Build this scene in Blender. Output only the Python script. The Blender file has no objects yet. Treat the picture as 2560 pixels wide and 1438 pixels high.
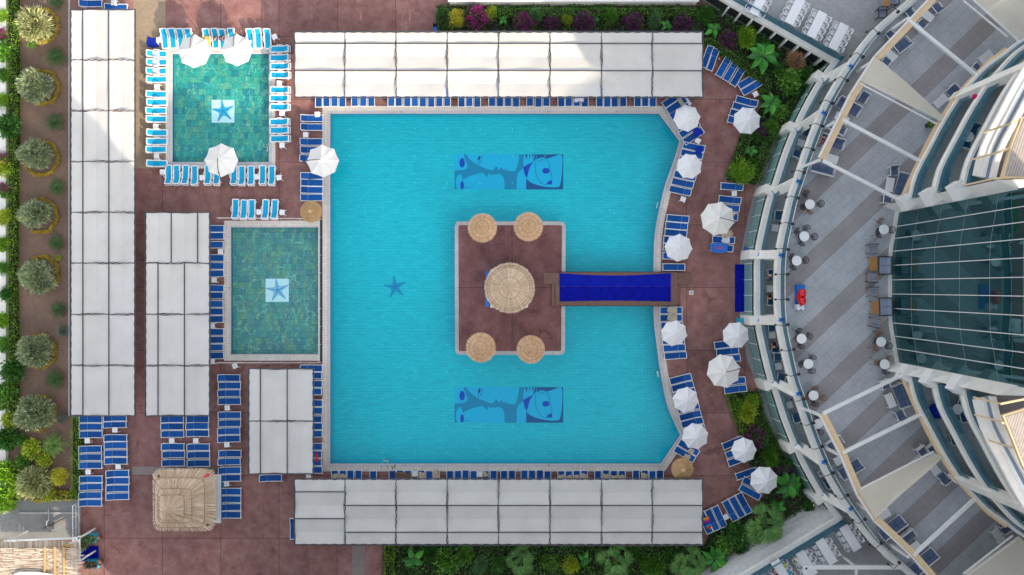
import bpy, bmesh, math, random
from mathutils import Vector, Matrix
from mathutils.geometry import tessellate_polygon
PI = math.pi
R = math.radians
sc = bpy.context.scene
C = sc.collection
EXPO = 1.50
CAM_H, PPM = 60.95, 28.0            # camera height in metres, photo pixels per metre on the deck

def W(px, py, z=0.0):
    k = (CAM_H - z) / CAM_H / PPM
    return Vector(((px - 1280) * k, -(py - 719) * k, z))
def ang(dx, dy):
    return math.atan2(-dy, dx)
ORD = ('first second third fourth fifth sixth seventh eighth ninth tenth eleventh twelfth thirteenth fourteenth fifteenth '
       'sixteenth seventeenth eighteenth nineteenth twentieth').split()
NUM = 'zero one two three four five six seven eight nine ten eleven twelve thirteen fourteen fifteen sixteen'.split()

# ---------------------------------------------------------------- mesh builder
class MB:
    def __init__(s):
        s.v, s.f = [], []
    def add(s, vs, fs):
        n = len(s.v)
        s.v += [Vector(p) for p in vs]
        s.f += [tuple(i + n for i in f) for f in fs]
        return s
    def quad(s, a, b, c, d):
        return s.add([a, b, c, d], [(0, 1, 2, 3)])
    def box(s, c, d, rz=0.0, rx=0.0):
        M = Matrix.Rotation(rz, 3, 'Z') @ Matrix.Rotation(rx, 3, 'X')
        c = Vector(c)
        vs = [c + M @ Vector((x * d[0] / 2, y * d[1] / 2, z * d[2] / 2)) for z in (-1, 1) for y in (-1, 1) for x in (-1, 1)]
        return s.add(vs, [(0, 2, 3, 1), (4, 5, 7, 6), (0, 1, 5, 4), (2, 6, 7, 3), (0, 4, 6, 2), (1, 3, 7, 5)])
    def bar(s, a, b, w, h):                       # rectangular beam from a to b
        a, b = Vector(a), Vector(b)
        d = (b - a).normalized()
        side = d.cross(Vector((0, 0, 1)))
        if side.length < 1e-4: side = Vector((1, 0, 0))
        side.normalize(); up = side.cross(d)
        vs = [p + side * (sx * w / 2) + up * (sz * h / 2) for p in (a, b) for sz in (-1, 1) for sx in (-1, 1)]
        return s.add(vs, [(0, 1, 3, 2), (4, 6, 7, 5), (0, 4, 5, 1), (2, 3, 7, 6), (0, 2, 6, 4), (1, 5, 7, 3)])
    def tube(s, pts, r, n=6):
        pts = [Vector(p) for p in pts]
        rs = r if isinstance(r, (list, tuple)) else [r] * len(pts)
        rings = []
        for i, p in enumerate(pts):
            d = (pts[min(i + 1, len(pts) - 1)] - pts[max(i - 1, 0)]).normalized()
            u = d.cross(Vector((0, 0, 1)) if abs(d.z) < .9 else Vector((1, 0, 0))).normalized()
            w = d.cross(u)
            rings.append([p + (u * math.cos(2 * PI * k / n) + w * math.sin(2 * PI * k / n)) * rs[i] for k in range(n)])
        vs = [q for g in rings for q in g]
        fs = [(i * n + k, i * n + (k + 1) % n, (i + 1) * n + (k + 1) % n, (i + 1) * n + k) for i in range(len(pts) - 1) for k in range(n)]
        fs += [tuple(range(n))[::-1], tuple((len(pts) - 1) * n + k for k in range(n))]
        return s.add(vs, fs)
    def lathe(s, prof, c=(0, 0, 0), n=20):
        c = Vector(c); vs = []; fs = []
        for r, z in prof:
            vs += [c + Vector((r * math.cos(2 * PI * k / n), r * math.sin(2 * PI * k / n), z)) for k in range(n)]
        for i in range(len(prof) - 1):
            fs += [(i * n + k, i * n + (k + 1) % n, (i + 1) * n + (k + 1) % n, (i + 1) * n + k) for k in range(n)]
        fs += [tuple(range(n))[::-1], tuple((len(prof) - 1) * n + k for k in range(n))]
        return s.add(vs, fs)
    def poly(s, pts, z=None, holes=()):
        loops = [[Vector((p[0], p[1], (z if z is not None else p[2]))) for p in L] for L in (pts, *holes)]
        flat = [p for L in loops for p in L]
        tri = tessellate_polygon([[Vector((p.x, p.y, 0)) for p in L] for L in loops])
        fs = []
        for t in tri:
            a, b, c = (flat[i] for i in t)
            fs.append(t if (b - a).cross(c - a).z > 0 else t[::-1])
        return s.add(flat, fs)
    def prism(s, pts, z0, z1, holes=()):
        s.poly(pts, z1, holes)
        n = len(s.f)
        s.poly(pts, z0, holes)
        s.f[n:] = [f[::-1] for f in s.f[n:]]
        for L in (pts, *holes):
            m = len(L)
            for i in range(m):
                a, b = L[i], L[(i + 1) % m]
                s.add([(a[0], a[1], z0), (b[0], b[1], z0), (b[0], b[1], z1), (a[0], a[1], z1)], [(0, 1, 2, 3)])
        return s
    def band(s, line, w0, w1, z0, z1, lean=0.0):   # strip along a plan polyline between two offsets
        A, B = offset_line(line, w0), offset_line(line, w1)
        At, Bt = (offset_line(line, w0 + lean), offset_line(line, w1 + lean)) if lean else (A, B)
        vs = []
        for a, b, at, bt in zip(A, B, At, Bt):
            vs += [(a[0], a[1], z0), (b[0], b[1], z0), (bt[0], bt[1], z1), (at[0], at[1], z1)]
        n = len(line); fs = [(0, 1, 2, 3), tuple((n - 1) * 4 + k for k in (3, 2, 1, 0))]
        for i in range(n - 1):
            fs += [(i * 4 + k, (i + 1) * 4 + k, (i + 1) * 4 + (k + 1) % 4, i * 4 + (k + 1) % 4) for k in range(4)]
        return s.add(vs, fs)
    def build(s, name, mat, root=None, parent=None, smooth=False):
        me = bpy.data.meshes.new(name)
        o0 = Vector(root.location) if root else Vector((0, 0, 0))
        me.from_pydata([p - o0 for p in s.v], [], s.f)
        bm = bmesh.new(); bm.from_mesh(me); bmesh.ops.recalc_face_normals(bm, faces=bm.faces) if getattr(s, 'recalc', True) else None
        bm.to_mesh(me); bm.free()
        me.materials.append(mat)
        if smooth:
            me.polygons.foreach_set('use_smooth', [True] * len(me.polygons))
        o = bpy.data.objects.new(name, me); C.objects.link(o)
        p = parent or root
        if p: o.parent = p
        return o

def offset_line(L, d):
    out = []
    for i, p in enumerate(L):
        a, b = L[max(i - 1, 0)], L[min(i + 1, len(L) - 1)]
        t = Vector((b[0] - a[0], b[1] - a[1])).normalized()
        out.append((p[0] - t.y * d, p[1] + t.x * d))
    return out
def offset_poly(L, d):                               # closed, counter-clockwise: +d grows
    A = sum(L[i][0] * L[(i + 1) % len(L)][1] - L[(i + 1) % len(L)][0] * L[i][1] for i in range(len(L)))
    sg = 1 if A > 0 else -1
    out = []
    n = len(L)
    for i in range(n):
        p0, p, p1 = (Vector((L[j % n][0], L[j % n][1])) for j in (i - 1, i, i + 1))
        t0, t1 = (p - p0).normalized(), (p1 - p).normalized()
        n0, n1 = Vector((t0.y, -t0.x)) * sg, Vector((t1.y, -t1.x)) * sg
        m = (n0 + n1); m /= max(m.length_squared / 2, .25)
        out.append((p.x + m.x * d, p.y + m.y * d))
    return out
def smooth_line(P, k=4):
    out = []
    n = len(P)
    for i in range(n - 1):
        p0, p1, p2, p3 = P[max(i - 1, 0)], P[i], P[i + 1], P[min(i + 2, n - 1)]
        for j in range(k):
            t = j / k
            out.append(tuple(.5 * (2 * p1[c] + (p2[c] - p0[c]) * t + (2 * p0[c] - 5 * p1[c] + 4 * p2[c] - p3[c]) * t * t + (3 * p1[c] - p0[c] - 3 * p2[c] + p3[c]) * t ** 3) for c in (0, 1)))
    return out + [tuple(P[-1])]
def WL(P, z):                                        # photo polyline at height z -> plan polyline
    return [(q.x, q.y) for q in (W(a, b, z) for a, b in P)]

def thing(name, label, cat, loc=(0, 0, 0), group=None):
    o = bpy.data.objects.new(name, None); C.objects.link(o)
    o.location = loc; o.empty_display_size = .2
    return tag(o, label, cat, group)
def tag(o, label, cat, group=None):
    o['label'] = label; o['category'] = cat
    if group: o['group'] = group
    return o
def struct(o, kind='structure'):
    o['kind'] = kind
    return o
KIDS = {}
def kids(o):
    return [c for c in KIDS_ALL if c.parent == o]
def dup(root, loc, rz=0.0, label=None, scale=1.0, group=None, mats=None):
    r = root.copy(); C.objects.link(r)
    r.location = loc; r.rotation_euler = (0, 0, rz); r.scale = (scale,) * 3 if not isinstance(scale, tuple) else scale
    if label: r['label'] = label
    if group: r['group'] = group
    if root.name not in KIDS:
        KIDS[root.name] = [(c, list(c.children)) for c in root.children]
    for ch, gs in KIDS[root.name]:
        c = ch.copy(); C.objects.link(c); c.parent = r
        key = ch.name.split('.')[0]
        if mats and key in mats:
            c.material_slots[0].link = 'OBJECT'; c.material_slots[0].material = mats[key]
        for g in gs:
            d = g.copy(); C.objects.link(d); d.parent = c
    return r
PROTOS = []
class Proto:
    """builds one of a kind; the first place() moves the original, later ones copy it"""
    def __init__(s, root, cat):
        s.root, s.used, s.cat = root, False, cat
    def place(s, loc, rz, label, group=None, scale=1.0, mats=None):
        if s.root.name not in KIDS:
            KIDS[s.root.name] = [(c, list(c.children)) for c in s.root.children]
        if not s.used and not mats:
            s.used = True; r = s.root
            r.location = loc; r.rotation_euler = (0, 0, rz); r.scale = (scale,) * 3 if not isinstance(scale, tuple) else scale
            r['label'] = label
            if group: r['group'] = group
            return r
        return dup(s.root, loc, rz, label, scale, group, mats)

# ---------------------------------------------------------------- materials
class NT:
    def __init__(s, name):
        s.m = bpy.data.materials.new(name); s.m.use_nodes = True
        s.t = s.m.node_tree; s.n = s.t.nodes; s.b = s.n['Principled BSDF']; s.out = s.n['Material Output']
    def node(s, typ, **kw):
        n = s.n.new(typ)
        for k, v in kw.items():
            if k.startswith('i_'): n.inputs[k[2:]].default_value = v
            else: setattr(n, k, v)
        return n
    def link(s, a, b): s.t.links.new(a, b)
    def coord(s, which='Object', scale=(1, 1, 1), rot=0.0):
        tc = s.node('ShaderNodeTexCoord'); mp = s.node('ShaderNodeMapping')
        mp.inputs['Scale'].default_value = scale; mp.inputs['Rotation'].default_value = (0, 0, rot)
        if which == 'Position':
            g = s.node('ShaderNodeNewGeometry'); s.link(g.outputs['Position'], mp.inputs[0])
        else: s.link(tc.outputs[which], mp.inputs[0])
        return mp.outputs[0]
    def noise(s, co, scale, detail=4, rough=.55, dist=0.0):
        n = s.node('ShaderNodeTexNoise'); n.inputs['Scale'].default_value = scale
        n.inputs['Detail'].default_value = detail; n.inputs['Roughness'].default_value = rough
        n.inputs['Distortion'].default_value = dist
        s.link(co, n.inputs['Vector']); return n.outputs['Fac']
    def ramp(s, fac, stops, interp='LINEAR'):
        r = s.node('ShaderNodeValToRGB'); e = r.color_ramp.elements; r.color_ramp.interpolation = interp
        while len(e) < len(stops): e.new(.5)
        for el, (p, c) in zip(e, stops):
            el.position = p; el.color = (*c, 1) if len(c) == 3 else c
        s.link(fac, r.inputs[0]); return r.outputs[0]
    def mix(s, a, b, fac, mode='MIX'):
        m = s.node('ShaderNodeMix', data_type='RGBA', blend_type=mode)
        for sock, v in ((m.inputs[6], a), (m.inputs[7], b), (m.inputs[0], fac)):
            if isinstance(v, (int, float)): sock.default_value = v
            elif isinstance(v, tuple): sock.default_value = (*v, 1) if len(v) == 3 else v
            else: s.link(v, sock)
        return m.outputs[2]
    def math(s, op, a, b=0.0):
        m = s.node('ShaderNodeMath', operation=op)
        for sock, v in zip(m.inputs, (a, b)):
            if isinstance(v, (int, float)): sock.default_value = v
            else: s.link(v, sock)
        return m.outputs[0]
    def bump(s, h, strength=.3, dist=.02):
        b = s.node('ShaderNodeBump'); b.inputs['Strength'].default_value = strength; b.inputs['Distance'].default_value = dist
        s.link(h, b.inputs['Height']); s.link(b.outputs[0], s.b.inputs['Normal'])
    def col(s, c):
        if isinstance(c, tuple): s.b.inputs['Base Color'].default_value = (*c, 1)
        else: s.link(c, s.b.inputs['Base Color'])
        return s
    def rough(s, r): s.b.inputs['Roughness'].default_value = r; return s

def plain(name, c, rough=.6, var=.15, scale=3.0, metal=0.0, bump=0.0, coord='Object', rnd=0.0):
    t = NT(name); t.rough(rough); t.b.inputs['Metallic'].default_value = metal
    if rough >= .7: t.b.inputs['Specular IOR Level'].default_value = .12
    co = t.coord(coord)
    f = t.noise(co, scale, 5)
    lo = tuple(x * (1 - var) for x in c); hi = tuple(min(1, x * (1 + var)) for x in c)
    k = t.ramp(f, [(.3, lo), (.7, hi)])
    if rnd:
        oi = t.node('ShaderNodeObjectInfo')
        k = t.mix(k, t.ramp(oi.outputs['Random'], [(0, (1 - rnd,) * 3), (1, (1, 1, 1))]), 1.0, 'MULTIPLY')
    t.col(k)
    if bump: t.bump(t.noise(co, scale * 8, 3), bump, .01)
    return t.m
def leafmat(name, cols, trans=.25, rough=.5, gain=1.8):
    cols = [tuple(min(.9, x * gain) for x in c) for c in cols]
    t = NT(name); t.rough(rough)
    g = t.node('ShaderNodeNewGeometry')
    n = len(cols)
    k = t.ramp(g.outputs['Random Per Island'], [(i / max(1, n - 1), c) for i, c in enumerate(cols)])
    f = t.noise(t.coord('Position'), 1.3, 3)
    k = t.mix(k, t.ramp(f, [(.35, (.7, .7, .7)), (.7, (1.15, 1.15, 1.0))]), 1.0, 'MULTIPLY')
    t.col(k)
    tr = t.node('ShaderNodeBsdfTranslucent'); t.link(k, tr.inputs[0])
    mx = t.node('ShaderNodeMixShader'); mx.inputs[0].default_value = trans
    t.link(t.b.outputs[0], mx.inputs[1]); t.link(tr.outputs[0], mx.inputs[2]); t.link(mx.outputs[0], t.out.inputs[0])
    return t.m
def glass(name, tint, refl=1.0, rough=.02, ior=1.5):
    t = NT(name)
    tr = t.node('ShaderNodeBsdfTransparent'); tr.inputs[0].default_value = (*tint, 1)
    gl = t.node('ShaderNodeBsdfGlossy'); gl.inputs['Roughness'].default_value = rough
    gl.inputs[0].default_value = (.9, .95, 1, 1)
    fr = t.node('ShaderNodeFresnel'); fr.inputs[0].default_value = ior
    mx = t.node('ShaderNodeMixShader')
    t.link(t.math('MULTIPLY', fr.outputs[0], refl), mx.inputs[0])
    t.link(tr.outputs[0], mx.inputs[1]); t.link(gl.outputs[0], mx.inputs[2]); t.link(mx.outputs[0], t.out.inputs[0])
    t.n.remove(t.b)
    return t.m

M = {}
M['white'] = plain('white_plastic', (.78, .79, .80), .45, .04)
M['white_paint'] = plain('white_paint', (.74, .74, .72), .5, .05, 2.0)
M['stucco'] = plain('white_stucco', (.80, .77, .71), .8, .08, 1.2, bump=.1)
M['blue'] = plain('blue_sling', (.012, .10, .37), .75, .10, 9.0, rnd=.35)
M['cyan'] = plain('cyan_sling', (.010, .36, .62), .7, .06, 9.0, rnd=.12)
M['steel'] = plain('dark_steel', (.055, .058, .068), .45, .2)
M['black'] = plain('black_metal', (.015, .015, .017), .5, .2)
M['chrome'] = plain('stainless_steel', (.75, .76, .78), .2, .05, metal=1.0)
M['terracotta'] = plain('terracotta', (.28, .10, .05), .8, .2)
M['carpet'] = plain('blue_carpet', (.003, .007, .27), .95, .30, 2.2, bump=.2)
M['sand'] = plain('sand_towel', (.50, .41, .29), .95, .15, 5.0, bump=.3)
M['towel_white'] = plain('white_towel', (.66, .66, .75), .95, .08, 5.0, bump=.3)
M['towel_blue'] = plain('blue_towel', (.01, .03, .36), .95, .1, 5.0, bump=.3)
M['red'] = plain('glossy_red', (.60, .01, .015), .25, .05)
M['sign_blue'] = plain('sign_blue', (.01, .16, .60), .4, .05)
M['cushion'] = plain('blue_grey_cushion', (.10, .14, .23), .9, .1, 6.0)
M['cushion_dark'] = plain('navy_cushion', (.04, .11, .22), .9, .1, 6.0)
M['cushion_grey'] = plain('grey_cushion', (.24, .28, .36), .9, .08, 6.0)
M['teak'] = plain('teak_wood', (.42, .20, .06), .6, .3, 8.0)
M['rattan'] = plain('dark_rattan', (.055, .038, .045), .7, .3, 20)
M['rattan_tan'] = plain('tan_rattan', (.26, .14, .07), .7, .3, 20)
M['turquoise'] = plain('turquoise_paint', (.03, .35, .52), .5, .1)
M['tan_beam'] = plain('tan_timber', (.68, .50, .30), .6, .08, 2.0)
M['awning'] = plain('beige_awning', (.60, .55, .46), .85, .05, .8)
M['skin'] = plain('skin', (.50, .28, .19), .5, .05)
M['hair'] = plain('dark_hair', (.02, .014, .010), .6, .2)
M['shirt_white'] = plain('white_cloth', (.6, .62, .66), .9, .08)
M['shirt_black'] = plain('black_cloth', (.02, .02, .025), .9, .1)
M['shirt_blue'] = plain('blue_cloth', (.06, .09, .16), .9, .1)
M['shirt_pink'] = plain('pink_cloth', (.45, .16, .18), .9, .1)
M['lime'] = plain('lime_fabric', (.5, .62, .05), .8, .1)
M['magenta'] = plain('magenta_fabric', (.5, .01, .12), .8, .1)
M['basket'] = plain('wicker', (.45, .22, .08), .8, .3, 15)

def awning_cloth(name, c):
    t = NT(name); t.rough(.9)
    co = t.coord('Position')
    w1 = t.noise(t.coord('Position', (1, 14, 1)), 1.2, 3); w2 = t.noise(t.coord('Position', (14, 1, 1)), 1.2, 3)
    big = t.noise(co, .35, 4)
    k = t.ramp(t.math('ADD', t.math('MULTIPLY', w1, .5), t.math('MULTIPLY', w2, .5)), [(.35, tuple(x * .94 for x in c)), (.65, c)])
    k = t.mix(k, t.ramp(big, [(.3, (.89, .885, .875)), (.52, (.98, .975, .965)), (.68, (1.02, 1.02, 1.02))]), 1.0, 'MULTIPLY')
    t.col(k)
    tr = t.node('ShaderNodeBsdfTranslucent'); t.link(k, tr.inputs[0])
    mx = t.node('ShaderNodeMixShader'); mx.inputs[0].default_value = .10
    t.link(t.b.outputs[0], mx.inputs[1]); t.link(tr.outputs[0], mx.inputs[2]); t.link(mx.outputs[0], t.out.inputs[0])
    return t.m
M['sail'] = awning_cloth('shade_cloth', (.655, .64, .61))
M['umbrella'] = plain('umbrella_cloth', (.76, .76, .77), .85, .04, 2.0, rnd=.08)
M['umbrella_cream'] = plain('cream_umbrella_cloth', (.74, .72, .68), .85, .04, 2.0)

def thatchmat(name, cols):
    t = NT(name); t.rough(.9)
    g = t.node('ShaderNodeNewGeometry')
    k = t.ramp(g.outputs['Random Per Island'], [(i / (len(cols) - 1), c) for i, c in enumerate(cols)])
    f = t.noise(t.coord('Position'), 1.1, 4)
    k = t.mix(k, t.ramp(f, [(.3, (.86, .82, .76)), (.7, (1.06, 1.05, 1.03))]), 1.0, 'MULTIPLY')
    t.col(k); return t.m
M['thatch'] = thatchmat('thatch_straw', [(.60, .38, .22), (.80, .54, .32), (.90, .65, .42), (.95, .76, .55)])
M['thatch_core'] = plain('thatch_core', (.58, .40, .24), .95, .3, 6)
M['tier_shade'] = plain('tier_shade_brown', (.36, .23, .13), .95, .3, 6)  # brown for the rings that paint shade at the thatch steps
M['thatch_pale'] = thatchmat('pale_thatch', [(.58, .43, .30), (.76, .60, .44), (.86, .71, .55), (.92, .80, .66)])
M['bamboo'] = thatchmat('bamboo_slats', [(.36, .21, .07), (.52, .34, .14), (.60, .42, .20)])
M['thatch_grey'] = thatchmat('weathered_thatch', [(.34, .26, .20), (.52, .42, .33), (.62, .52, .42), (.70, .60, .50)])

def deck(name='stamped_deck', gain=(1.14, 1.10, 1.10), bx=(5.2, 5.6)):
    t = NT(name); t.rough(.82); t.b.inputs['Specular IOR Level'].default_value = .2
    co = t.coord('Position')
    a = t.noise(co, .10, 6, .62); b = t.noise(co, .9, 6, .65); c = t.noise(co, 9, 3, .6)
    k = t.ramp(b, [(.28, (.170, .082, .074)), (.5, (.240, .126, .114)), (.72, (.30, .185, .168))])
    k = t.mix(k, t.ramp(a, [(.3, (.74, .72, .76)), (.52, (1, 1, 1)), (.72, (1.28, 1.2, 1.12))]), 1.0, 'MULTIPLY')
    k = t.mix(k, t.ramp(c, [(.3, (.80, .80, .80)), (.7, (1.15, 1.15, 1.15))]), 1.0, 'MULTIPLY')
    v = t.node('ShaderNodeTexVoronoi'); v.inputs['Scale'].default_value = 1.7; t.link(co, v.inputs['Vector'])
    sp = t.math('LESS_THAN', v.outputs['Distance'], .055)
    sp = t.math('MULTIPLY', sp, t.math('GREATER_THAN', t.noise(co, .35, 2), .50))
    k = t.mix(k, (.08, .045, .042), t.math('MULTIPLY', sp, .75))
    sc1 = t.noise(t.coord('Position', (1, .12, 1), .5), 2.2, 5, .7)
    k = t.mix(k, (.33, .25, .24), t.ramp(sc1, [(.60, (0, 0, 0)), (.78, (.55, .55, .55))]))
    br = t.node('ShaderNodeTexBrick'); br.offset = 0
    for n_, v_ in (('Scale', 1.0), ('Mortar Size', .022), ('Brick Width', bx[0]), ('Row Height', bx[1]), ('Mortar Smooth', .3)): br.inputs[n_].default_value = v_
    t.link(co, br.inputs['Vector'])
    br.inputs['Color1'].default_value = (.88, .87, .86, 1); br.inputs['Color2'].default_value = (1.10, 1.10, 1.11, 1)
    k = t.mix(k, br.outputs['Color'], 1.0, 'MULTIPLY')
    wet = t.noise(t.coord('Position', (1, 1, 1), .8), .55, 5, .7, .6)
    k = t.mix(k, t.mix(k, (.62, .58, .58), 1.0, 'MULTIPLY'), t.ramp(wet, [(.60, (0, 0, 0)), (.66, (.8, .8, .8))]))
    k = t.mix(k, (.09, .055, .052), t.math('MULTIPLY', br.outputs['Fac'], .7))
    k = t.mix(k, gain, 1.0, 'MULTIPLY')
    t.col(k); t.bump(c, .25, .01); return t.m
M['deck'] = deck()
M['island_deck'] = deck('island_deck', (.84, .74, .80), (9.0, 9.5))
def concrete(name, c, joint=None, rot=0.0, stain=.8):
    t = NT(name); t.rough(.85)
    co = t.coord('Position', rot=rot)
    a = t.noise(co, .22, 6, .65); b = t.noise(co, 3, 5, .65)
    k = t.ramp(b, [(.3, tuple(x * .86 for x in c)), (.7, tuple(x * 1.1 for x in c))])
    k = t.mix(k, t.ramp(a, [(.3, (stain,) * 3), (.65, (1.08, 1.06, 1.03))]), 1.0, 'MULTIPLY')
    if joint:
        br = t.node('ShaderNodeTexBrick'); br.offset = joint[3] if len(joint) > 3 else 0
        for n_, v_ in (('Scale', 1.0), ('Mortar Size', joint[2]), ('Brick Width', joint[0]), ('Row Height', joint[1])): br.inputs[n_].default_value = v_
        t.link(co, br.inputs['Vector'])
        k = t.mix(k, tuple(x * .62 for x in c), t.math('MULTIPLY', br.outputs['Fac'], .8))
    t.col(k); t.bump(b, .2, .01); return t.m
M['tan_concrete'] = concrete('tan_concrete', (.30, .235, .17), (4.5, 4.5, .01))
M['grey_concrete'] = concrete('grey_concrete', (.26, .27, .27), (4.2, 3.2, .012))
M['strip_concrete'] = concrete('pale_channel_concrete', (.24, .20, .19))
M['kerb_concrete'] = concrete('kerb_concrete', (.48, .47, .47), (.9, 5, .012), stain=.75)
M['walk'] = concrete('grey_walkway', (.30, .31, .325), (.6, .3, .006))
M['soil'] = concrete('garden_soil', (.225, .145, .105), stain=.6)
M['dark_soil'] = concrete('dark_planting_soil', (.035, .026, .022), stain=.6)  # near-black soil under the plants
M['earth'] = concrete('dry_earth', (.20, .16, .12), stain=.7)
M['coping'] = concrete('pool_coping_tile', (.70, .655, .60), (.25, .25, .012))
M['drain'] = concrete('pool_drain_grate', (.66, .64, .66), (.06, .5, .02))
M['dining_floor'] = concrete('dining_floor_grey', (.36, .365, .38), (.4, .4, .006))
M['balcony_floor'] = concrete('balcony_floor_grey', (.46, .50, .52), (.4, .4, .006))
M['wall_tile'] = concrete('white_wall_tile', (.60, .60, .60), (.55, 1.0, .010), rot=R(-29))

def terrace():
    t = NT('terrace_granite'); t.rough(.7)
    rot = R(-43.5)
    p0 = W(2060, 596, 5.2); TERR_OFF = 4.15 * 20 - (-p0.x * math.sin(R(43.5)) + p0.y * math.cos(R(43.5)))
    co = t.coord('Position', rot=rot)
    sx = t.node('ShaderNodeSeparateXYZ'); t.link(co, sx.inputs[0])
    g = t.noise(co, 22, 4, .8); b = t.noise(co, .5, 4)
    light = t.ramp(g, [(.32, (.31, .325, .35)), (.52, (.44, .46, .49)), (.72, (.64, .66, .69))])
    dark = t.ramp(g, [(.3, (.27, .25, .255)), (.7, (.37, .35, .355))])
    # stripes: photo rows across the paving
    period = 4.15
    f = t.math('FRACT', t.math('DIVIDE', t.math('ADD', sx.outputs['Y'], TERR_OFF), period))
    m = t.math('GREATER_THAN', f, .65)
    k = t.mix(light, dark, m)
    k = t.mix(k, t.ramp(b, [(.3, (.86, .86, .86)), (.7, (1.08, 1.08, 1.08))]), 1.0, 'MULTIPLY')
    br = t.node('ShaderNodeTexBrick'); br.offset = .5
    for n_, v_ in (('Scale', 1.0), ('Mortar Size', .012), ('Brick Width', 1.15), ('Row Height', period / 6)): br.inputs[n_].default_value = v_
    ad = t.node('ShaderNodeVectorMath', operation='ADD'); ad.inputs[1].default_value = (0, TERR_OFF, 0)
    t.link(co, ad.inputs[0]); t.link(ad.outputs[0], br.inputs['Vector'])
    k = t.mix(k, (.16, .16, .17), t.math('MULTIPLY', br.outputs['Fac'], .6))
    oi = t.node('ShaderNodeTexWhiteNoise')
    t.col(k); t.bump(g, .1, .005); return t.m
M['terrace'] = terrace()

def poolfloor():
    t = NT('cyan_pool_tile'); t.rough(.4)
    co = t.coord('Position')
    wob = t.node('ShaderNodeTexNoise'); wob.inputs['Scale'].default_value = 1.0; wob.inputs['Detail'].default_value = 3
    t.link(t.coord('Position', (.9, 4.2, 1)), wob.inputs['Vector'])
    off = t.node('ShaderNodeVectorMath', operation='SCALE'); t.link(wob.outputs['Color'], off.inputs[0]); off.inputs['Scale'].default_value = .22
    ad = t.node('ShaderNodeVectorMath', operation='ADD'); t.link(co, ad.inputs[0]); t.link(off.outputs[0], ad.inputs[1])
    br = t.node('ShaderNodeTexBrick'); br.offset = 0.5
    for n_, v_ in (('Scale', 1.0), ('Mortar Size', .018), ('Brick Width', .64), ('Row Height', .26), ('Mortar Smooth', .5), ('Bias', 0)): br.inputs[n_].default_value = v_
    t.link(ad.outputs[0], br.inputs['Vector'])
    br.inputs['Color1'].default_value = (.010, .53, .60, 1); br.inputs['Color2'].default_value = (.014, .58, .65, 1)
    br.inputs['Mortar'].default_value = (.012, .40, .50, 1)
    b = t.noise(co, .12, 4)
    k = t.mix(br.outputs['Color'], t.ramp(b, [(.3, (.90, .95, .97)), (.7, (1.05, 1.03, 1.02))]), 1.0, 'MULTIPLY')
    rip = t.noise(t.coord('Position', (.55, 3.4, 1)), 1.5, 5, .65)  # light and dark of the water ripples painted into the floor colour
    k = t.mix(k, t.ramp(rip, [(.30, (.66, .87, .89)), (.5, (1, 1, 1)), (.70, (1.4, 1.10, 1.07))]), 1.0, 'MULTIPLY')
    t.col(k); return t.m
M['poolfloor'] = poolfloor()
def mosaic(name, cols, w=.36, h=.56, seed=0.0):
    t = NT(name); t.rough(.4)
    co = t.coord('Position')
    wob = t.node('ShaderNodeTexNoise'); wob.inputs['Scale'].default_value = 2.2; wob.inputs['Detail'].default_value = 2
    t.link(co, wob.inputs['Vector'])
    off = t.node('ShaderNodeVectorMath', operation='SCALE'); t.link(wob.outputs['Color'], off.inputs[0]); off.inputs['Scale'].default_value = .13
    ad = t.node('ShaderNodeVectorMath', operation='ADD'); t.link(co, ad.inputs[0]); t.link(off.outputs[0], ad.inputs[1])
    sp = t.node('ShaderNodeSeparateXYZ'); t.link(ad.outputs[0], sp.inputs[0])
    row = t.math('FLOOR', t.math('DIVIDE', sp.outputs['Y'], h))
    shift = t.math('MULTIPLY', t.math('FRACT', t.math('MULTIPLY', row, .618)), w)
    xx = t.math('DIVIDE', t.math('ADD', sp.outputs['X'], shift), w)
    colm = t.math('FLOOR', xx)
    cb = t.node('ShaderNodeCombineXYZ'); t.link(colm, cb.inputs[0]); t.link(row, cb.inputs[1]); cb.inputs[2].default_value = seed
    wn = t.node('ShaderNodeTexWhiteNoise'); t.link(cb.outputs[0], wn.inputs[0])
    k = t.ramp(wn.outputs[0], [(i / len(cols), c) for i, c in enumerate(cols)], 'CONSTANT')
    n2 = t.noise(co, 5, 4)
    k = t.mix(k, t.ramp(n2, [(.3, (.72, .75, .78)), (.7, (1.2, 1.2, 1.16))]), 1.0, 'MULTIPLY')
    fx = t.math('ABSOLUTE', t.math('SUBTRACT', t.math('FRACT', xx), .5))
    fy = t.math('ABSOLUTE', t.math('SUBTRACT', t.math('FRACT', t.math('DIVIDE', sp.outputs['Y'], h)), .5))
    edge = t.math('GREATER_THAN', t.math('MAXIMUM', fx, fy), .46)
    k = t.mix(k, t.mix(k, (.6, .6, .6), 1.0, 'MULTIPLY'), t.math('MULTIPLY', edge, .7))
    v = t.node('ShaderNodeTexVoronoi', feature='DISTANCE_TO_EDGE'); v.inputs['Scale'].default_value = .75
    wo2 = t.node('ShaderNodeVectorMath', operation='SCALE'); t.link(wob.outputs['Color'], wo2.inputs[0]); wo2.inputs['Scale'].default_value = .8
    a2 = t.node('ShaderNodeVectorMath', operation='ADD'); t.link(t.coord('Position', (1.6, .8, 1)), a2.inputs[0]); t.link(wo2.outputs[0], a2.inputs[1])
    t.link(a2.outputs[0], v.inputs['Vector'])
    line = t.ramp(v.outputs['Distance'], [(0, (.5, .5, .5)), (.022, (.3, .3, .3)), (.04, (0, 0, 0))])  # wavy light patterns of the water painted over the tiles
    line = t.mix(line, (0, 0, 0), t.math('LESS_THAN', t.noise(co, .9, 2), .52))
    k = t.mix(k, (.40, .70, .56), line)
    t.col(k); return t.m
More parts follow.
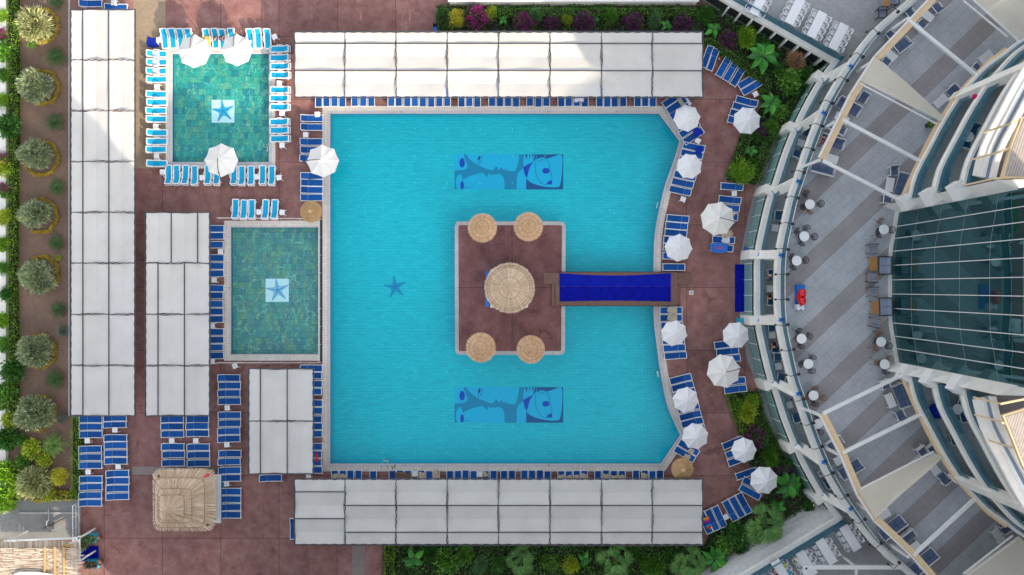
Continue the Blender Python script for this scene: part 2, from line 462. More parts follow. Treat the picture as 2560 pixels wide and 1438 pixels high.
M['mosaic_one'] = mosaic('green_mosaic_tile', [(.03, .32, .30), (.05, .36, .32), (.02, .26, .29), (.13, .38, .28), (.03, .34, .34), (.07, .37, .30), (.02, .23, .28), (.035, .36, .31), (.09, .35, .27)])
M['mosaic_two'] = mosaic('muted_mosaic_tile', [(.09, .30, .27), (.11, .33, .28), (.07, .24, .27), (.17, .33, .23), (.10, .28, .30), (.13, .31, .26), (.08, .25, .29), (.14, .27, .27), (.10, .32, .29)], seed=3.0)
def water(name, tint, scale):
    m = glass(name, tint, 1.0, .03, 1.33)
    t = m.node_tree
    gl = next(n for n in t.nodes if n.type == 'BSDF_GLOSSY'); fr = next(n for n in t.nodes if n.type == 'FRESNEL')
    g = t.nodes.new('ShaderNodeNewGeometry'); mp = t.nodes.new('ShaderNodeMapping'); mp.inputs['Scale'].default_value = (.7, 2.2, 1)
    nz = t.nodes.new('ShaderNodeTexNoise'); nz.inputs['Scale'].default_value = scale; nz.inputs['Detail'].default_value = 4
    bp = t.nodes.new('ShaderNodeBump'); bp.inputs['Strength'].default_value = .5; bp.inputs['Distance'].default_value = .03
    L = t.links.new
    L(g.outputs['Position'], mp.inputs[0]); L(mp.outputs[0], nz.inputs['Vector']); L(nz.outputs['Fac'], bp.inputs['Height'])
    L(bp.outputs[0], gl.inputs['Normal']); L(bp.outputs[0], fr.inputs['Normal'])
    return m
M['water'] = water('pool_water_surface', (.60, .95, .98), 2.4)
M['water_kids'] = water('kids_pool_water_surface', (.82, .97, .95), 2.0)
M['poolwall'] = plain('deep_blue_wall_tile', (.02, .13, .26), .4, .15, 4)
M['poolwall_low'] = plain('cyan_wall_tile', (.02, .42, .52), .4, .1, 4)
for nm, c in (('art_cyan', (.006, .47, .72)), ('art_teal', (.004, .24, .43)), ('art_navy', (.004, .08, .26)), ('art_blue', (.006, .05, .46)),
              ('star_panel', (.66, .82, .92)), ('star_blue', (.01, .32, .58)), ('star_line', (.006, .12, .34)), ('star_pale', (.26, .55, .82)), ('star_mid', (.03, .42, .70)), ('dot', (.30, .80, .85))):
    M[nm] = plain(nm, c, .4, .03)
def tinted(name, tint, body, k):
    m = glass(name, tint, .6)
    t = m.node_tree; mx = next(n for n in t.nodes if n.type == 'MIX_SHADER'); tr = next(n for n in t.nodes if n.type == 'BSDF_TRANSPARENT')
    df = t.nodes.new('ShaderNodeBsdfDiffuse'); df.inputs[0].default_value = (*body, 1)
    m2 = t.nodes.new('ShaderNodeMixShader'); m2.inputs[0].default_value = k
    t.links.new(tr.outputs[0], m2.inputs[1]); t.links.new(df.outputs[0], m2.inputs[2]); t.links.new(m2.outputs[0], mx.inputs[1])
    return m
M['bal_glass'] = tinted('balustrade_glass', (.52, .74, .80), (.015, .13, .20), .34)
M['room_wall'] = plain('pale_room_wall', (.55, .58, .60), .7, .08)
M['pane'] = plain('teal_window_pane', (.20, .36, .34), .08, .1)
def mirror():
    t = NT('curtain_wall_glass'); t.col((.008, .040, .045)).rough(.25); t.b.inputs['Specular IOR Level'].default_value = 0
    gl = t.node('ShaderNodeBsdfGlossy'); gl.inputs[0].default_value = (.42, .70, .74, 1); gl.inputs['Roughness'].default_value = .012
    fr = t.node('ShaderNodeFresnel'); fr.inputs[0].default_value = 2.6
    mx = t.node('ShaderNodeMixShader'); t.link(fr.outputs[0], mx.inputs[0]); t.link(t.b.outputs[0], mx.inputs[1]); t.link(gl.outputs[0], mx.inputs[2]); t.link(mx.outputs[0], t.out.inputs[0])
    return t.m
M['mirror'] = mirror()
M['roof_floor'] = plain('roof_membrane', (.13, .125, .135), .8, .15)
M['darkroom'] = plain('dark_interior', (.02, .025, .028), .6)
def slats(name, c, w, rot=18):
    t = NT(name); t.rough(.6)
    co = t.coord('Position')
    sp = t.node('ShaderNodeSeparateXYZ'); t.link(t.coord('Position', rot=R(rot)), sp.inputs[0])
    f = t.math('FRACT', t.math('DIVIDE', sp.outputs['X'], w))
    k = t.mix(c, tuple(x * .35 for x in c), t.math('GREATER_THAN', f, .82))
    k = t.mix(k, t.ramp(t.noise(co, 3, 4), [(.3, (.85, .85, .85)), (.7, (1.1, 1.1, 1.1))]), 1.0, 'MULTIPLY')
    t.col(k); return t.m
M['wood_slats'] = slats('roof_wood_slats', (.40, .34, .30), .16)
M['plank'] = slats('bridge_planks', (.20, .105, .075), .13, 0)
M['plank'].name = 'bridge_planks'
def tower():
    t = NT('shadow_block_facade'); t.rough(.7)
    sp = t.node('ShaderNodeSeparateXYZ'); t.link(t.coord('Position'), sp.inputs[0])
    f = t.math('GREATER_THAN', t.math('FRACT', t.math('DIVIDE', sp.outputs['Z'], 3.1)), .45)
    k = t.mix((.6, .58, .55), (.05, .08, .10), f); t.col(k); return t.m
M['tower'] = tower()
# foliage
LM = {
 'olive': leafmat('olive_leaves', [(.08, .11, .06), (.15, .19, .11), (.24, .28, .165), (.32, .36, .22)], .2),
 'olive_lit': leafmat('sunlit_olive_leaves', [(.10, .12, .05), (.20, .22, .10), (.30, .31, .15), (.36, .36, .20)], .2),  # paler copy of the olive leaves, sunlight put into the colour
 'green': leafmat('green_leaves', [(.022, .075, .010), (.05, .14, .016), (.085, .21, .025), (.13, .27, .04)]),
 'dark': leafmat('dark_leaves', [(.010, .045, .008), (.022, .085, .012), (.04, .13, .018), (.06, .17, .025)]),
 'yellow': leafmat('yellow_green_leaves', [(.10, .16, .01), (.20, .28, .02), (.30, .36, .03), (.40, .42, .05)]),
 'gold': leafmat('golden_leaves', [(.22, .24, .02), (.38, .36, .03), (.50, .46, .06)]),
 'bright': leafmat('bright_hedge_leaves', [(.05, .13, .01), (.10, .22, .015), (.16, .30, .02), (.24, .36, .03)]),
 'grey': leafmat('grey_green_leaves', [(.05, .12, .05), (.09, .19, .08), (.14, .26, .13)]),
 'silver': leafmat('silver_leaves', [(.07, .09, .08), (.14, .17, .15), (.22, .25, .22)]),
 'purple': leafmat('purple_brown_leaves', [(.03, .045, .02), (.06, .05, .035), (.09, .045, .06), (.05, .08, .03)]),
 'bloom': leafmat('magenta_blossom', [(.24, .01, .14), (.38, .02, .22), (.48, .06, .32)], .3, gain=1.15),
 'bloom_dark': leafmat('purple_blossom', [(.07, .012, .08), (.13, .02, .13), (.20, .035, .19)], .3, gain=1.1),
 'bloom_mid': leafmat('dusty_magenta_blossom', [(.12, .012, .10), (.22, .02, .16), (.32, .05, .24)], .3, gain=1.1),
 'white_bloom': leafmat('white_blossom', [(.6, .6, .5), (.75, .75, .7)], .2),
 'dry': leafmat('dried_tan_leaves', [(.20, .11, .06), (.34, .21, .12), (.44, .29, .18)], .2),
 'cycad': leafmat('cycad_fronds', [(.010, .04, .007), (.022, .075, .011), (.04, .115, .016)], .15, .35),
 'cycad_lit': leafmat('sunlit_cycad_fronds', [(.04, .10, .015), (.09, .18, .03), (.15, .24, .05)], .15, .35),  # lit copy of the cycad fronds, sunlight painted into the green
 'palm': leafmat('palm_fronds', [(.03, .095, .018), (.06, .15, .032), (.11, .22, .055)], .15, .65),
 'banana': leafmat('banana_leaves', [(.015, .10, .012), (.03, .17, .02), (.06, .25, .03)], .25, .3),
 'flower_ring': leafmat('yellow_border_leaves', [(.20, .15, .02), (.34, .25, .03), (.46, .33, .04)], .2),
 'grass': leafmat('garden_weed', [(.05, .09, .02), (.09, .14, .03), (.14, .17, .05)], .2),
}
M['bark'] = plain('bark', (.12, .085, .06), .9, .3, 8, bump=.4)
# ---------------------------------------------------------------- foliage shapes
def rnd_unit(rg):
    while True:
        v = Vector((rg.uniform(-1, 1), rg.uniform(-1, 1), rg.uniform(-1, 1)))
        if .05 < v.length < 1: return v.normalized()
def leaf_quad(mb, p, d, L, w, rg, nrm=None):
    d = d.normalized()
    s = d.cross(nrm if nrm else rnd_unit(rg))
    if s.length < 1e-3: s = Vector((1, 0, 0))
    s = s.normalized() * w / 2
    m = p + d * L * .5
    mb.add([p, m + s, p + d * L, m - s], [(0, 1, 2, 3)])
def crown_mesh(n, L, w, seed, spray=0.0, flat=1.0, lumps=9, lumpr=.42, up=.25):
    """leaves gathered on several lumps within a unit crown (radius 1, resting on z = 0)"""
    rg = random.Random(seed); mb = MB(); mb.recalc = False
    cs = []
    for i in range(lumps):
        u = rnd_unit(rg); u.z = abs(u.z) * .8
        cs.append((u * rg.uniform(.30, .68), lumpr * rg.uniform(.7, 1.2)))
    cs.append((Vector((0, 0, .35)), .55))
    for i in range(n):
        c, r = cs[i % len(cs)] if rg.random() < .85 else (Vector((0, 0, .2)), .85)
        u = rnd_unit(rg)
        if u.z < -.3 and rg.random() < .6: u.z = -u.z
        p = c + u * r * (rg.random() ** .35)
        d = (u + rnd_unit(rg) * (1 - spray) + Vector((0, 0, up))).normalized()
        p = Vector((p.x, p.y, (p.z + .55) * flat))
        nrm = (u + Vector((0, 0, .8)) + rnd_unit(rg) * .7).normalized()
        leaf_quad(mb, p, d, L * rg.uniform(.6, 1.3), w * rg.uniform(.7, 1.3), rg, nrm)
    return mb
def tufts(n, seed, z=.8, r=.9):                      # blossoms over a unit crown
    rg = random.Random(seed); mb = MB(); mb.recalc = False
    spots = [(rg.uniform(0, 2 * PI), math.sqrt(rg.random()) * r) for _ in range(9)]
    for i in range(n):
        a, q = spots[i % 9]
        x = q * math.cos(a) + rg.gauss(0, .17); y = q * math.sin(a) + rg.gauss(0, .17)
        zz = (.55 + math.sqrt(max(.05, 1.05 - min(1, x * x + y * y))) * .95) * z + rg.uniform(-.05, .14)
        leaf_quad(mb, Vector((x, y, zz)), (rnd_unit(rg) + Vector((0, 0, .3))), .13 * rg.uniform(.7, 1.3), .11, rg)
    return mb
def trunk_mesh(h, r, seed, limbs=5, spread=.55):
    rg = random.Random(seed); mb = MB()
    mb.tube([(0, 0, 0), (.02, .03, h * .5), (0, 0, h)], [r, r * .75, r * .55], 7)
    for i in range(limbs):
        a = 2 * PI * i / limbs + rg.uniform(-.4, .4); q = spread * rg.uniform(.7, 1.2)
        mb.tube([(0, 0, h * .75), (q * .5 * math.cos(a), q * .5 * math.sin(a), h * 1.15), (q * math.cos(a), q * math.sin(a), h * 1.5)], [r * .5, r * .35, r * .15], 5)
    return mb
def cycad_mesh(n=34, seed=1, droop=.5, leaf=.16, seg=15):
    rg = random.Random(seed); mb = MB(); mb.recalc = False
    for i in range(n):
        a = 2 * PI * i / n * 2.4 + rg.uniform(-.15, .15)
        L = rg.uniform(.75, 1.05); el = rg.uniform(.2, 1.15)
        dirh = Vector((math.cos(a), math.sin(a), 0)); side = Vector((-math.sin(a), math.cos(a), 0))
        pts = []
        for k in range(seg + 1):
            s = k / seg
            pts.append(dirh * (L * s * math.cos(el * (1 - .6 * s))) + Vector((0, 0, .25 + L * s * math.sin(el) * (1 - .65 * s) - droop * .25 * s * s)))
        for k in range(2, seg):
            s = k / seg; w = leaf * math.sin(PI * min(1, s * .85 + .15)) + .03
            d = (pts[k + 1] - pts[k]).normalized()
            for sg in (-1, 1):
                q = (side * sg + d * .55 + Vector((0, 0, .12))).normalized()
                mb.add([pts[k] - d * .014, pts[k] + q * w - d * .004, pts[k] + q * w + d * .004, pts[k] + d * .014], [(0, 1, 2, 3)])
        mb.tube(pts[::3], .008, 3)
    return mb
def fan_palm_mesh(n=15, seed=1):
    rg = random.Random(seed); mb = MB(); mb.recalc = False
    for i in range(n):
        a = 2.399 * i + rg.uniform(-.2, .2); t = i / n
        el = 1.15 - 1.25 * t + rg.uniform(-.12, .12); L = .22 + .40 * t * rg.uniform(.8, 1.2)
        dirh = Vector((math.cos(a), math.sin(a), 0))
        hub = dirh * (L * math.cos(el)) + Vector((0, 0, 1.0 + L * math.sin(el)))
        mb.tube([(0, 0, .95), hub], [.016, .009], 4)
        fw = (dirh * math.cos(el - .45) + Vector((0, 0, math.sin(el - .45)))).normalized()
        side = Vector((-math.sin(a), math.cos(a), 0)); nb = 17
        fan = MB()
        for b in range(nb):
            th = (b / (nb - 1) - .5) * 2.7
            d = (fw * math.cos(th) + side * math.sin(th)).normalized()
            d.z -= .10 * abs(math.sin(th)); Lb = .46 * (.66 + .34 * math.cos(th * .6)) * rg.uniform(.9, 1.1)
            w = fw.cross(side).cross(d).normalized() * (.026 + .006 * rg.random())
            up = fw.cross(side) * (.012 if b % 2 else -.012)
            tip = hub + d * Lb - Vector((0, 0, .12 * Lb)); mid = hub + d * Lb * .52 + up
            mb.add([hub, mid - w, tip, mid + w], [(0, 1, 2, 3)])
    return mb
def banana_mesh(n=9, seed=1):
    rg = random.Random(seed); mb = MB(); mb.recalc = False
    for i in range(n):
        a = 2.399 * i + rg.uniform(-.3, .3); el = rg.uniform(.25, .95); L = rg.uniform(.75, 1.05); wd = rg.uniform(.16, .22)
        dirh = Vector((math.cos(a), math.sin(a), 0)); side = Vector((-math.sin(a), math.cos(a), 0)); sg = 9
        rows = []
        for k in range(sg + 1):
            s = k / sg
            p = dirh * (L * s * math.cos(el * (1 - .5 * s))) + Vector((0, 0, .7 + L * .8 * s * math.sin(el) * (1 - .7 * s) - .18 * s * s))
            w = wd * (math.sin(PI * min(1, max(0, (s - .16) / .84)) ** .8) if s > .16 else .05) + .008
            rows.append((p - side * w + Vector((0, 0, w * .45 * (1 + .3 * rg.random()))), p, p + side * w + Vector((0, 0, w * .45))))
        vs = [q for r_ in rows for q in r_]
        mb.add(vs, [(k * 3 + j, k * 3 + j + 1, k * 3 + j + 4, k * 3 + j + 3) for k in range(sg) for j in range(2)])
    return mb
def hedge_fill(poly, h, dens, L, seed, zlow=.15, skirt=True):
    """leaves over the top and sides of a clipped hedge with the given plan outline"""
    rg = random.Random(seed); mb = MB(); mb.recalc = False
    xs = [p[0] for p in poly]; ys = [p[1] for p in poly]
    def inside(x, y):
        c = False; j = len(poly) - 1
        for i in range(len(poly)):
            if (poly[i][1] > y) != (poly[j][1] > y) and x < (poly[j][0] - poly[i][0]) * (y - poly[i][1]) / (poly[j][1] - poly[i][1]) + poly[i][0]: c = not c
            j = i
        return c
    area = abs(sum(poly[i][0] * poly[(i + 1) % len(poly)][1] - poly[(i + 1) % len(poly)][0] * poly[i][1] for i in range(len(poly)))) / 2
    n = int(area * dens); k = 0; tries = 0
    while k < n and tries < n * 30:
        tries += 1
        x, y = rg.uniform(min(xs), max(xs)), rg.uniform(min(ys), max(ys))
        if not inside(x, y): continue
        k += 1
        z = h * (1 - .3 * rg.random() ** 2) + .10 * math.sin(x * 2.1 + y) * math.sin(y * 1.7)
        leaf_quad(mb, Vector((x, y, z)), rnd_unit(rg) + Vector((0, 0, .5)), L * rg.uniform(.7, 1.4), L * .6, rg)
    for i in range(len(poly)):
        a, b = Vector(poly[i][:2] + (0,)), Vector(poly[(i + 1) % len(poly)][:2] + (0,))
        nrm = Vector(((b - a).y, -(b - a).x, 0)).normalized()
        for _ in range(int((b - a).length * dens * h * .7)):
            p = a.lerp(b, rg.random()); p.z = rg.uniform(zlow * h, h)
            leaf_quad(mb, p + nrm * rg.uniform(-.08, .08), rnd_unit(rg) + nrm * .4, L * rg.uniform(.7, 1.3), L * .6, rg)
    return mb

# ---------------------------------------------------------------- furniture prototypes
def proto_lounger():
    r = thing('sun_lounger', 'x', 'sun lounger')
    f = MB()
    for sx in (-1, 1):
        x = .295 * sx
        f.bar((x, -1.02, .33), (x, .36, .33), .045, .05)
        f.bar((x, .36, .33), (x, .96, .56), .04, .045)
        f.bar((x, .36, .315), (x, .93, .315), .035, .035)
    f.bar((-.295, -.95, .33), (.295, -.95, .33), .045, .05); f.bar((-.295, .945, .555), (.295, .945, .555), .045, .045)
    f.bar((-.295, .36, .315), (.295, .36, .315), .03, .03); f.bar((-.295, .92, .315), (.295, .92, .315), .03, .03)
    f.build('frame', M['white'], r)
    s = MB(); n = 7
    for i in range(n):
        y0, y1 = -.925 + 1.28 * i / n, -.925 + 1.28 * (i + 1) / n
        z = lambda y: .335 - .03 * math.sin(PI * (y + .925) / 1.28)
        s.quad((-.265, y0, z(y0)), (.265, y0, z(y0)), (.265, y1, z(y1)), (-.265, y1, z(y1)))
    s.build('seat', M['blue'], r, smooth=True)
    b = MB(); n = 4
    for i in range(n):
        y0, y1 = .365 + .55 * i / n, .365 + .55 * (i + 1) / n
        z = lambda y: .335 + (y - .36) * .383 - .015 * math.sin(PI * (y - .365) / .55)
        b.quad((-.262, y0, z(y0)), (.262, y0, z(y0)), (.262, y1, z(y1)), (-.262, y1, z(y1)))
    b.build('backrest', M['blue'], r, smooth=True)
    for sx in (-1, 1):
        for y in (-.80, .62):
            MB().bar((.285 * sx, y, .31), (.30 * sx, y + (.08 if y > 0 else -.06), 0), .04, .04).build('leg', M['white'], r)
    return Proto(r, 'sun lounger')
def proto_cyan():
    r = thing('sun_lounger', 'x', 'sun lounger')
    f = MB()
    for sx in (-1, 1):
        x = .27 * sx
        f.bar((x, -.90, .34), (x, .30, .34), .09, .06)
        f.bar((x, .30, .34), (x * .97, .80, .60), .07, .05)
        f.bar((x, .30, .31), (x, .90, .31), .08, .05)
    f.bar((-.27, -.88, .34), (.27, -.88, .34), .09, .06); f.bar((-.26, .79, .595), (.26, .79, .595), .08, .05)
    for y in (.55, .72, .88): f.bar((-.27, y, .31), (.27, y, .31), .08, .04)
    f.build('frame', M['white'], r)
    s = MB(); s.quad((-.215, -.84, .352), (.215, -.84, .352), (.215, .30, .345), (-.215, .30, .345)); s.build('seat', M['cyan'], r)
    b = MB(); b.quad((-.215, .31, .35), (.215, .31, .35), (.205, .77, .59), (-.205, .77, .59)); b.build('backrest', M['cyan'], r)
    for sx in (-1, 1):
        MB().tube([(.29 * sx, -.35, .36), (.335 * sx, -.15, .52), (.335 * sx, .12, .54), (.29 * sx, .32, .38)], .028, 6).build('armrest', M['white'], r)
        for y in (-.70, .55):
            MB().bar((.25 * sx, y, .31), (.28 * sx, y * 1.05, 0), .06, .06).build('leg', M['white'], r)
    return Proto(r, 'sun lounger')
def proto_sidetable():
    r = thing('side_table', 'x', 'side table')
    MB().prism([(-.20, -.23), (.20, -.23), (.23, -.20), (.23, .20), (.20, .23), (-.20, .23), (-.23, .20), (-.23, -.20)], .40, .44).build('tabletop', M['white'], r)
    for sx in (-1, 1):
        for sy in (-1, 1):
            MB().bar((.18 * sx, .18 * sy, .40), (.24 * sx, .24 * sy, 0), .05, .05).build('leg', M['white'], r)
    return Proto(r, 'side table')
def canopy_mesh(Rr, n=8, rim=2.2, top=2.85, dip=.05):
    mb = MB(); per = 4; rad = 6; N = n * per
    vs = [(0, 0, top)]
    for j in range(1, rad + 1):
        t = j / rad
        for k in range(N):
            a = 2 * PI * k / N; u = (k % per) / per
            re = Rr * math.cos(PI / n) / math.cos((u - .5) * 2 * PI / n)
            re *= 1 - .035 * math.sin(PI * u) * t
            z = top - (top - rim) * t ** 1.15 - dip * math.sin(PI * u) * t
            vs.append((re * t * math.cos(a), re * t * math.sin(a), z))
    fs = [(0, 1 + k, 1 + (k + 1) % N) for k in range(N)]
    for j in range(rad - 1):
        o = 1 + j * N
        fs += [(o + k, o + N + k, o + N + (k + 1) % N, o + (k + 1) % N) for k in range(N)]
    o = 1 + (rad - 1) * N                              # valance hem
    m = len(vs)
    vs += [(x, y, z - .07) for x, y, z in vs[o:o + N]]
    fs += [(o + k, m + k, m + (k + 1) % N, o + (k + 1) % N) for k in range(N)]
    return mb.add(vs, fs)
def proto_umbrella():
    r = thing('parasol', 'x', 'parasol')
    cn = canopy_mesh(1.20, 8).build('canopy', M['umbrella'], r)
    canopy_mesh(.20, 8, 2.86, 2.93, .005).build('vent_cap', M['umbrella'], r, cn)
    MB().lathe([(.012, 2.92), (.028, 2.95), (.02, 3.0), (.004, 3.02)], n=8).build('finial', M['steel'], r)
    MB().tube([(0, 0, .06), (0, 0, 2.88)], .024, 8).build('pole', M['chrome'], r)
    MB().lathe([(.26, 0), (.26, .05), (.05, .09), (.04, .28)], n=16).build('base', M['white'], r)
    rb = MB()
    for k in range(8):
        a = 2 * PI * k / 8
        rb.tube([(.04 * math.cos(a), .04 * math.sin(a), 2.80), (1.15 * math.cos(a), 1.15 * math.sin(a), 2.17)], .010, 4)
    rb.build('ribs', M['white'], r, cn)
    return Proto(r, 'parasol')
def proto_cantilever():
    r = thing('cantilever_parasol', 'x', 'parasol')    # mast stands 1.75 m along local -Y
    cn = canopy_mesh(1.50, 8, 2.3, 2.85, .08).build('canopy', M['umbrella_cream'], r)
    canopy_mesh(.30, 8, 2.86, 2.97, .01).build('vent_cap', M['umbrella_cream'], r, cn)
    MB().tube([(0, -1.78, .08), (0, -1.74, 2.2), (0, -1.70, 2.55)], [.045, .042, .04], 8).build('mast', M['steel'], r)
    a = MB(); a.tube([(0, -1.72, 2.35), (0, -.9, 2.98), (0, 0, 3.06)], [.038, .034, .03], 8); a.tube([(0, 0, 3.06), (0, 0, 2.9)], .03, 8)
    a.box((0, -1.2, 2.79), (.09, .12, .10)); a.build('arm', M['steel'], r)
    MB().box((0, -1.78, .04), (.75, .10, .07)).box((0, -1.78, .04), (.10, .75, .08)).build('base', M['steel'], r)
    rb = MB()
    for k in range(8):
        t = 2 * PI * k / 8
        rb.tube([(.06 * math.cos(t), .06 * math.sin(t), 2.78), (1.42 * math.cos(t), 1.42 * math.sin(t), 2.26)], .012, 4)
    rb.build('ribs', M['steel'], r, cn)
    return Proto(r, 'parasol')
def thatch_tier(mb, r0, z0, r1, z1, n, rg, shape=None, w=1.35):
    n = int(n * 2.6); w *= .62
    for i in range(n):
        a = 2 * PI * (i + rg.uniform(-.4, .4)) / n
        k = shape(a) if shape else 1.0
        ri, ro = r0 * k * rg.uniform(.90, 1.0), r1 * k * rg.uniform(.965, 1.012)
        aw = PI / n * w * rg.uniform(.7, 1.2); j = rg.uniform(-.015, .015); tw = rg.uniform(-.02, .02)
        dz = rg.uniform(0, .03)
        ca = a + tw
        mb.add([(ri * math.cos(a - aw * .9), ri * math.sin(a - aw * .9), z0 + dz), (ro * math.cos(ca - aw), ro * math.sin(ca - aw), z1 + dz + j),
                (ro * math.cos(ca + aw), ro * math.sin(ca + aw), z1 + dz - j), (ri * math.cos(a + aw * .9), ri * math.sin(a + aw * .9), z0 + dz)], [(0, 1, 2, 3)])
def hoops(radii, shape=None, r=.016, cx=0, cy=0, skew=(0, 0)):  # dark rings added at tier ends in place of the shade lines there
    m = MB()
    for q, z in radii:
        pts = []
        for k in range(49):
            a = 2 * PI * k / 48; s = (shape(a) if shape else 1) * q * (1 + .012 * math.sin(k * 2.3))
            h = max(0, (z - 2.2) / 1.5)
            pts.append((cx + s * math.cos(a) + skew[0] * h, cy + s * math.sin(a) + skew[1] * h, z + .012 * math.sin(k * 1.7)))
        m.tube(pts, r, 5)
    return m
def proto_thatch(Rr, tiers, h, seed, n):
    r = thing('straw_parasol', 'x', 'parasol'); rg = random.Random(seed)
    mb = MB(); mb.recalc = False
    for (f0, f1, lift) in tiers:
        s = h / Rr
        thatch_tier(mb, Rr * f0, 2.75 - f0 * h + lift, Rr * f1, 2.75 - f1 * h * 1.04 + lift, int(n * (.45 + .55 * f1)), rg)
    th = mb.build('thatch', M['thatch'], r)
    hoops([(Rr * .71, 2.75 - .70 * h * 1.04 + .10), (Rr * .43, 2.75 - .42 * h * 1.04 + .19)]).build('tier_shade_ring', M['tier_shade'], r, th)
    MB().lathe([(Rr * .95, 2.70 - h), (Rr * .5, 2.72 - h * .5), (.05, 2.70)], n=32).build('thatch_core', M['thatch_core'], r)
    MB().lathe([(.07, 2.7), (.05, 2.85), (.015, 2.95)], n=8).build('finial', M['thatch_core'], r)
    MB().tube([(0, 0, 0), (0, 0, 2.7)], .07, 8).build('pole', M['bark'], r)
    return Proto(r, 'parasol')
def proto_bamboo(Rr):
    r = thing('bamboo_parasol', 'x', 'parasol'); rg = random.Random(5)
    mb = MB(); mb.recalc = False
    thatch_tier(mb, .16, 2.62, Rr, 2.22, 64, rg, None, .82); mb.build('slats', M['bamboo'], r)
    MB().lathe([(Rr * .97, 2.19), (Rr * .55, 2.36), (.08, 2.58)], n=32).build('canopy', M['thatch_core'], r)
    h = MB()
    for q in (.33, .62, .97):
        pts = [(Rr * q * math.cos(2 * PI * k / 32), Rr * q * math.sin(2 * PI * k / 32), 2.66 - .44 * q) for k in range(33)]
        h.tube(pts, .012, 4)
    h.build('hoops', M['bamboo'], r)
    MB().lathe([(.17, 2.60), (.16, 2.67), (.07, 2.72), (.03, 2.75)], n=16).build('cap', M['thatch_core'], r)
    MB().tube([(0, 0, 0), (0, 0, 2.6)], .05, 8).build('pole', M['bark'], r)
    return Proto(r, 'parasol')
def proto_rattan(mat):
    r = thing('rattan_chair', 'x', 'chair')            # back towards local -Y
    w = MB()
    for k in range(3): w.tube([(.22 * (k + 1) / 3 * math.cos(2 * PI * j / 14), .22 * (k + 1) / 3 * math.sin(2 * PI * j / 14), .45) for j in range(15)], .014, 4)
    for k in range(8):
        a = PI * k / 8; w.tube([(.22 * math.cos(a), .22 * math.sin(a), .452), (-.22 * math.cos(a), -.22 * math.sin(a), .452)], .010, 4)
    w.build('seat', mat, r)
    b = MB()
    arc = [PI + PI * k / 10 - .0 for k in range(11)]
    top = [(.30 * math.cos(a), .27 * math.sin(a) - .05, .66 + .20 * math.sin(-a)) for a in arc]
    low = [(.23 * math.cos(a), .23 * math.sin(a), .45) for a in arc]
    b.tube(top, .022, 5)
    for i in range(11): b.tube([low[i], top[i]], .011, 4)
    for i in range(0, 10): b.tube([low[i], top[i + 1]], .008, 3)
    b.build('backrest', mat, r)
    for sx in (-1, 1):
        for sy in (-1, 1):
            MB().tube([(.17 * sx, .17 * sy, .45), (.24 * sx, (.26 if sy > 0 else .34) * sy, 0)], .014, 4).build('leg', M['black'], r)
    return Proto(r, 'chair')
def proto_roundtable():
    r = thing('bistro_table', 'x', 'table')
    MB().lathe([(.38, .70), (.40, .715), (.40, .735), (.38, .742)], n=32).build('tabletop', M['white'], r)
    MB().tube([(0, 0, .03), (0, 0, .71)], .035, 8).build('pedestal', M['steel'], r)
    MB().lathe([(.24, 0), (.24, .02), (.05, .045)], n=16).build('base', M['steel'], r)
    return Proto(r, 'table')
def seat_proto(name, cat, n, frame, cush, w1=.62, slat=False):
    """n-seat garden sofa, back towards local -Y, seat cushions and back cushions as parts"""
    r = thing(name, 'x', cat); Wd = w1 * n + .10; f = MB()
    for sx in (-1, 1):
        x = sx * Wd / 2
        f.bar((x, -.36, .62), (x, .38, .60), .055, .05)
        f.bar((x, .36, 0), (x, .36, .60), .05, .05); f.bar((x, -.36, 0), (x, -.42, .78), .05, .05)
        f.bar((x, -.36, .30), (x, .36, .30), .05, .05)
    f.bar((-Wd / 2, -.42, .78), (Wd / 2, -.42, .78), .06, .05); f.bar((-Wd / 2, .36, .30), (Wd / 2, .36, .30), .05, .05); f.bar((-Wd / 2, -.36, .30), (Wd / 2, -.36, .30), .05, .05)
    for i in range(3): f.bar((-Wd / 2, -.375 - .012 * i, .42 + .11 * i), (Wd / 2, -.375 - .012 * i, .42 + .11 * i), .025, .06)
    f.build('frame', frame, r)
    for i in range(n):
        x = (i - (n - 1) / 2) * w1
        s = MB(); s.box((x, .05, .37), (w1 - .03, .62, .12)); s.build('seat_cushion', cush, r)
        s = MB(); s.box((x, -.30, .58), (w1 - .04, .13, .36), 0, R(10)); s.build('back_cushion', cush, r)
    return Proto(r, cat)
def proto_slat_table(name, L, Wd, h, frame, top, n=8):
    r = thing(name, 'x', 'table'); t = MB()
    for i in range(n):
        x = -Wd / 2 + (i + .5) * Wd / n
        t.box((x, 0, h), (Wd / n * .78, L, .03))
    t.build('tabletop', top, r)
    f = MB()
    for sy in (-1, 1): f.bar((-Wd / 2, sy * L / 2 * .96, h - .035), (Wd / 2, sy * L / 2 * .96, h - .035), .04, .04)
    f.build('frame', frame, r)
    for sx in (-1, 1):
        for sy in (-1, 1): MB().bar((sx * Wd * .46, sy * L * .46, h - .02), (sx * Wd * .46, sy * L * .46, 0), .045, .045).build('leg', frame, r)
    return Proto(r, 'table')
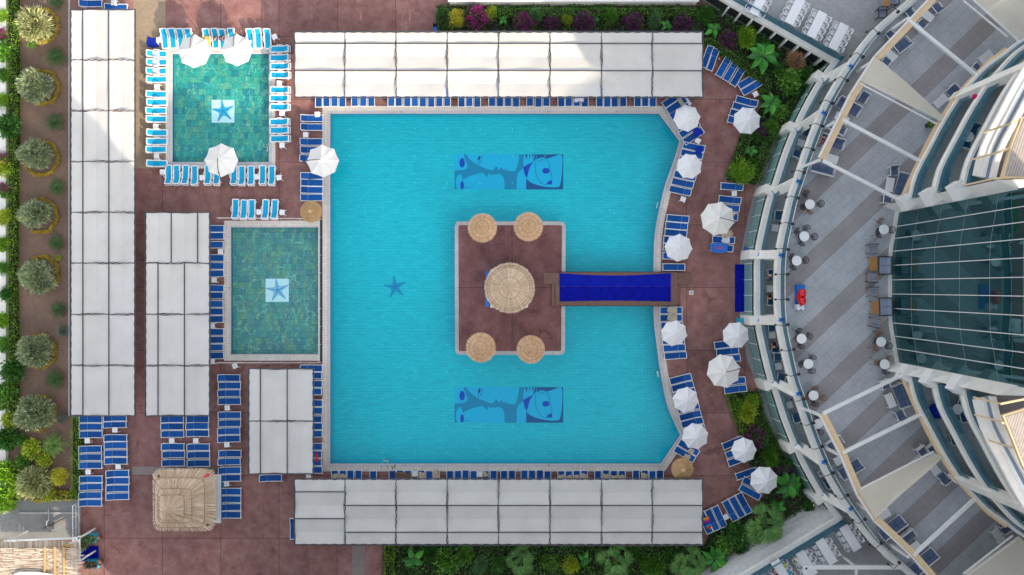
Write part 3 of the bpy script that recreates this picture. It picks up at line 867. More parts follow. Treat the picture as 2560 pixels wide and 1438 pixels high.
def proto_armchair(frame, cush, wood=None):
    r = thing('garden_armchair', 'x', 'armchair'); f = MB()
    for sx in (-1, 1):
        x = .34 * sx
        f.bar((x, .34, 0), (x, .30, .60), .045, .045); f.bar((x, -.34, 0), (x, -.42, .82), .045, .045)
    f.bar((-.34, -.42, .82), (.34, -.42, .82), .05, .045); f.bar((-.34, .30, .33), (.34, .30, .33), .045, .045); f.bar((-.34, -.34, .33), (.34, -.34, .33), .045, .045)
    for i in range(3): f.bar((-.34, -.37 - .016 * i, .44 + .11 * i), (.34, -.37 - .016 * i, .44 + .11 * i), .02, .055)
    f.build('frame', frame, r)
    for sx in (-1, 1): MB().bar((.34 * sx, -.40, .62), (.34 * sx, .34, .60), .06, .04).build('armrest', wood or frame, r)
    MB().box((0, .02, .40), (.60, .58, .11)).build('seat_cushion', cush, r)
    MB().box((0, -.31, .60), (.58, .12, .36), 0, R(10)).build('back_cushion', cush, r)
    return Proto(r, 'armchair')
def proto_white_chair():
    r = thing('plastic_chair', 'x', 'chair')            # back towards local -Y
    MB().box((0, .08, .44), (.42, .34, .035)).build('seat', M['white'], r)
    b = MB(); n = 8
    pts = [(.235 * math.copysign(abs(math.cos(PI + PI * k / n)) ** .5, math.cos(PI + PI * k / n)), -.20 * abs(math.sin(PI * k / n)) ** .5 - .10, .78) for k in range(n + 1)]
    lo = [(p[0] * .9, p[1] * .85, .46) for p in pts]
    for i in range(n): b.quad(lo[i], lo[i + 1], pts[i + 1], pts[i])
    b.tube(pts, .02, 5); b.build('backrest', M['white'], r)
    for sx in (-1, 1):
        MB().bar((.24 * sx, -.10, .66), (.24 * sx, .18, .64), .05, .03).build('armrest', M['white'], r)
        for sy in (-1, 1): MB().bar((.19 * sx, .20 * sy, .43), (.23 * sx, .25 * sy, 0), .035, .035).build('leg', M['white'], r)
    return Proto(r, 'chair')
def proto_dining_table():
    r = thing('dining_table', 'x', 'table')
    for i in (-1, 0, 1): MB().box((0, .79 * i, .73), (.80, .785, .03)).build('tabletop', M['white'], r)
    for sx in (-1, 1):
        for y in (-1.1, -.42, .42, 1.1): MB().bar((.33 * sx, y, .72), (.33 * sx, y, 0), .05, .05).build('leg', M['white'], r)
    return Proto(r, 'table')

def proto_plant(kind, foliage, fm, stem=None, extra=None):
    r = thing(kind, 'x', kind.replace('_', ' '))
    foliage.build('foliage' if kind != 'olive_tree' else 'crown', fm, r)
    if stem: stem.build('trunk' if kind in ('olive_tree', 'fan_palm', 'cycad', 'banana_plant') else 'stem', M['bark'], r)
    if extra: extra[1].build(extra[0], extra[2], r)
    return Proto(r, r['category'])

def person(label, loc, rz, shirt, legs, pose='sit', hair=None):
    r = thing('person', label, 'person', (0, 0, 0))
    J = [(0, 0, .50), (0, -.03, .75), (0, -.04, .98), (0, -.02, 1.08), (0, 0, 1.19), (0, .01, 1.30),
         (.19, -.03, .97), (.27, .10, .74), (.16, .32, .70), (-.19, -.03, .97), (-.27, .10, .74), (-.16, .32, .70),
         (.10, .02, .49), (.12, .43, .50), (.12, .46, .08), (.12, .60, .05), (-.10, .02, .49), (-.12, .43, .50), (-.12, .46, .08), (-.12, .60, .05)]
    E = [(0, 1), (1, 2), (2, 3), (3, 4), (4, 5), (2, 6), (6, 7), (7, 8), (2, 9), (9, 10), (10, 11), (0, 12), (12, 13), (13, 14), (14, 15), (0, 16), (16, 17), (17, 18), (18, 19)]
    rad = [.13, .13, .12, .055, .09, .075, .065, .045, .035, .065, .045, .035, .095, .07, .045, .04, .095, .07, .045, .04]
    def skin(name, idx, grow, mat):
        me = bpy.data.meshes.new(name); mp = {i: k for k, i in enumerate(idx)}
        me.from_pydata([J[i] for i in idx], [(mp[a], mp[b]) for a, b in E if a in mp and b in mp], [])
        o = bpy.data.objects.new(name, me); C.objects.link(o); o.parent = r
        sm = o.modifiers.new('skin', 'SKIN'); sm.use_smooth_shade = True
        for k, i in enumerate(idx):
            v = me.skin_vertices[0].data[k]; v.radius = (rad[i] * grow * (1.25 if i in (1, 2) else 1), rad[i] * grow); v.use_root = (k == 0)
        o.modifiers.new('sub', 'SUBSURF').levels = 1; o.modifiers['sub'].render_levels = 1
        me.materials.append(mat); return o
    skin('body', list(range(20)), 1.0, M['skin'])
    skin('shirt', [0, 1, 2, 6, 9], 1.16, shirt)
    skin('trousers', [0, 12, 13, 16, 17], 1.14, legs)
    h = MB(); h.lathe([(.02, 1.17), (.098, 1.20), (.108, 1.27), (.085, 1.345), (.02, 1.375)], (0, -.025, 0), 12); h.build('hair', hair or M['hair'], r, smooth=True)
    r.location = loc; r.rotation_euler = (0, 0, rz)
    return r
# ================================================================ SETTING
def px_poly(P, z=0.0): return [(q.x, q.y) for q in (W(a, b, z) for a, b in P)]
def px_rect(x0, y0, x1, y1, z=0.0): return px_poly([(x0, y1), (x1, y1), (x1, y0), (x0, y0)], z)

RIGHT = smooth_line([(1699, 353), (1688, 391), (1664, 460), (1651, 511), (1641, 560), (1635, 617), (1634, 719), (1635, 800), (1641, 855), (1651, 930), (1666, 1005), (1685, 1055), (1701, 1088)], 3)
MAIN_PX = [(825, 1160), (825, 284), (1647, 284)] + RIGHT + [(1652, 1160)]
MAIN = px_poly(MAIN_PX)[::-1]
KID1 = px_rect(430, 134, 673, 406)
KID2 = px_rect(577, 568, 797, 886)
def grow(P, d): return offset_poly(P, d)
COP = {'main': grow(MAIN, .66), 'one': grow(KID1, .55), 'two': px_rect(561, 552, 800, 902)}

# ground to the horizon, deck, paths
g = MB(); g.poly([(-900, -900), (900, -900), (900, 900), (-900, 900)], -.03, [px_rect(300, -40, 1830, 1480)])
struct(g.build('ground', M['earth']))
d = MB(); d.poly(px_rect(170, -420, 2700, 1900), 0, [COP['main'], COP['one'], COP['two']])
struct(d.build('pool_deck', M['deck']))
struct(MB().poly(px_rect(333, -420, 414, 421), .004).build('concrete_path', M['tan_concrete']))
struct(MB().poly(px_rect(330, 1167, 560, 1187), .004).build('channel_strip', M['strip_concrete']))
struct(MB().poly(px_poly([(880, 1364), (912, 1364), (912, 1500), (880, 1500)][::-1]), .004).build('pavement_strip', M['strip_concrete']))
struct(MB().poly(px_rect(-400, 1250, 199, 1348), .004).build('service_yard', M['grey_concrete']))
soil = MB(); soil.poly(px_rect(14, -420, 175, 1250), .004); soil.poly(px_rect(174, 1036, 200, 1250), .005)
struct(soil.build('garden_soil', M['soil']))
MB_kerb = MB(); MB_kerb.prism(px_rect(173, -420, 176, 1040), 0, .12); MB_kerb.prism(px_rect(197, 1036, 201, 1345), 0, .12); MB_kerb.prism(px_rect(50, 1280, 197, 1284), 0, .10)
struct(MB_kerb.build('garden_kerb', M['kerb_concrete']))
beds = MB()
BED_TOP = [(1092, 16), (1770, 16), (1830, 45), (2056, 176), (2062, 196), (1985, 275), (1935, 355), (1894, 462), (1816, 450), (1850, 340), (1908, 262), (1910, 205), (1760, 110), (1750, 82), (1092, 82)]
BED_LOW = [(1816, 984), (1897, 978), (1912, 1040), (1960, 1140), (2032, 1250), (2075, 1290), (1900, 1395), (1820, 1440), (1790, 1460), (958, 1460), (958, 1362), (1762, 1362), (1775, 1330), (1880, 1275), (1915, 1235), (1880, 1180), (1850, 1090)]
beds.poly(px_poly(BED_TOP[::-1]), .006); beds.poly(px_poly(BED_LOW[::-1]), .006)
struct(beds.build('planting_bed_soil', M['dark_soil']))
WALK = smooth_line([(1890, 462), (1935, 352), (1985, 272), (2062, 190)], 4)
wk = [(2062, 190), (2110, 210), (2040, 300), (1965, 440), (1930, 560), (1915, 719), (1930, 880), (1965, 1000), (2040, 1140), (2120, 1260), (2070, 1288), (2032, 1248), (1958, 1138), (1910, 1040), (1897, 978), (1868, 900), (1850, 800), (1848, 719), (1850, 640), (1870, 545), (1890, 462), (1935, 352), (1985, 272)]
struct(MB().poly(px_poly(wk[::-1]), .008).build('walkway', M['walk']))
struct(MB().poly(px_rect(1245, 3, 1745, 19), .004).build('back_path', M['deck']))

# pools
def pool(nm, water_poly, cop_poly, depth, floor_mat, water_mat, lvl=-.09, ed=.26):
    wp = [Vector((x, y)) for x, y in water_poly]
    f = struct(MB().poly(grow(water_poly, .02), -depth).build('pool_floor', floor_mat))
    w = MB()
    n = len(water_poly)
    def ring(z0, z1):
        m = MB()
        for i in range(n):
            a, b = water_poly[i], water_poly[(i + 1) % n]
            m.add([(a[0], a[1], z0), (b[0], b[1], z0), (b[0], b[1], z1), (a[0], a[1], z1)], [(0, 1, 2, 3)])
        return m
    struct(ring(-depth, -.42).build('pool_wall', M['poolwall_low']))
    struct(ring(-.42, .0).build('pool_waterline_tile', M['poolwall']))
    struct(MB().poly(grow(water_poly, -.003), lvl).build('pool_water', water_mat))
    c = MB()
    c.prism(cop_poly, -.05, .03, [grow(water_poly, ed + .002)])
    struct(c.build('pool_coping', M['coping']))
    l = MB(); l.prism(grow(water_poly, ed), -.05, .035, [grow(water_poly, -.02)])
    struct(l.build('pool_edge_drain', M['drain']))
    return f
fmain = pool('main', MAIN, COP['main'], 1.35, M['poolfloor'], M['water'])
fone = pool('one', KID1, COP['one'], .45, M['mosaic_one'], M['water_kids'])
ftwo = pool('two', KID2, COP['two'], .45, M['mosaic_two'], M['water_kids'], ed=.09)
# floor inlets (pale dots)
ZB = -1.35
ins = MB()
for i in range(10):
    for j in range(13):
        x, y = 875 + 81.2 * i, 323 + 67.4 * j
        if 1130 < x < 1420 and 548 < y < 892: continue
        if x > 1625 and abs(y - 719) < 190: continue
        c = W(x, y, ZB)
        ins.lathe([(.045, 0), (.045, .012), (.02, .02)], (c.x, c.y, ZB + .001), 10)
o = ins.build('floor_inlets', M['dot']); o.parent = fmain; struct(o, 'stuff')
for fl, xs, ys, z in ((fone, (480, 560, 640), (176, 243, 378), -.45), (ftwo, (608, 690, 772), (587, 655, 722, 794, 861), -.45)):
    m = MB()
    for x in xs:
        for y in ys:
            c = W(x, y, z); m.lathe([(.045, 0), (.045, .01), (.02, .016)], (c.x, c.y, z + .001), 8)
    o = m.build('floor_inlets', M['dot']); o.parent = fl; struct(o, 'stuff')

# starfish panels and face murals on the pool floors
STAR = [(0, -1.0), (.13, -.52), (.22, -.22), (.50, -.30), (.98, -.60), (.62, -.12), (.40, .10), (.62, .35), (.98, .62), (.45, .40), (.10, .42), (-.05, .75), (-.32, 1.0), (-.25, .55), (-.22, .30), (-.55, .12), (-1.0, .02), (-.55, -.10), (-.25, -.20), (-.15, -.55)]
def star_px(cx, cy, r, k=1.0):
    out = []
    for i in range(5):
        a = R(-98 + 72 * i)
        tip = (cx + r * k * math.cos(a), cy + r * k * math.sin(a))
        for da, q in ((-36, .36), (-13, .56), (-4, .90), (0, 1.0), (4, .90), (13, .56)):
            out.append((cx + r * (q * k + (0 if k == 1 else 0)) * math.cos(a + R(da)), cy + r * q * k * math.sin(a + R(da))))
    return out
def starfish(cx, cy, r, z, label, body, panel=None):
    t = thing('starfish_mosaic', label, 'mosaic', W(cx, cy, z), None)
    zz = z + .004
    if panel:
        MB().prism(px_rect(*panel, z), z, zz).build('panel', M['star_panel'], t); zz += .004
    MB().poly(px_poly(star_px(cx, cy, r, 1.0)[::-1], z), zz).build('outline', M['star_line'], t)
    st = MB().poly(px_poly(star_px(cx, cy, r, .93)[::-1], z), zz + .004).build('star', body, t)
    dts = MB()
    for i in range(5):
        a = R(-98 + 72 * i)
        for k in range(7):
            q = W(cx + r * (.10 + .115 * k) * math.cos(a), cy + r * (.10 + .115 * k) * math.sin(a), z)
            dts.lathe([(.060 - .005 * k, 0), (.058 - .005 * k, .004)], (q.x, q.y, zz + .005), 8)
    struct(dts.build('dots', M['star_line'], t, st), 'stuff')
starfish(558, 278, 29, -.449, 'starfish mosaic on a pale square panel in the upper green pool', M['star_mid'], (529, 250, 586, 307))
starfish(694, 726, 29, -.449, 'starfish mosaic on a white square panel in the lower green pool', M['star_pale'], (664, 697, 722, 755))
starfish(988, 718, 29, ZB + .001, 'plain blue starfish without panel on the big turquoise pool floor', M['star_blue'])

def mural(ox, oy, w, h, label):
    z = ZB + .002
    t = thing('face_mural', label, 'mural', W(ox + w / 2, oy + h / 2, z))
    def T(P): return px_poly([(ox + (a - 270) / 2048 * w, oy + (b - 195) / 665 * h) for a, b in P], z)
    def lay(name, polys, mat, lv):
        m = MB()
        for P in polys: m.poly(T(smooth_closed(P)), z + .004 * lv)
        m.build(name, mat, t)
    def smooth_closed(P): return P
    def sm(P, k=4): return smooth_line(P, k)
    MB().prism(T([(270, 195), (2318, 195), (2318, 860), (270, 860)]), z, z + .004).build('panel', M['art_cyan'], t)
    teal = sm([(445, 195), (470, 290), (515, 400), (505, 455), (440, 490), (270, 500)]) + [(270, 860), (325, 860)] + sm([(325, 860), (300, 780), (300, 680), (335, 595), (380, 565), (410, 610), (430, 675)]) + sm([(430, 675), (560, 605), (700, 565), (810, 545), (875, 630), (920, 548), (965, 600), (990, 560), (1020, 585), (1060, 568), (1130, 570), (1180, 610), (1210, 700), (1215, 860)], 2) + [(1440, 860)] + sm([(1440, 860), (1445, 640), (1480, 530), (1560, 450), (1570, 300), (1595, 195)]) + [(1485, 195)] + sm([(1485, 195), (1475, 330), (1440, 450), (1400, 515), (1260, 498), (1240, 452), (1200, 500), (1155, 435), (1110, 495), (1080, 440), (1045, 420), (995, 500), (850, 460), (700, 390), (570, 300), (490, 195)], 2)
    lay('silhouette', [teal], M['art_teal'], 2)
    navy1 = [(1830, 195), (2250, 195)] + sm([(2225, 205), (2020, 275), (1940, 255), (1860, 270), (1815, 300)])
    navy2 = [(1618, 860), (1625, 650)] + sm([(1625, 650), (1700, 720), (1850, 780), (2030, 815), (2200, 815), (2255, 780), (2290, 600), (2305, 300), (2285, 215), (2250, 200)]) + [(2318, 195), (2318, 860)]
    fingers = [[(1605, 195), (1650, 195), (1622, 300)], [(1680, 195), (1712, 195), (1676, 280)], [(1735, 195), (1772, 195), (1728, 275)], [(1785, 195), (1828, 195), (1800, 290), (1750, 328)]]
    lay('navy_field', [navy1], M['art_navy'], 2); lay('navy_field', [navy2], M['art_navy'], 2)
    for P in fingers: lay('finger_gap', [P], M['art_navy'], 2)
    ell = lambda cx, cy, a, b, r=0: [(cx + a * math.cos(k * PI / 10) * math.cos(r) - b * math.sin(k * PI / 10) * math.sin(r), cy + a * math.cos(k * PI / 10) * math.sin(r) + b * math.sin(k * PI / 10) * math.cos(r)) for k in range(20)]
    blue = [ell(415, 355, 52, 90), ell(415, 780, 35, 78), ell(1993, 507, 70, 54), [(1560, 435), (1815, 305), (1745, 355), (1690, 440), (1632, 645), (1590, 570)], [(2005, 765), (2020, 720), (2060, 690), (2110, 685), (2108, 765)]]
    for P in blue: lay('eye', [P], M['art_blue'], 3)
    for P in ([(1800, 340), (1800, 550), (1840, 650), (1890, 730), (1965, 762), (2010, 765)], [(1840, 325), (1980, 285)], [(2000, 280), (2060, 370), (2065, 470), (2100, 580), (2110, 690)], [(720, 300), (718, 375), (740, 385), (785, 300), (795, 200)], [(720, 290), (750, 205)], [(450, 825), (560, 810)]):
        q = T(P)
        ln = MB()
        for a, b in zip(q, q[1:]): ln.bar((a[0], a[1], z + .014), (b[0], b[1], z + .014), .035, .004)
        ln.build('line', M['art_navy'], t)
    lay('iris', [ell(738, 265, 22, 45, .3)], M['art_navy'], 4)
mural(1136, 386, 272, 88, 'face mural on the pool floor above the island')
mural(1136, 968, 272, 89, 'face mural on the pool floor below the island')

# ================================================================ ISLAND AND BRIDGE
isl = px_poly([(1137, 566), (1142, 555), (1150, 554), (1402, 554), (1411, 558), (1414, 566), (1412, 876), (1408, 885), (1400, 887), (1150, 887), (1141, 884), (1138, 876)][::-1])
inn = grow(isl, -.33)
t = thing('pool_island', 'square maroon island with pale stone rim in the big pool', 'island', W(1275, 720, 0))
MB().prism(grow(isl, -.01), -1.33, .095).build('body', M['poolwall_low'], t)
MB().prism(isl, -.12, .12, [inn]).build('rim', M['kerb_concrete'], t)
MB().prism(grow(inn, -.004), .05, .10).build('floor', M['island_deck'], t)

t = thing('footbridge', 'wooden footbridge with black railings between the island and the deck', 'bridge', W(1545, 722, 0))
NB = 18; x0b, x1b = W(1398, 722).x, W(1692, 722).x
def arch(s): return .30 + .34 * math.sin(PI * s)
yb0, yb1 = W(0, 765).y, W(0, 681).y
def deckstrip(ya, yb_, xa, xb, dz, th, name, mat):
    m = MB(); vs = []; n = NB
    for i in range(n + 1):
        s = i / n; x = xa + (xb - xa) * s; s2 = (x - x0b) / (x1b - x0b); z = arch(s2) + dz
        vs += [(x, ya, z - th), (x, yb_, z - th), (x, yb_, z), (x, ya, z)]
    fs = [(0, 1, 2, 3), tuple(n * 4 + k for k in (3, 2, 1, 0))]
    for i in range(n): fs += [(i * 4 + k, i * 4 + 4 + k, i * 4 + 4 + (k + 1) % 4, i * 4 + (k + 1) % 4) for k in range(4)]
    m.add(vs, fs); return m
deckstrip(yb0, yb1, x0b, x1b, 0, .14, 'deck', None).build('deck', M['plank'], t)
for side, y in ((0, W(0, 681).y), (1, W(0, 764).y)):
    m = MB()
    for hgt in (.95, .5):
        m.tube([(x0b + (x1b - x0b) * i / 16, y, arch(i / 16) + hgt) for i in range(17)], .022, 5)
    hr = m.build('handrail', M['black'], t)
    for i in range(13):
        s = i / 12; x = x0b + (x1b - x0b) * s
        MB().bar((x, y, arch(s) - .1), (x, y, arch(s) + .97), .05, .05).build('post', M['black'], t, hr)
for k, (pa, pb, h) in enumerate((((1379, 711, 1388, 765), None, .13), ((1388, 711, 1398, 765), None, .25), ((1692, 711, 1700, 765), None, .14), ((1683.5, 711, 1692, 765), None, .24))):
    hb = .10 if k < 2 else 0
    MB().prism(px_rect(*pa), 0, hb + h).build('step', M['plank'], t)
def ramp(xa, xb, za, zb):
    y0, y1 = W(0, 711).y, W(0, 682).y; xa, xb = W(xa, 0).x, W(xb, 0).x
    return MB().add([(xa, y0, 0), (xb, y0, 0), (xb, y1, 0), (xa, y1, 0), (xa, y0, za), (xb, y0, zb), (xb, y1, zb), (xa, y1, za)], [(0, 3, 2, 1), (4, 5, 6, 7), (0, 1, 5, 4), (1, 2, 6, 5), (2, 3, 7, 6), (3, 0, 4, 7)])
ramp(1360, 1397.5, .13, .32).build('ramp', M['plank'], t)
ramp(1692.5, 1730, .30, .02).build('ramp', M['plank'], t)
xc0, xc1 = W(1397, 0, .35).x, W(1677, 0, .35).x
def runner(ya0, yam, yb0_, ybm):
    m = MB(); vs = []; n = 24
    for i in range(n + 1):
        s = i / n; x = xc0 + (xc1 - xc0) * s; q = math.sin(PI * s); z = arch((x - x0b) / (x1b - x0b)) + .016
        kx = .012 * math.sin(i * 2.1)
        y0_, y1_ = W(0, ya0 + (yam - ya0) * q, z).y + kx, W(0, yb0_ + (ybm - yb0_) * q, z).y
        vs += [(x, y0_, z - .012), (x, y1_, z - .012), (x, y1_, z), (x, y0_, z)]
    fs = [(0, 1, 2, 3), tuple(n * 4 + k for k in (3, 2, 1, 0))]
    for i in range(n): fs += [(i * 4 + k, i * 4 + 4 + k, i * 4 + 4 + (k + 1) % 4, i * 4 + (k + 1) % 4) for k in range(4)]
    return m.add(vs, fs)
M['carpet_light'] = plain('lighter_blue_carpet', (.005, .013, .34), .95, .14, 1.2, bump=.2)  # second carpet strip in a lighter blue
cp = runner(754, 752, 717, 716.5).build('carpet', M['carpet'])
tag(runner(716.6, 716.1, 683, 689).build('carpet', M['carpet_light']), 'lighter blue carpet strip on the upper half of the footbridge', 'carpet')
tag(cp, 'darker royal blue carpet strip on the lower half of the footbridge', 'carpet')

# straw parasols on the island and the round straw bar
PT = proto_thatch(1.28, [(.60, 1.0, 0), (.30, .70, .09), (.02, .42, .18)], .75, 3, 130)
for i, (x, y, rr, where) in enumerate(((1206, 570, 38, 'upper left'), (1321, 567, 38, 'upper right'), (1202, 869, 39, 'lower left'), (1327, 874, 37, 'lower right'))):
    PT.place(W(x, y, 2.1) - Vector((0, 0, 2.0)), i * 1.3, f'round straw parasol at the {where} corner of the pool island', 'straw parasols on the island', rr / 38)
t = thing('straw_bar', 'large round straw roofed bar at the middle of the pool island', 'bar hut', W(1274, 720, 2.6) - Vector((0, 0, 2.5)))
rg = random.Random(9); cx, cy = t.location.x, t.location.y
def shift(mb, dx, dy, dz=0):
    mb.v = [p + Vector((dx, dy, dz)) for p in mb.v]; return mb
m = MB(); m.recalc = False
for f0, f1, za, zb, n in ((1.50, 2.20, 2.62, 2.30, 150), (.72, 1.72, 3.16, 2.70, 120), (.02, .88, 3.85, 3.36, 80)):
    thatch_tier(m, f0, za, f1, zb, n, rg)
th = shift(m, cx, cy).build('thatch', M['thatch_pale'], t)
hoops([(1.73, 2.73), (1.52, 2.66), (.89, 3.40), (1.95, 2.44)], None, .018, cx, cy).build('tier_shade_ring', M['tier_shade'], t, th)
shift(MB().lathe([(2.12, 2.25), (1.6, 2.52), (.8, 3.02), (.05, 3.65)], n=40), cx, cy).build('thatch_core', M['thatch_core'], t)
shift(MB().lathe([(.09, 3.62), (.05, 3.80), (.01, 3.9)], n=8), cx, cy).build('finial', M['thatch_core'], t)
for k in range(4):
    a = PI / 4 + k * PI / 2
    MB().tube([(cx + 1.6 * math.cos(a), cy + 1.6 * math.sin(a), .1), (cx + 1.6 * math.cos(a), cy + 1.6 * math.sin(a), 2.5)], .09, 8).build('post', M['bark'], t)
MB().prism(px_rect(1226, 674, 1320, 769, .9), .95, 1.02).build('counter', M['white_paint'], t)
MB().prism(px_rect(1230, 678, 1316, 765, .9), .1, .95).build('counter_front', M['turquoise'], t)
for y in (690, 757):
    MB().prism(px_rect(1214, y - 12, 1222, y + 10, .9), .88, .93).build('side_shelf', M['sign_blue'], t)

# ================================================================ SHADE PERGOLAS
ZS = 2.7
def pergola(name_label, bays, axis, cross, across, alt=None, desc=''):
    """bays: photo coordinates along AXIS ('x' or 'y') of bay limits; ACROSS: (lo, hi) limits; CROSS: per bay list of crossbar positions"""
    mid = ((bays[0] + bays[-1]) / 2, (across[0] + across[1]) / 2)
    loc = W(*(mid if axis == 'x' else mid[::-1]), 0)
    t = thing('shade_pergola', name_label, 'pergola', loc)
    P = (lambda a, c, z: W(a, c, z)) if axis == 'x' else (lambda a, c, z: W(c, a, z))
    rg = random.Random(int(bays[0]))
    for i in range(len(bays) - 1):
        a0, a1 = bays[i] + 1.7, bays[i + 1] - 1.7
        bars = cross[i]
        nodes = [across[0] + 2] + list(bars) + [across[1] - 2]
        prof = []
        for k in range(len(nodes) - 1):
            c0, c1 = nodes[k], nodes[k + 1]; full = abs(c1 - c0) > 42
            steps = 8 if full else 4
            for j in range(steps):
                u = j / steps
                dip = (.17 * (1 - abs(2 * u - 1)) if full else .085 * (u if k == 0 else 0) * 0)
                prof.append((c0 + (c1 - c0) * u, ZS - .03 - dip))
        prof.append((nodes[-1], ZS - .05))
        na = 16; vs = []
        wv = [rg.uniform(-1, 1) for _ in range(8)]
        for c, z in prof:
            for j in range(na + 1):
                u = j / na
                edge = 0
                if j in (0, na):
                    edge = .75 * math.sin((c - across[0]) / 17 + wv[0 if j == 0 else 1] * 3) + .5 * math.sin((c - across[0]) / 6.3 + wv[2] * 4)
                    edge *= 1 if j == 0 else -1
                    edge += .5 if j == 0 else -.5
                cc = c
                if c in (nodes[0], nodes[-1]): cc = c + (1 if c == nodes[0] else -1) * (.9 + .8 * math.sin(j * 1.9 + wv[3] * 5))
                zz = z - .05 * math.sin(PI * u) + .012 * math.sin(u * 9 + wv[4] * 5 + c * .05)
                vs.append(P(a0 + (a1 - a0) * u + edge, cc, zz))
        w = na + 1
        MB().add(vs, [(r_ * w + j, r_ * w + j + 1, (r_ + 1) * w + j + 1, (r_ + 1) * w + j) for r_ in range(len(prof) - 1) for j in range(na)]).build('sail', M['sail'], t, smooth=False)
        for c in bars:
            MB().bar(P(bays[i] - .5, c, ZS), P(bays[i + 1] + .5, c, ZS), .075, .06).build('crossbar', M['steel'], t)
    rafters = {}
    for a in bays:
        rafters[a] = MB().bar(P(a, across[0] - 1, ZS - .10), P(a, across[1] + 1, ZS - .10), .085, .09).build('rafter', M['steel'], t)
        far0 = abs(across[0] - (719 if axis == 'x' else 1280)) > abs(across[1] - (719 if axis == 'x' else 1280))
        for fr in (.13, .50):
            c = across[0] + (across[1] - across[0]) * (fr if far0 else 1 - fr)
            MB().bar(P(a, c, ZS - .1), Vector((P(a, c, ZS).x, P(a, c, ZS).y, 0)), .085, .085).build('post', M['steel'], t)
    for c in across:
        MB().bar(P(bays[0] - 1, c, ZS - .095), P(bays[-1] + 1, c, ZS - .095), .085, .085).build('edge_beam', M['steel'], t)
    for a in bays[1:-1]:                                # white lacing cord along each inner rafter
        n = 18
        q = [P(a + (1.9 if k % 2 else -1.9), across[0] + 3 + (across[1] - across[0] - 6) * k / n, ZS - .04) for k in range(n + 1)]
        MB().tube(q, .012, 3).build('lacing', M['white'], t, rafters[a])
    return t
hb = [736, 862, 990, 1118, 1246, 1375, 1504, 1631, 1757]
pergola('long shade pergola above the big pool, partly in sunlight', hb, 'x', [(109, 177)] * 8, (79, 244))
pergola('long shade pergola below the big pool, wholly in shade', hb, 'x', [(1230, 1297)] + [(1264, 1331)] * 7, (1197, 1363))
pergola('tall eight sail pergola beside the olive garden', [24, 150, 277, 404, 531, 658, 786, 914, 1040], 'y', [(207, 272)] * 8, (176, 338))
pergola('four sail pergola between the garden pergola and lower green pool', [531, 658, 786, 914, 1040], 'y', [(428, 494)] + [(395, 461)] * 3, (363, 525))
pergola('small two sail pergola under the lower green pool', [922, 1053, 1185], 'y', [(651, 718)] * 2, (621, 784))
# ================================================================ LOUNGERS
LB, LC, ST = proto_lounger(), proto_cyan(), proto_sidetable()
rgl = random.Random(4)
def row(clusters, fixed, axis, rz, proto, what, desc, group, order, cl_word='group', jit=.018):
    """clusters of photo positions along AXIS, at the FIXED other photo coordinate; ORDER: 'left' or 'top'"""
    nc = len(clusters)
    for ci, cl in enumerate(clusters):
        n = len(cl)
        for k, a in enumerate(cl):
            f = fixed[ci] if isinstance(fixed, (list, tuple)) else fixed
            x, y = (a, f) if axis == 'x' else (f, a)
            if n == 1: lab = f'{what}, alone as the {ORD[ci]} {cl_word} from {order}, {desc}' if nc > 1 else f'{what}, {desc}'
            else:
                lab = f'{what}, {ORD[k]} of {NUM[n]} from {order}'
                lab += f' in {ORD[ci]} {cl_word} {desc}' if nc > 1 else f' {desc}'
            q = W(x, y, .33); q.z = 0; oo = rgl.uniform(-.04, .04)
            q += Vector((-math.sin(rz) * oo, math.cos(rz) * oo, 0))
            proto.place(q, rz + rgl.uniform(-1, 1) * jit, lab, group)
UP, DOWN, LEFT, RIGHTR = 0.0, PI, PI / 2, -PI / 2
G = 'blue sun loungers around the pools'
row([[1048, 1067, 1086], [1123, 1143, 1163], [1198, 1217, 1238, 1257]], 228, 'y', LEFT, LB, 'blue lounger', 'along the green hedge', G, 'top')
row([[1046, 1061], [1095, 1113, 1133, 1152], [1184, 1202, 1221, 1241]], [289, 291, 296], 'y', LEFT, LB, 'blue lounger', 'of the column second from hedge', G, 'top')
row([[1048, 1066, 1085], [1117, 1136, 1157]], [432, 434], 'y', LEFT, LB, 'blue lounger', 'left column above square straw gazebo', G, 'top')
row([[1048, 1065, 1083], [1118, 1137, 1158]], [495, 497], 'y', LEFT, LB, 'blue lounger', 'right column above square straw gazebo', G, 'top')
row([[945, 964, 983, 1003], [1038, 1058, 1078, 1097], [1134, 1154, 1176, 1195], [1229, 1248, 1268, 1287]], [574, 574, 575, 575], 'y', LEFT, LB, 'blue lounger', 'right of straw gazebo', G, 'top')
row([[921, 939, 960, 979], [1008, 1027, 1048, 1066, 1085], [1117, 1136, 1156, 1175]], 778, 'y', LEFT, LB, 'blue lounger', 'under small two sail pergola', G, 'top')
row([[572, 590, 612], [645, 665, 684], [721, 739, 760, 779, 798], [830, 850, 869, 889]], 532, 'y', LEFT, LB, 'blue lounger', 'left of lower green pool', G, 'top')
row([[296, 318], [355, 375, 396], [440, 457, 475, 494]], [781, 779, 781], 'y', LEFT, LB, 'blue lounger', 'at left edge of big pool', G, 'top')
row([[797, 816, 836, 856], [887, 908, 928], [978, 997, 1018, 1037, 1057, 1078, 1098, 1118], [1154, 1173, 1193], [1230, 1250, 1270, 1290], [1325, 1346, 1366], [1403, 1422, 1442, 1462], [1499, 1518, 1537, 1558], [1594, 1613, 1632]], 240, 'x', UP, LB, 'blue lounger', 'under upper long pergola', G, 'left', jit=.008)
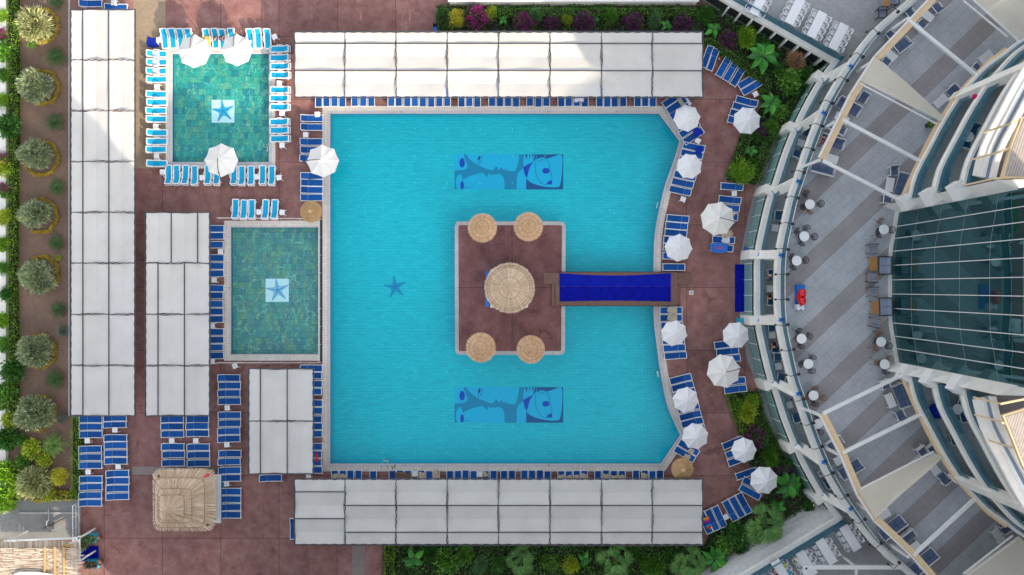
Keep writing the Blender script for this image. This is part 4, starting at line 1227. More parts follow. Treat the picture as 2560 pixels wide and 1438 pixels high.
row([[837, 857, 876, 896], [933], [981, 1000, 1020], [1053, 1073, 1090], [1125, 1145, 1164, 1184], [1214, 1234], [1260, 1280], [1311, 1330, 1350, 1369], [1403, 1422, 1442, 1461], [1495, 1515, 1535, 1555], [1590, 1612, 1631, 1650]], 1203, 'x', DOWN, LB, 'blue lounger', 'under lower long pergola', G, 'left', jit=.008)
row([[677]], 1195, 'x', LEFT, LB, 'blue lounger', 'lying crosswise below the small two sail pergola', G, 'left')
row([[229]], 9, 'x', LEFT, LB, 'blue lounger', 'left one above the top of the garden pergola', G, 'left')
row([[291]], 19, 'x', LEFT, LB, 'blue lounger', 'right one half hidden by the garden pergola top', G, 'left')
row([[734]], 1322, 'x', UP, LB, 'blue lounger', 'poking out at left end of the lower long pergola', G, 'left')

def free(items, what_desc, group=G, proto=None):
    """items: (photo x, photo y, (dx, dy) towards the head), labels built from WHAT_DESC"""
    n = len(items)
    for k, (x, y, dv) in enumerate(items):
        q = W(x, y, .33); q.z = 0
        lab = f'blue lounger, {ORD[k]} of {NUM[n]} from top, {what_desc}' if n > 1 else f'blue lounger, {what_desc}'
        (proto or LB).place(q, ang(*dv) - PI / 2, lab, group)
free([(1768, 143, (55, -165)), (1781, 150, (55, -160))], 'beside right end of upper long pergola')
free([(1809, 167, (85, -150)), (1827, 178, (85, -148)), (1845, 190, (85, -145))], 'in slanting trio along the upper hedge')
free([(1870, 203, (140, -82)), (1879, 219, (140, -85))], 'in slanting pair beside upper hedge corner')
free([(1866, 254, (160, 45)), (1858, 270, (160, 45)), (1851, 287, (160, 45)), (1846, 304, (160, 45))], 'beneath the parasol at the upper hedge')
D5 = (83, -55)
free([(1681, 249, D5), (1691, 264, D5), (1699, 279, D5), (1708, 294, D5), (1715, 308, D5), (1723, 324, D5), (1733, 341, D5)], 'on the upper right diagonal pool edge')
D6 = (97, 22)
free([(1734, 368, D6), (1729, 386, D6), (1724, 404, D6), (1718, 422, D6), (1712, 440, D6), (1706, 458, D6), (1700, 477, D6)], 'below the upper right pool corner')
D7 = (100, 9)
free([(1694, 547, D7), (1691, 565, D7), (1689, 583, D7), (1686, 601, D7), (1685, 619, D7), (1684, 640, (100, 3)), (1684, 668, (100, 1))], 'at curved pool edge above the bridge')
D8 = (100, -4)
free([(1677, 776, (100, -1)), (1677, 795, (100, -2)), (1679, 814, D8), (1681, 833, D8), (1683, 852, D8), (1685, 870, (100, -7)), (1688, 889, (100, -8))], 'at curved pool edge below the bridge')
D9 = (95, -25)
free([(1701, 948, D9), (1706, 966, D9), (1711, 983, D9), (1715, 1001, D9), (1720, 1019, D9), (1725, 1039, D9), (1730, 1056, D9), (1735, 1074, D9)], 'above the lower right pool corner')
free([(1721, 1119, (86, 50)), (1711, 1135, (86, 50))], 'with sandy towels on the lower diagonal pool edge')
free([(1829, 467, (100, 8))], 'single one under the upper planting bed')
free([(1824, 500, (100, 12)), (1820, 520, (100, 12)), (1816, 541, (100, 12))], 'behind the large cream parasol right of pool')
free([(1808, 600, (100, 6)), (1804, 620, (100, 8))], 'beside the blue raft under the cream parasol')
free([(1813, 861, (100, -12)), (1818, 879, (100, -12)), (1822, 897, (100, -12))], 'between two parasols right of the bridge')
free([(1835, 953, (100, -14)), (1838, 973, (100, -14))], 'under lower cream parasol by planting bed')
free([(1832, 1107, (92, -40)), (1840, 1130, (92, -36)), (1846, 1150, (92, -34))], 'under the parasol by the purple blossoms')
free([(1866, 1184, (92, -33))], 'left of the lowest white parasol')
free([(1882, 1211, (88, 46)), (1874, 1230, (88, 46))], 'half under the lowest white parasol')
free([(1859, 1258, (50, 92)), (1842, 1267, (50, 92)), (1825, 1276, (50, 92))], 'in the slanting trio beside the big palm')
free([(1798, 1291, (42, 95)), (1780, 1299, (42, 95)), (1763, 1306, (42, 95))], 'beside right end of lower long pergola')
GC = 'turquoise loungers around the children pools'
row([[135, 156, 178, 199], [236, 256, 277, 298], [332, 354, 374], [409]], 392, 'y', LEFT, LC, 'turquoise lounger', 'left of upper green pool', GC, 'top', jit=.02)
row([[123, 145, 166, 188], [225, 246, 268], [305, 326, 347]], 701, 'y', RIGHTR, LC, 'turquoise lounger', 'right of upper green pool', GC, 'top', jit=.02)
row([[412, 432, 452, 472], [517, 539, 557, 579], [626, 646, 669]], 97, 'x', R(4), LC, 'turquoise lounger', 'above upper green pool', GC, 'left', jit=.03)
row([[422, 442, 464, 487], [520, 542], [585, 605, 628], [657, 680]], 439, 'x', DOWN - .02, LC, 'turquoise lounger', 'below upper green pool', GC, 'left', jit=.04)
row([[589, 610, 630], [664, 687]], 524, 'x', DOWN - .03, LC, 'turquoise lounger', 'above lower green pool', GC, 'left', jit=.03)

# side tables
TB = [(218, 1102, 'between first and second lounger group by the hedge'), (220, 1180, 'between second and third lounger group by the hedge'),
 (287, 1075, 'upper one of the second lounger column from hedge'), (295, 1167, 'lower one of the second lounger column from hedge'),
 (429, 1102, 'in the left lounger column above the straw gazebo'), (489, 1102, 'in the right lounger column above the straw gazebo'),
 (568, 1020, 'uppermost in the tall lounger column right of gazebo'), (567, 1112, 'second down in the lounger column right of gazebo'), (566, 1210, 'lowest in the tall lounger column right of gazebo'),
 (771, 1189, 'below the small two sail pergola'), (587, 915, 'standing tilted alone under the lower green pool'), (530, 904, 'at lower right corner of the four sail pergola'),
 (551, 629, 'uppermost beside loungers left of lower green pool'), (535, 700, 'second beside loungers left of lower green pool'), (530, 815, 'lowest beside loungers left of lower green pool'),
 (647, 530, 'between turquoise loungers above lower green pool'), (705, 531, 'at the end of turquoise row above lower green pool'),
 (392, 217, 'uppermost of the column left of upper green pool'), (389, 316, 'middle one of the column left of upper green pool'), (391, 390, 'lowest of the column left of upper green pool'), (397, 100, 'at upper left corner of the upper green pool'),
 (686, 92, 'tilted one at upper right of the upper green pool'), (698, 208, 'uppermost of the column right of upper green pool'), (705, 283, 'middle one of the column right of upper green pool'), (705, 363, 'lowest of the column right of upper green pool'),
 (406, 430, 'at left end of the row under upper green pool'), (505, 444, 'left inside the turquoise row under upper green pool'), (643, 442, 'right inside the turquoise row under upper green pool'), (697, 444, 'at right end of the row under upper green pool'),
 (793, 286, 'near the upper left corner of the big pool'), (764, 337, 'between lounger pairs left of the big pool'), (1889, 235, 'tilted beside loungers at the upper hedge corner'), (1745, 352, 'tilted at the upper right corner of big pool'),
 (1708, 498, 'tilted at the right pool edge by the ladder'), (1836, 484, 'between loungers under the upper planting bed'), (1815, 1293, 'between slanting loungers beside the big palm'), (1037, 1185, 'left one between loungers at lower pool edge'), (1199, 1186, 'right one between loungers at lower pool edge'), (284, 7, 'above the top of the garden pergola')]
for i, (x, y, dsc) in enumerate(TB):
    tilt = {587: .35, 686: .4, 1889: .5, 1745: -.5, 1708: -.35, 1815: .5}.get(x, rgl.uniform(-.07, .07))
    q = W(x, y, .44); q.z = 0
    ST.place(q, tilt, f'white plastic side table {dsc}', 'white plastic side tables')
# clay ashtray pots beside tables
pot = thing('ashtray_pot', 'x', 'ashtray')
MB().lathe([(.10, 0), (.14, .22), (.15, .24), (.11, .24), (.10, .18), (.01, .18)], n=14).build('pot', M['terracotta'], pot)
MB().lathe([(.105, .19), (.02, .20)], n=12).build('sand', M['sand'], pot)
PA = Proto(pot, 'ashtray')
for x, y, dsc in ((231, 1101, 'beside upper table along the hedge'), (229, 1179, 'beside lower table along the hedge'), (1797, 148, 'on the deck beside the slanting loungers at upper right'), (1811, 1286, 'by the small table near the big palm'), (703, 435, 'beside the right end of the turquoise row')):
    q = W(x, y, .1); q.z = 0.0
    PA.place(q, 0, f'small clay ashtray pot {dsc}', 'clay ashtray pots')

# ================================================================ TOWELS AND LOOSE THINGS
def towel(x, y, dx, dy, mat, label, rz=0.0, z=.40, bend=.05, seed=0):
    """a draped towel, dx by dy photo pixels"""
    rg = random.Random(seed + int(x * 7 + y)); mb = MB(); nx, ny = 9, 11; vs = []
    a, b = dx / PPM, dy / PPM
    for j in range(ny + 1):
        for i in range(nx + 1):
            u, v = i / nx - .5, j / ny - .5
            zz = .015 * math.sin(u * 9 + rg.random()) + .012 * math.sin(v * 11 + u * 5) - bend * (abs(u) * 2) ** 4 * .6
            e = .035 * math.sin(v * 8 + seed) if i in (0, nx) else 0
            vs.append((u * a + e, v * b + (.05 * math.sin(u * 7 + seed) if j in (0, ny) else 0), zz))
    mb.add(vs, [(j * (nx + 1) + i, j * (nx + 1) + i + 1, (j + 1) * (nx + 1) + i + 1, (j + 1) * (nx + 1) + i) for j in range(ny) for i in range(nx)])
    o = mb.build('towel', mat, smooth=True)
    so = o.modifiers.new('thick', 'SOLIDIFY'); so.thickness = .018
    q = W(x, y, z); o.location = q; o.rotation_euler = (0, 0, rz)
    return tag(o, label, 'towel', 'towels spread on loungers')
T = M['sand']
towel(838, 1192, 16, 13, T, 'sandy towel on the first lounger under the lower long pergola', seed=1)
towel(857, 1193, 16, 14, T, 'sandy towel on second lounger under the lower long pergola', seed=2)
M['brown_towel'] = plain('brown_mat', (.16, .10, .08), .95, .2, 8)
towel(1007, 1190, 40, 17, M['brown_towel'], 'wide brown mat across two loungers at lower pool edge', seed=3)
towel(1055, 1190, 17, 18, T, 'sandy towel right of the wide brown mat', seed=4)
towel(1089, 1187, 16, 22, T, 'crumpled sandy towel on lounger right of table under lower pergola', .3, seed=5)
for k, (x, y) in enumerate(((1404, 1193), (1423, 1195), (1443, 1194), (1461, 1191))):
    towel(x, y, 15, 11, T, f'sandy towel, {ORD[k]} of four in a row at lower pool edge', seed=6 + k)
for k, (x, y) in enumerate(((1515, 1191), (1536, 1195), (1554, 1194))):
    towel(x, y, 15, 11, T, f'sandy towel, {ORD[k]} of three in a row at lower pool edge', seed=11 + k)
towel(1611, 1190, 15, 12, T, 'single sandy towel near the right end of lower pool edge', seed=15)
towel(1212, 1186, 12, 14, T, 'crumpled sandy towel beside the right white table at lower edge', .5, seed=16)
towel(1684, 776, 30, 15, T, 'long sandy towel on the first lounger below the bridge', 0, seed=17)
towel(1684, 795, 30, 15, T, 'long sandy towel on second lounger below the bridge', 0, seed=18)
towel(1733, 1131, 26, 14, T, 'sandy towel on upper lounger of the lower diagonal edge', R(-30), seed=19)
towel(1723, 1146, 28, 14, T, 'sandy towel on lower lounger of the lower diagonal edge', R(-30), seed=20)
towel(1834, 541, 18, 22, T, 'sandy towel poking out right of the large cream parasol', R(-8), seed=21)
towel(1818, 585, 30, 14, T, 'crumpled sandy towel under the edge of the cream parasol', R(15), seed=22)
towel(1704, 254, 12, 36, T, 'sandy towel strip at right end of the upper long pergola', R(30), seed=23, z=.42)
towel(1715, 250, 15, 34, M['towel_white'], 'white towel hanging from lounger at the upper diagonal edge', R(30), seed=24, z=.45)
towel(1818, 601, 26, 15, M['towel_white'], 'white towel on lounger beside the blue raft', R(-4), seed=25)
towel(1748, 376, 15, 20, M['towel_blue'], 'royal blue towel on head of lounger at right pool corner', R(-12), seed=26, z=.58)
towel(1745, 330, 18, 20, M['towel_blue'], 'dark blue towel on the lowest lounger of the upper diagonal edge', R(33), seed=27, z=.58)
M['yellow_towel'] = plain('yellow_towel', (.62, .50, .10), .95, .2, 14)
towel(518, 101, 15, 22, M['yellow_towel'], 'yellow patterned towel on turquoise lounger above upper green pool', seed=28, z=.42)
def patterned(name, cols, sc_):
    t = NT(name); t.rough(.95)
    v = t.node('ShaderNodeTexVoronoi'); v.inputs['Scale'].default_value = sc_; t.link(t.coord('Object'), v.inputs['Vector'])
    w = t.node('ShaderNodeTexWhiteNoise'); t.link(v.outputs['Color'], w.inputs[0])
    t.col(t.ramp(w.outputs[0], [(i / len(cols), c) for i, c in enumerate(cols)], 'CONSTANT')); return t.m
M['floral'] = patterned('floral_cloth', [(.02, .02, .05), (.55, .45, .42), (.02, .03, .10), (.6, .25, .25), (.03, .03, .04)], 9)
towel(548, 96, 30, 11, M['floral'], 'dark floral towel across two turquoise loungers between parasols', R(5), seed=29, z=.45)
towel(617, 112, 18, 24, M['towel_white'], 'white towel at right edge of the right upper pool parasol', R(-8), seed=30, z=.42)
def stripes(name, cols, per):
    t = NT(name); t.rough(.95)
    sp = t.node('ShaderNodeSeparateXYZ'); t.link(t.coord('Object'), sp.inputs[0])
    f = t.math('FRACT', t.math('DIVIDE', t.math('ADD', sp.outputs['Y'], 5), per))
    t.col(t.ramp(f, [(i / len(cols), c) for i, c in enumerate(cols)], 'CONSTANT')); return t.m
M['rainbow'] = stripes('rainbow_cloth', [(.7, .20, .01), (.65, .02, .02), (.02, .30, .60), (.02, .05, .45), (.25, .02, .30), (.6, .05, .25), (.75, .35, .02)], 1.1)
towel(1770, 1308, 15, 32, M['rainbow'], 'rainbow striped towel at the right end of lower long pergola', R(23), seed=31, z=.42)
towel(1448, 247, 24, 14, M['towel_white'], 'white towel hanging over lounger ends under the upper pergola', seed=32, z=.45)
towel(554, 1192, 2, 2, M['sand'], '', seed=33) if False else None
towel(792, 1144, 5, 22, M['red'], 'narrow red towel at right side of the small pergola', seed=34, z=.5)
towel(757, 391, 8, 18, T, 'sandy towel left of the cream parasol at big pool', seed=35)
towel(382, 106, 30, 24, M['towel_blue'], 'blue beach towel lying at upper left of the upper green pool', R(-3), seed=36, z=.06)
for k, (y, c) in enumerate(((138, M['towel_white']), (160, M['towel_white']), (180, M['towel_white']))):
    towel(389, y - 3, 17, 15, c, f'white towel, {ORD[k]} from top on turquoise loungers left of pool', seed=40 + k, z=.42)
# mats
for x0, y0, x1, y1, lab in ((1837, 661, 1871, 780, 'royal blue carpet in front of the hotel pool entrance'), (199, 1365, 247, 1402, 'blue mat between two turquoise planters')):
    tag(MB().prism(px_rect(x0, y0, x1, y1), .012, .03).build('entrance_mat', M['carpet']), lab, 'carpet')
# raft
t = thing('inflatable_raft', 'blue inflatable raft with red stripes lying across a lounger', 'raft', W(1797, 620, .5))
c = t.location; m = MB(); pts = []
for k in range(25):
    a = 2 * PI * k / 24
    ex = .68 * math.copysign(abs(math.cos(a)) ** .55, math.cos(a)); ey = .34 * math.copysign(abs(math.sin(a)) ** .55, math.sin(a))
    pts.append(c + Vector((ex, ey, .04)))
m.tube(pts, .11, 8); m.build('tube', M['sign_blue'], t, smooth=True)
MB().box(c, (1.25, .55, .10)).build('mattress', M['sign_blue'], t)
s = MB()
for k in range(4): s.box(c + Vector((0, -.12 + .08 * k, .055)), (.8, .022, .012))
s.build('stripes', M['red'], t); t.rotation_euler = (0, 0, R(-2))
# deck odds and ends
t = thing('floor_hatch', 'small white square hatch on the deck right of the footbridge', 'hatch', W(1728, 732, 0))
MB().box(t.location + Vector((0, 0, .03)), (.36, .36, .06)).build('lid', M['white'], t); MB().box(t.location + Vector((0, 0, .064)), (.20, .20, .008)).build('plate', M['cushion_grey'], t)
def ladder(x, y, dv, z0, label):
    t = thing('pool_ladder', label, 'ladder', W(x, y, 0)); c = t.location
    d = Vector((dv[0], -dv[1], 0)).normalized(); s = Vector((-d.y, d.x, 0))
    for sg in (-1, 1):
        b = c + s * .26 * sg
        MB().tube([b - d * .25 + Vector((0, 0, .04)), b - d * .2 + Vector((0, 0, .55)), b + d * .1 + Vector((0, 0, .62)), b + d * .22 + Vector((0, 0, .2)), b + d * .22 + Vector((0, 0, z0))], .022, 6).build('rail', M['chrome'], t)
    for k in range(3):
        p = c + d * .24 + Vector((0, 0, -.15 - (-z0 - .15) * k / 3)); MB().bar(p - s * .26, p + s * .26, .10, .03).build('rung', M['chrome'], t)
ladder(964, 1161, (0, -1), -1.1, 'steel pool ladder on the lower edge of the big pool')
ladder(1650, 515, (-1, -.25), -1.1, 'steel pool ladder on the right edge above the bridge')
ladder(1652, 934, (-1, .25), -1.1, 'steel pool ladder on the right edge below the bridge')
ladder(674, 373, (-1, 0), -.4, 'steel ladder in the upper green pool')
for k, (x, y, rz) in enumerate(((981, 1169, R(30)), (987, 1165, R(-5)))):
    ff = thing('flip_flop', ('left' if k == 0 else 'right') + ' black flip flop on the lower pool edge tiles', 'sandal', W(x, y, .03))
    m = MB(); m.prism([(-.05, -.13), (.05, -.13), (.055, .06), (.04, .14), (-.04, .14), (-.055, .06)], 0, .02); shift(m, *ff.location); m.build('sole', M['black'], ff)
    m = MB(); m.tube([(-.05, -.02, .02), (0, .07, .05), (.05, -.02, .02)], .012, 4); shift(m, *ff.location); m.build('strap', M['white'], ff); ff.rotation_euler = (0, 0, rz)
# depth marks on the coping (three dark figures each)
def text_mark(x, y, s, label, rz=0.0, size=.16):
    cu = bpy.data.curves.new('depth_mark', 'FONT'); cu.body = s; cu.size = size; cu.align_x = 'CENTER'; cu.align_y = 'CENTER'; cu.extrude = .002
    tmp = bpy.data.objects.new('tmp', cu); C.objects.link(tmp)
    me = bpy.data.meshes.new_from_object(tmp.evaluated_get(bpy.context.evaluated_depsgraph_get())); bpy.data.objects.remove(tmp)
    me.materials.clear(); me.materials.append(M['black'])
    o = bpy.data.objects.new('depth_mark', me); C.objects.link(o); o.location = W(x, y, .037); o.rotation_euler = (0, 0, rz)
    tag(o, label, 'depth mark', 'depth marks on the pool edges')
text_mark(1003, 280, '140', 'dark depth figures at left on the upper pool edge'); text_mark(1371, 280, '140', 'dark depth figures at middle of the upper pool edge')
text_mark(1542, 280, '140', 'dark depth figures at right on the upper pool edge'); text_mark(1012, 1163.5, '140', 'dark depth figures near the flip flops', 0); text_mark(1372, 1163.5, '140', 'dark depth figures at middle of the lower pool edge')
text_mark(688, 564, '40', 'dark depth figures above the lower green pool'); text_mark(573, 720, '40', 'dark depth figures left of the lower green pool', PI / 2)

# ================================================================ PARASOLS
PU, PCn = proto_umbrella(), proto_cantilever()
for i, (x, y, r_, dsc) in enumerate(((1720, 293, 34, 'over the upper right diagonal pool edge'), (1726, 414, 32.5, 'just below the upper right pool corner'), (1699, 619, 35, 'at the curved pool edge above the bridge'), (1688, 834, 33, 'at the curved pool edge below the bridge'),
    (1717, 1002, 33, 'just above the lower right pool corner'), (1741, 1093, 33.5, 'at the lower right pool corner'), (1871, 299, 35, 'against the upper hedge right of the pool'), (1843, 839, 34, 'beside the hotel walkway below the entrance carpet'),
    (1863, 1128, 32, 'beside purple blossoms at the lower bed'), (1914, 1204, 35.5, 'lowest of all, beside the banana plant'))):
    sc_ = r_ / 34.5
    q = W(x, y, 2.55 * sc_); q.z = 0
    PU.place(q, rgl.uniform(0, .78), f'white octagonal parasol {dsc}', 'white octagonal parasols', sc_)
for x, y, dv, r_, dsc in ((1797, 546, (100, 22), 43, 'right of the big pool with its mast on the right'), (1812, 929, (100, -22), 42.5, 'above the lower planting bed with its mast on right'), (804, 401, (-100, 4), 41, 'at left edge of big pool with its mast on left'),
    (549, 399, (0, 100), 42, 'at the lower edge of the upper green pool'), (481, 125, (4, -100), 41.5, 'left one above the upper green pool'), (588, 122, (-2, -100), 40, 'right one above the upper green pool')):
    sc_ = r_ / 43
    q = W(x, y, 2.6 * sc_); q.z = 0
    PCn.place(q, ang(*dv) + PI / 2, f'cream cantilever parasol {dsc}', 'cream cantilever parasols', sc_)
PB = proto_bamboo(.95)
q = W(777, 529, 2.3); q.z = 0; PB.place(q, 0, 'bamboo slat parasol at upper right corner of lower green pool', 'bamboo slat parasols')
q = W(1706, 1173, 2.3); q.z = 0; PB.place(q, .5, 'bamboo slat parasol at the lower right corner of big pool', 'bamboo slat parasols', 1.02)

# square straw gazebo
t = thing('straw_gazebo', 'large square straw roofed gazebo on the lower left deck', 'gazebo', W(458, 1251, 2.4) - Vector((0, 0, 2.4)))
cx, cy = t.location.x, t.location.y
sq = lambda a: 1 / (abs(math.cos(a)) ** 9 + abs(math.sin(a)) ** 9) ** (1 / 9)
rg = random.Random(21); m = MB(); m.recalc = False
for f0, f1, za, zb, n in ((1.95, 2.72, 2.55, 2.20, 230), (1.28, 2.12, 2.98, 2.64, 190), (.92, 1.42, 3.26, 3.10, 150), (.02, 1.04, 3.86, 3.38, 120)):
    thatch_tier(m, f0, za, f1, zb, n, rg, sq, 1.3)
dx, dy = (W(440, 1262, 3.7) - W(458, 1251, 3.7)).xy
m.v = [p + Vector((dx * max(0, (p.z - 2.2) / 1.5), dy * max(0, (p.z - 2.2) / 1.5), 0)) for p in m.v]
th = shift(m, cx, cy).build('thatch', M['thatch_pale'], t)
hoops([(2.13, 2.68), (1.43, 3.13), (1.06, 3.42)], sq, .024, cx, cy, (dx, dy)).build('tier_shade_ring', M['tier_shade'], t, th)
core = MB().lathe([(2.55, 2.12), (2.0, 2.45), (1.2, 2.88), (.05, 3.6)], n=40)
core.v = [Vector((p.x * sq(math.atan2(p.y, p.x)), p.y * sq(math.atan2(p.y, p.x)), p.z)) + Vector((dx * max(0, (p.z - 2.2) / 1.5), dy * max(0, (p.z - 2.2) / 1.5), 0)) for p in core.v]
shift(core, cx, cy).build('thatch_core', M['thatch_core'], t)
for sx in (-1, 1):
    for sy in (-1, 1): MB().tube([(cx + 2.1 * sx, cy + 2.1 * sy, 0), (cx + 2.1 * sx, cy + 2.1 * sy, 2.5)], .09, 8).build('post', M['bark'], t)
MB().prism(px_rect(528, 1186, 552, 1308, 1.0), .95, 1.0).build('counter', M['white_paint'], t)
MB().prism(px_rect(532, 1190, 548, 1304, 1.0), 0, .95).build('counter_front', M['turquoise'], t)
t = thing('flag', 'small red flag on a pole at the gazebo roof corner', 'flag', W(531, 1180, 3.0) - Vector((0, 0, 3.0))); c = t.location
MB().tube([(c.x, c.y, 0), (c.x, c.y, 3.2)], .022, 6).build('pole', M['steel'], t)
a, b = W(524, 1183, 3.1), W(506, 1195, 2.9); m = MB()
m.add([a + Vector((0, 0, .05)), a.lerp(b, .4) + Vector((-.05, .12, .0)), b, a.lerp(b, .45) + Vector((.10, -.12, -.05)), c + Vector((0, 0, 3.18))], [(0, 1, 2, 3), (4, 0, 3)])
m.build('cloth', M['red'], t)

# railing and grate between the lower green pool and the big pool
t = thing('pool_fence', 'thin white railing round the right side of lower green pool', 'fence', W(802, 725, 0))
P_ = [(552, 547), (803, 549), (803, 905), (552, 905)]
for hgt in (.9, .5):
    MB().tube([W(*p, 0) + Vector((0, 0, hgt)) for p in P_[:]], .018, 5).build('rail', M['white_paint'], t)
pp = []
for (xa, ya), (xb, yb) in zip(P_, P_[1:]):
    n = max(1, int(math.hypot(xb - xa, yb - ya) / 42))
    pp += [(xa + (xb - xa) * k / n, ya + (yb - ya) * k / n) for k in range(n)]
pp.append(P_[-1])
for p in pp:
    q = W(*p); MB().tube([q, q + Vector((0, 0, .9))], .02, 5).build('post', M['white_paint'], t)
for k in range(59):
    q = W(803, 552 + 6 * k); MB().tube([q + Vector((0, 0, .08)), q + Vector((0, 0, .9))], .012, 4).build('baluster', M['steel'], t)
gr = MB()
gr.prism(px_rect(800, 549, 806.5, 906), -.05, .012)
struct(gr.build('drain_channel', M['darkroom']))
# ================================================================ HOTEL
Z1, Z2 = 2.1, 5.2                   # dining floor and big terrace levels
def mirror_px(P): return [(x, 1438 - y) for x, y in P]
B1_low = [(1898, 719), (1899, 800), (1912, 870), (1930, 943), (1946, 985), (1967, 1050), (1993, 1115), (2022, 1175), (2060, 1240), (2104, 1297)]
B2_low = [(1949, 719), (1952, 800), (1965, 870), (1982, 943), (1996, 985), (2018, 1050), (2042, 1115), (2068, 1175), (2095, 1224), (2127, 1273), (2186, 1352), (2275, 1430), (2340, 1490)]
B1 = WL(smooth_line(mirror_px(B1_low)[::-1][:-1] + B1_low, 3), Z1 + .2)
B2 = WL(smooth_line(mirror_px(B2_low)[::-1][:-1] + B2_low, 3), Z2 + .2)
H_ = thing('hotel', 'white curved hotel with terraces and stacked balconies beside the pool deck', 'hotel', (24, 0, 0))
# level one slab with dining terraces
PARU = WL([(1640, -118), (1836, 4), (2098, 152)], Z1 + .1); PARL = WL([(2106, 1299), (1874, 1438), (1700, 1542)], Z1 + .1)
xr = 48.0
lev1 = PARU + B1[2:-2] + PARL + [(xr, PARL[-1][1]), (xr, PARU[0][1])]
MB().prism(lev1, Z1 - .25, Z1).build('dining_slab', M['stucco'], H_)
struct(MB().poly([(p[0], p[1]) for p in lev1], Z1 + .006).build('dining_floor', M['dining_floor']))
struct(MB().band(B1, .22, 3.2, Z1 + .008, Z1 + .013).build('balcony_floor', M['balcony_floor']))
# terrace slab and paving
lev2 = B2 + [(xr, B2[-1][1]), (xr, B2[0][1])]
MB().prism(lev2, Z2 - .35, Z2).build('terrace_slab', M['stucco'], H_)
struct(MB().poly(offset_line(B2, .1) + [(xr, B2[-1][1]), (xr, B2[0][1])], Z2 + .006).build('terrace_paving', M['terrace']))
MB().band(B1, -.30, .22, Z1 - .32, Z1 + .18).build('edge_beam', M['stucco'], H_)
MB().band(B1, -.36, -.30, Z1 + .02, Z1 + .10).build('edge_trim', M['stucco'], H_)
MB().band(B2, -.28, .20, Z2 - .42, Z2 + .16).build('edge_beam', M['stucco'], H_)
MB().band(B2, -.34, -.28, Z2 - .05, Z2 + .05).build('edge_trim', M['stucco'], H_)
MB().band(B1, .10, .125, Z1 + .181, Z1 + 1.0).build('balustrade_glass', M['bal_glass'], H_)
bg2 = MB().band(B2, .10, .125, Z2 + .161, Z2 + 1.0).build('balustrade_glass', M['bal_glass'], H_)
MB().band(B2, .09, .135, Z2 + 1.001, Z2 + 1.03).build('glass_cap', M['stucco'], H_, bg2)
# parapets of the two dining terraces
MB().band(PARU, -.42, .05, Z1 - .25, Z1 + .12).build('parapet', M['stucco'], H_)
MB().band(PARU, .0, .02, Z1 + .121, Z1 + .95).build('balustrade_glass', M['bal_glass'], H_)
MB().band(PARU, -.16, -.10, 0, Z1 - .26).build('recess_glazing', M['darkroom'], H_)  # near-black, so the shade of the openings is in its colour
MB().band(PARU, -.28, -.12, 0, .10).build('recess_kerb', M['walk'], H_)
a, b = Vector(PARU[1] + (0,)), Vector(PARU[2] + (0,)); d = (b - a).normalized(); nrm = Vector((-d.y, d.x, 0))
L_ = (b - a).length
for k in range(9):
    p = a + d * (L_ * (k + .3) / 9 - .5) + nrm * -.34
    MB().box(p + Vector((0, 0, (Z1 - .26) / 2)), (.14, .50, Z1 - .26), math.atan2(d.y, d.x)).build('pier', M['white_paint'], H_)
MB().band(PARL, -1.50, -.25, 0, Z1 - .10, .30).build('battered_wall', M['wall_tile'], H_)
MB().band(PARL, -.42, .05, Z1 - .10, Z1 + .12).build('parapet', M['stucco'], H_)
MB().band(PARL, .0, .02, Z1 + .121, Z1 + .95).build('balustrade_glass', M['bal_glass'], H_)
# ground floor glazing behind the walkway
G1 = offset_line(B1, -.12)
gg = MB().band(B1, -.50, -.44, 0, Z1 - .25).build('ground_glazing', M['pane'], H_)
s_ = 0.0; acc = [0.0]
for p, q in zip(B1, B1[1:]): acc.append(acc[-1] + math.hypot(q[0] - p[0], q[1] - p[1]))
def along(line, s):
    tot = 0
    for p, q in zip(line, line[1:]):
        l = math.hypot(q[0] - p[0], q[1] - p[1])
        if tot + l >= s: 
            u = (s - tot) / l; return Vector((p[0] + (q[0] - p[0]) * u, p[1] + (q[1] - p[1]) * u, 0)), math.atan2(q[1] - p[1], q[0] - p[0])
        tot += l
    return Vector((*line[-1], 0)), 0
n = int(acc[-1] / 1.35)
for k in range(1, n):
    p, an = along(B1, acc[-1] * k / n)
    nr = Vector((-math.sin(an), math.cos(an), 0))
    MB().box(p - nr * .48 + Vector((0, 0, (Z1 - .25) / 2)), (.06, .12, Z1 - .23), an).build('mullion', M['white_paint'], H_, gg)
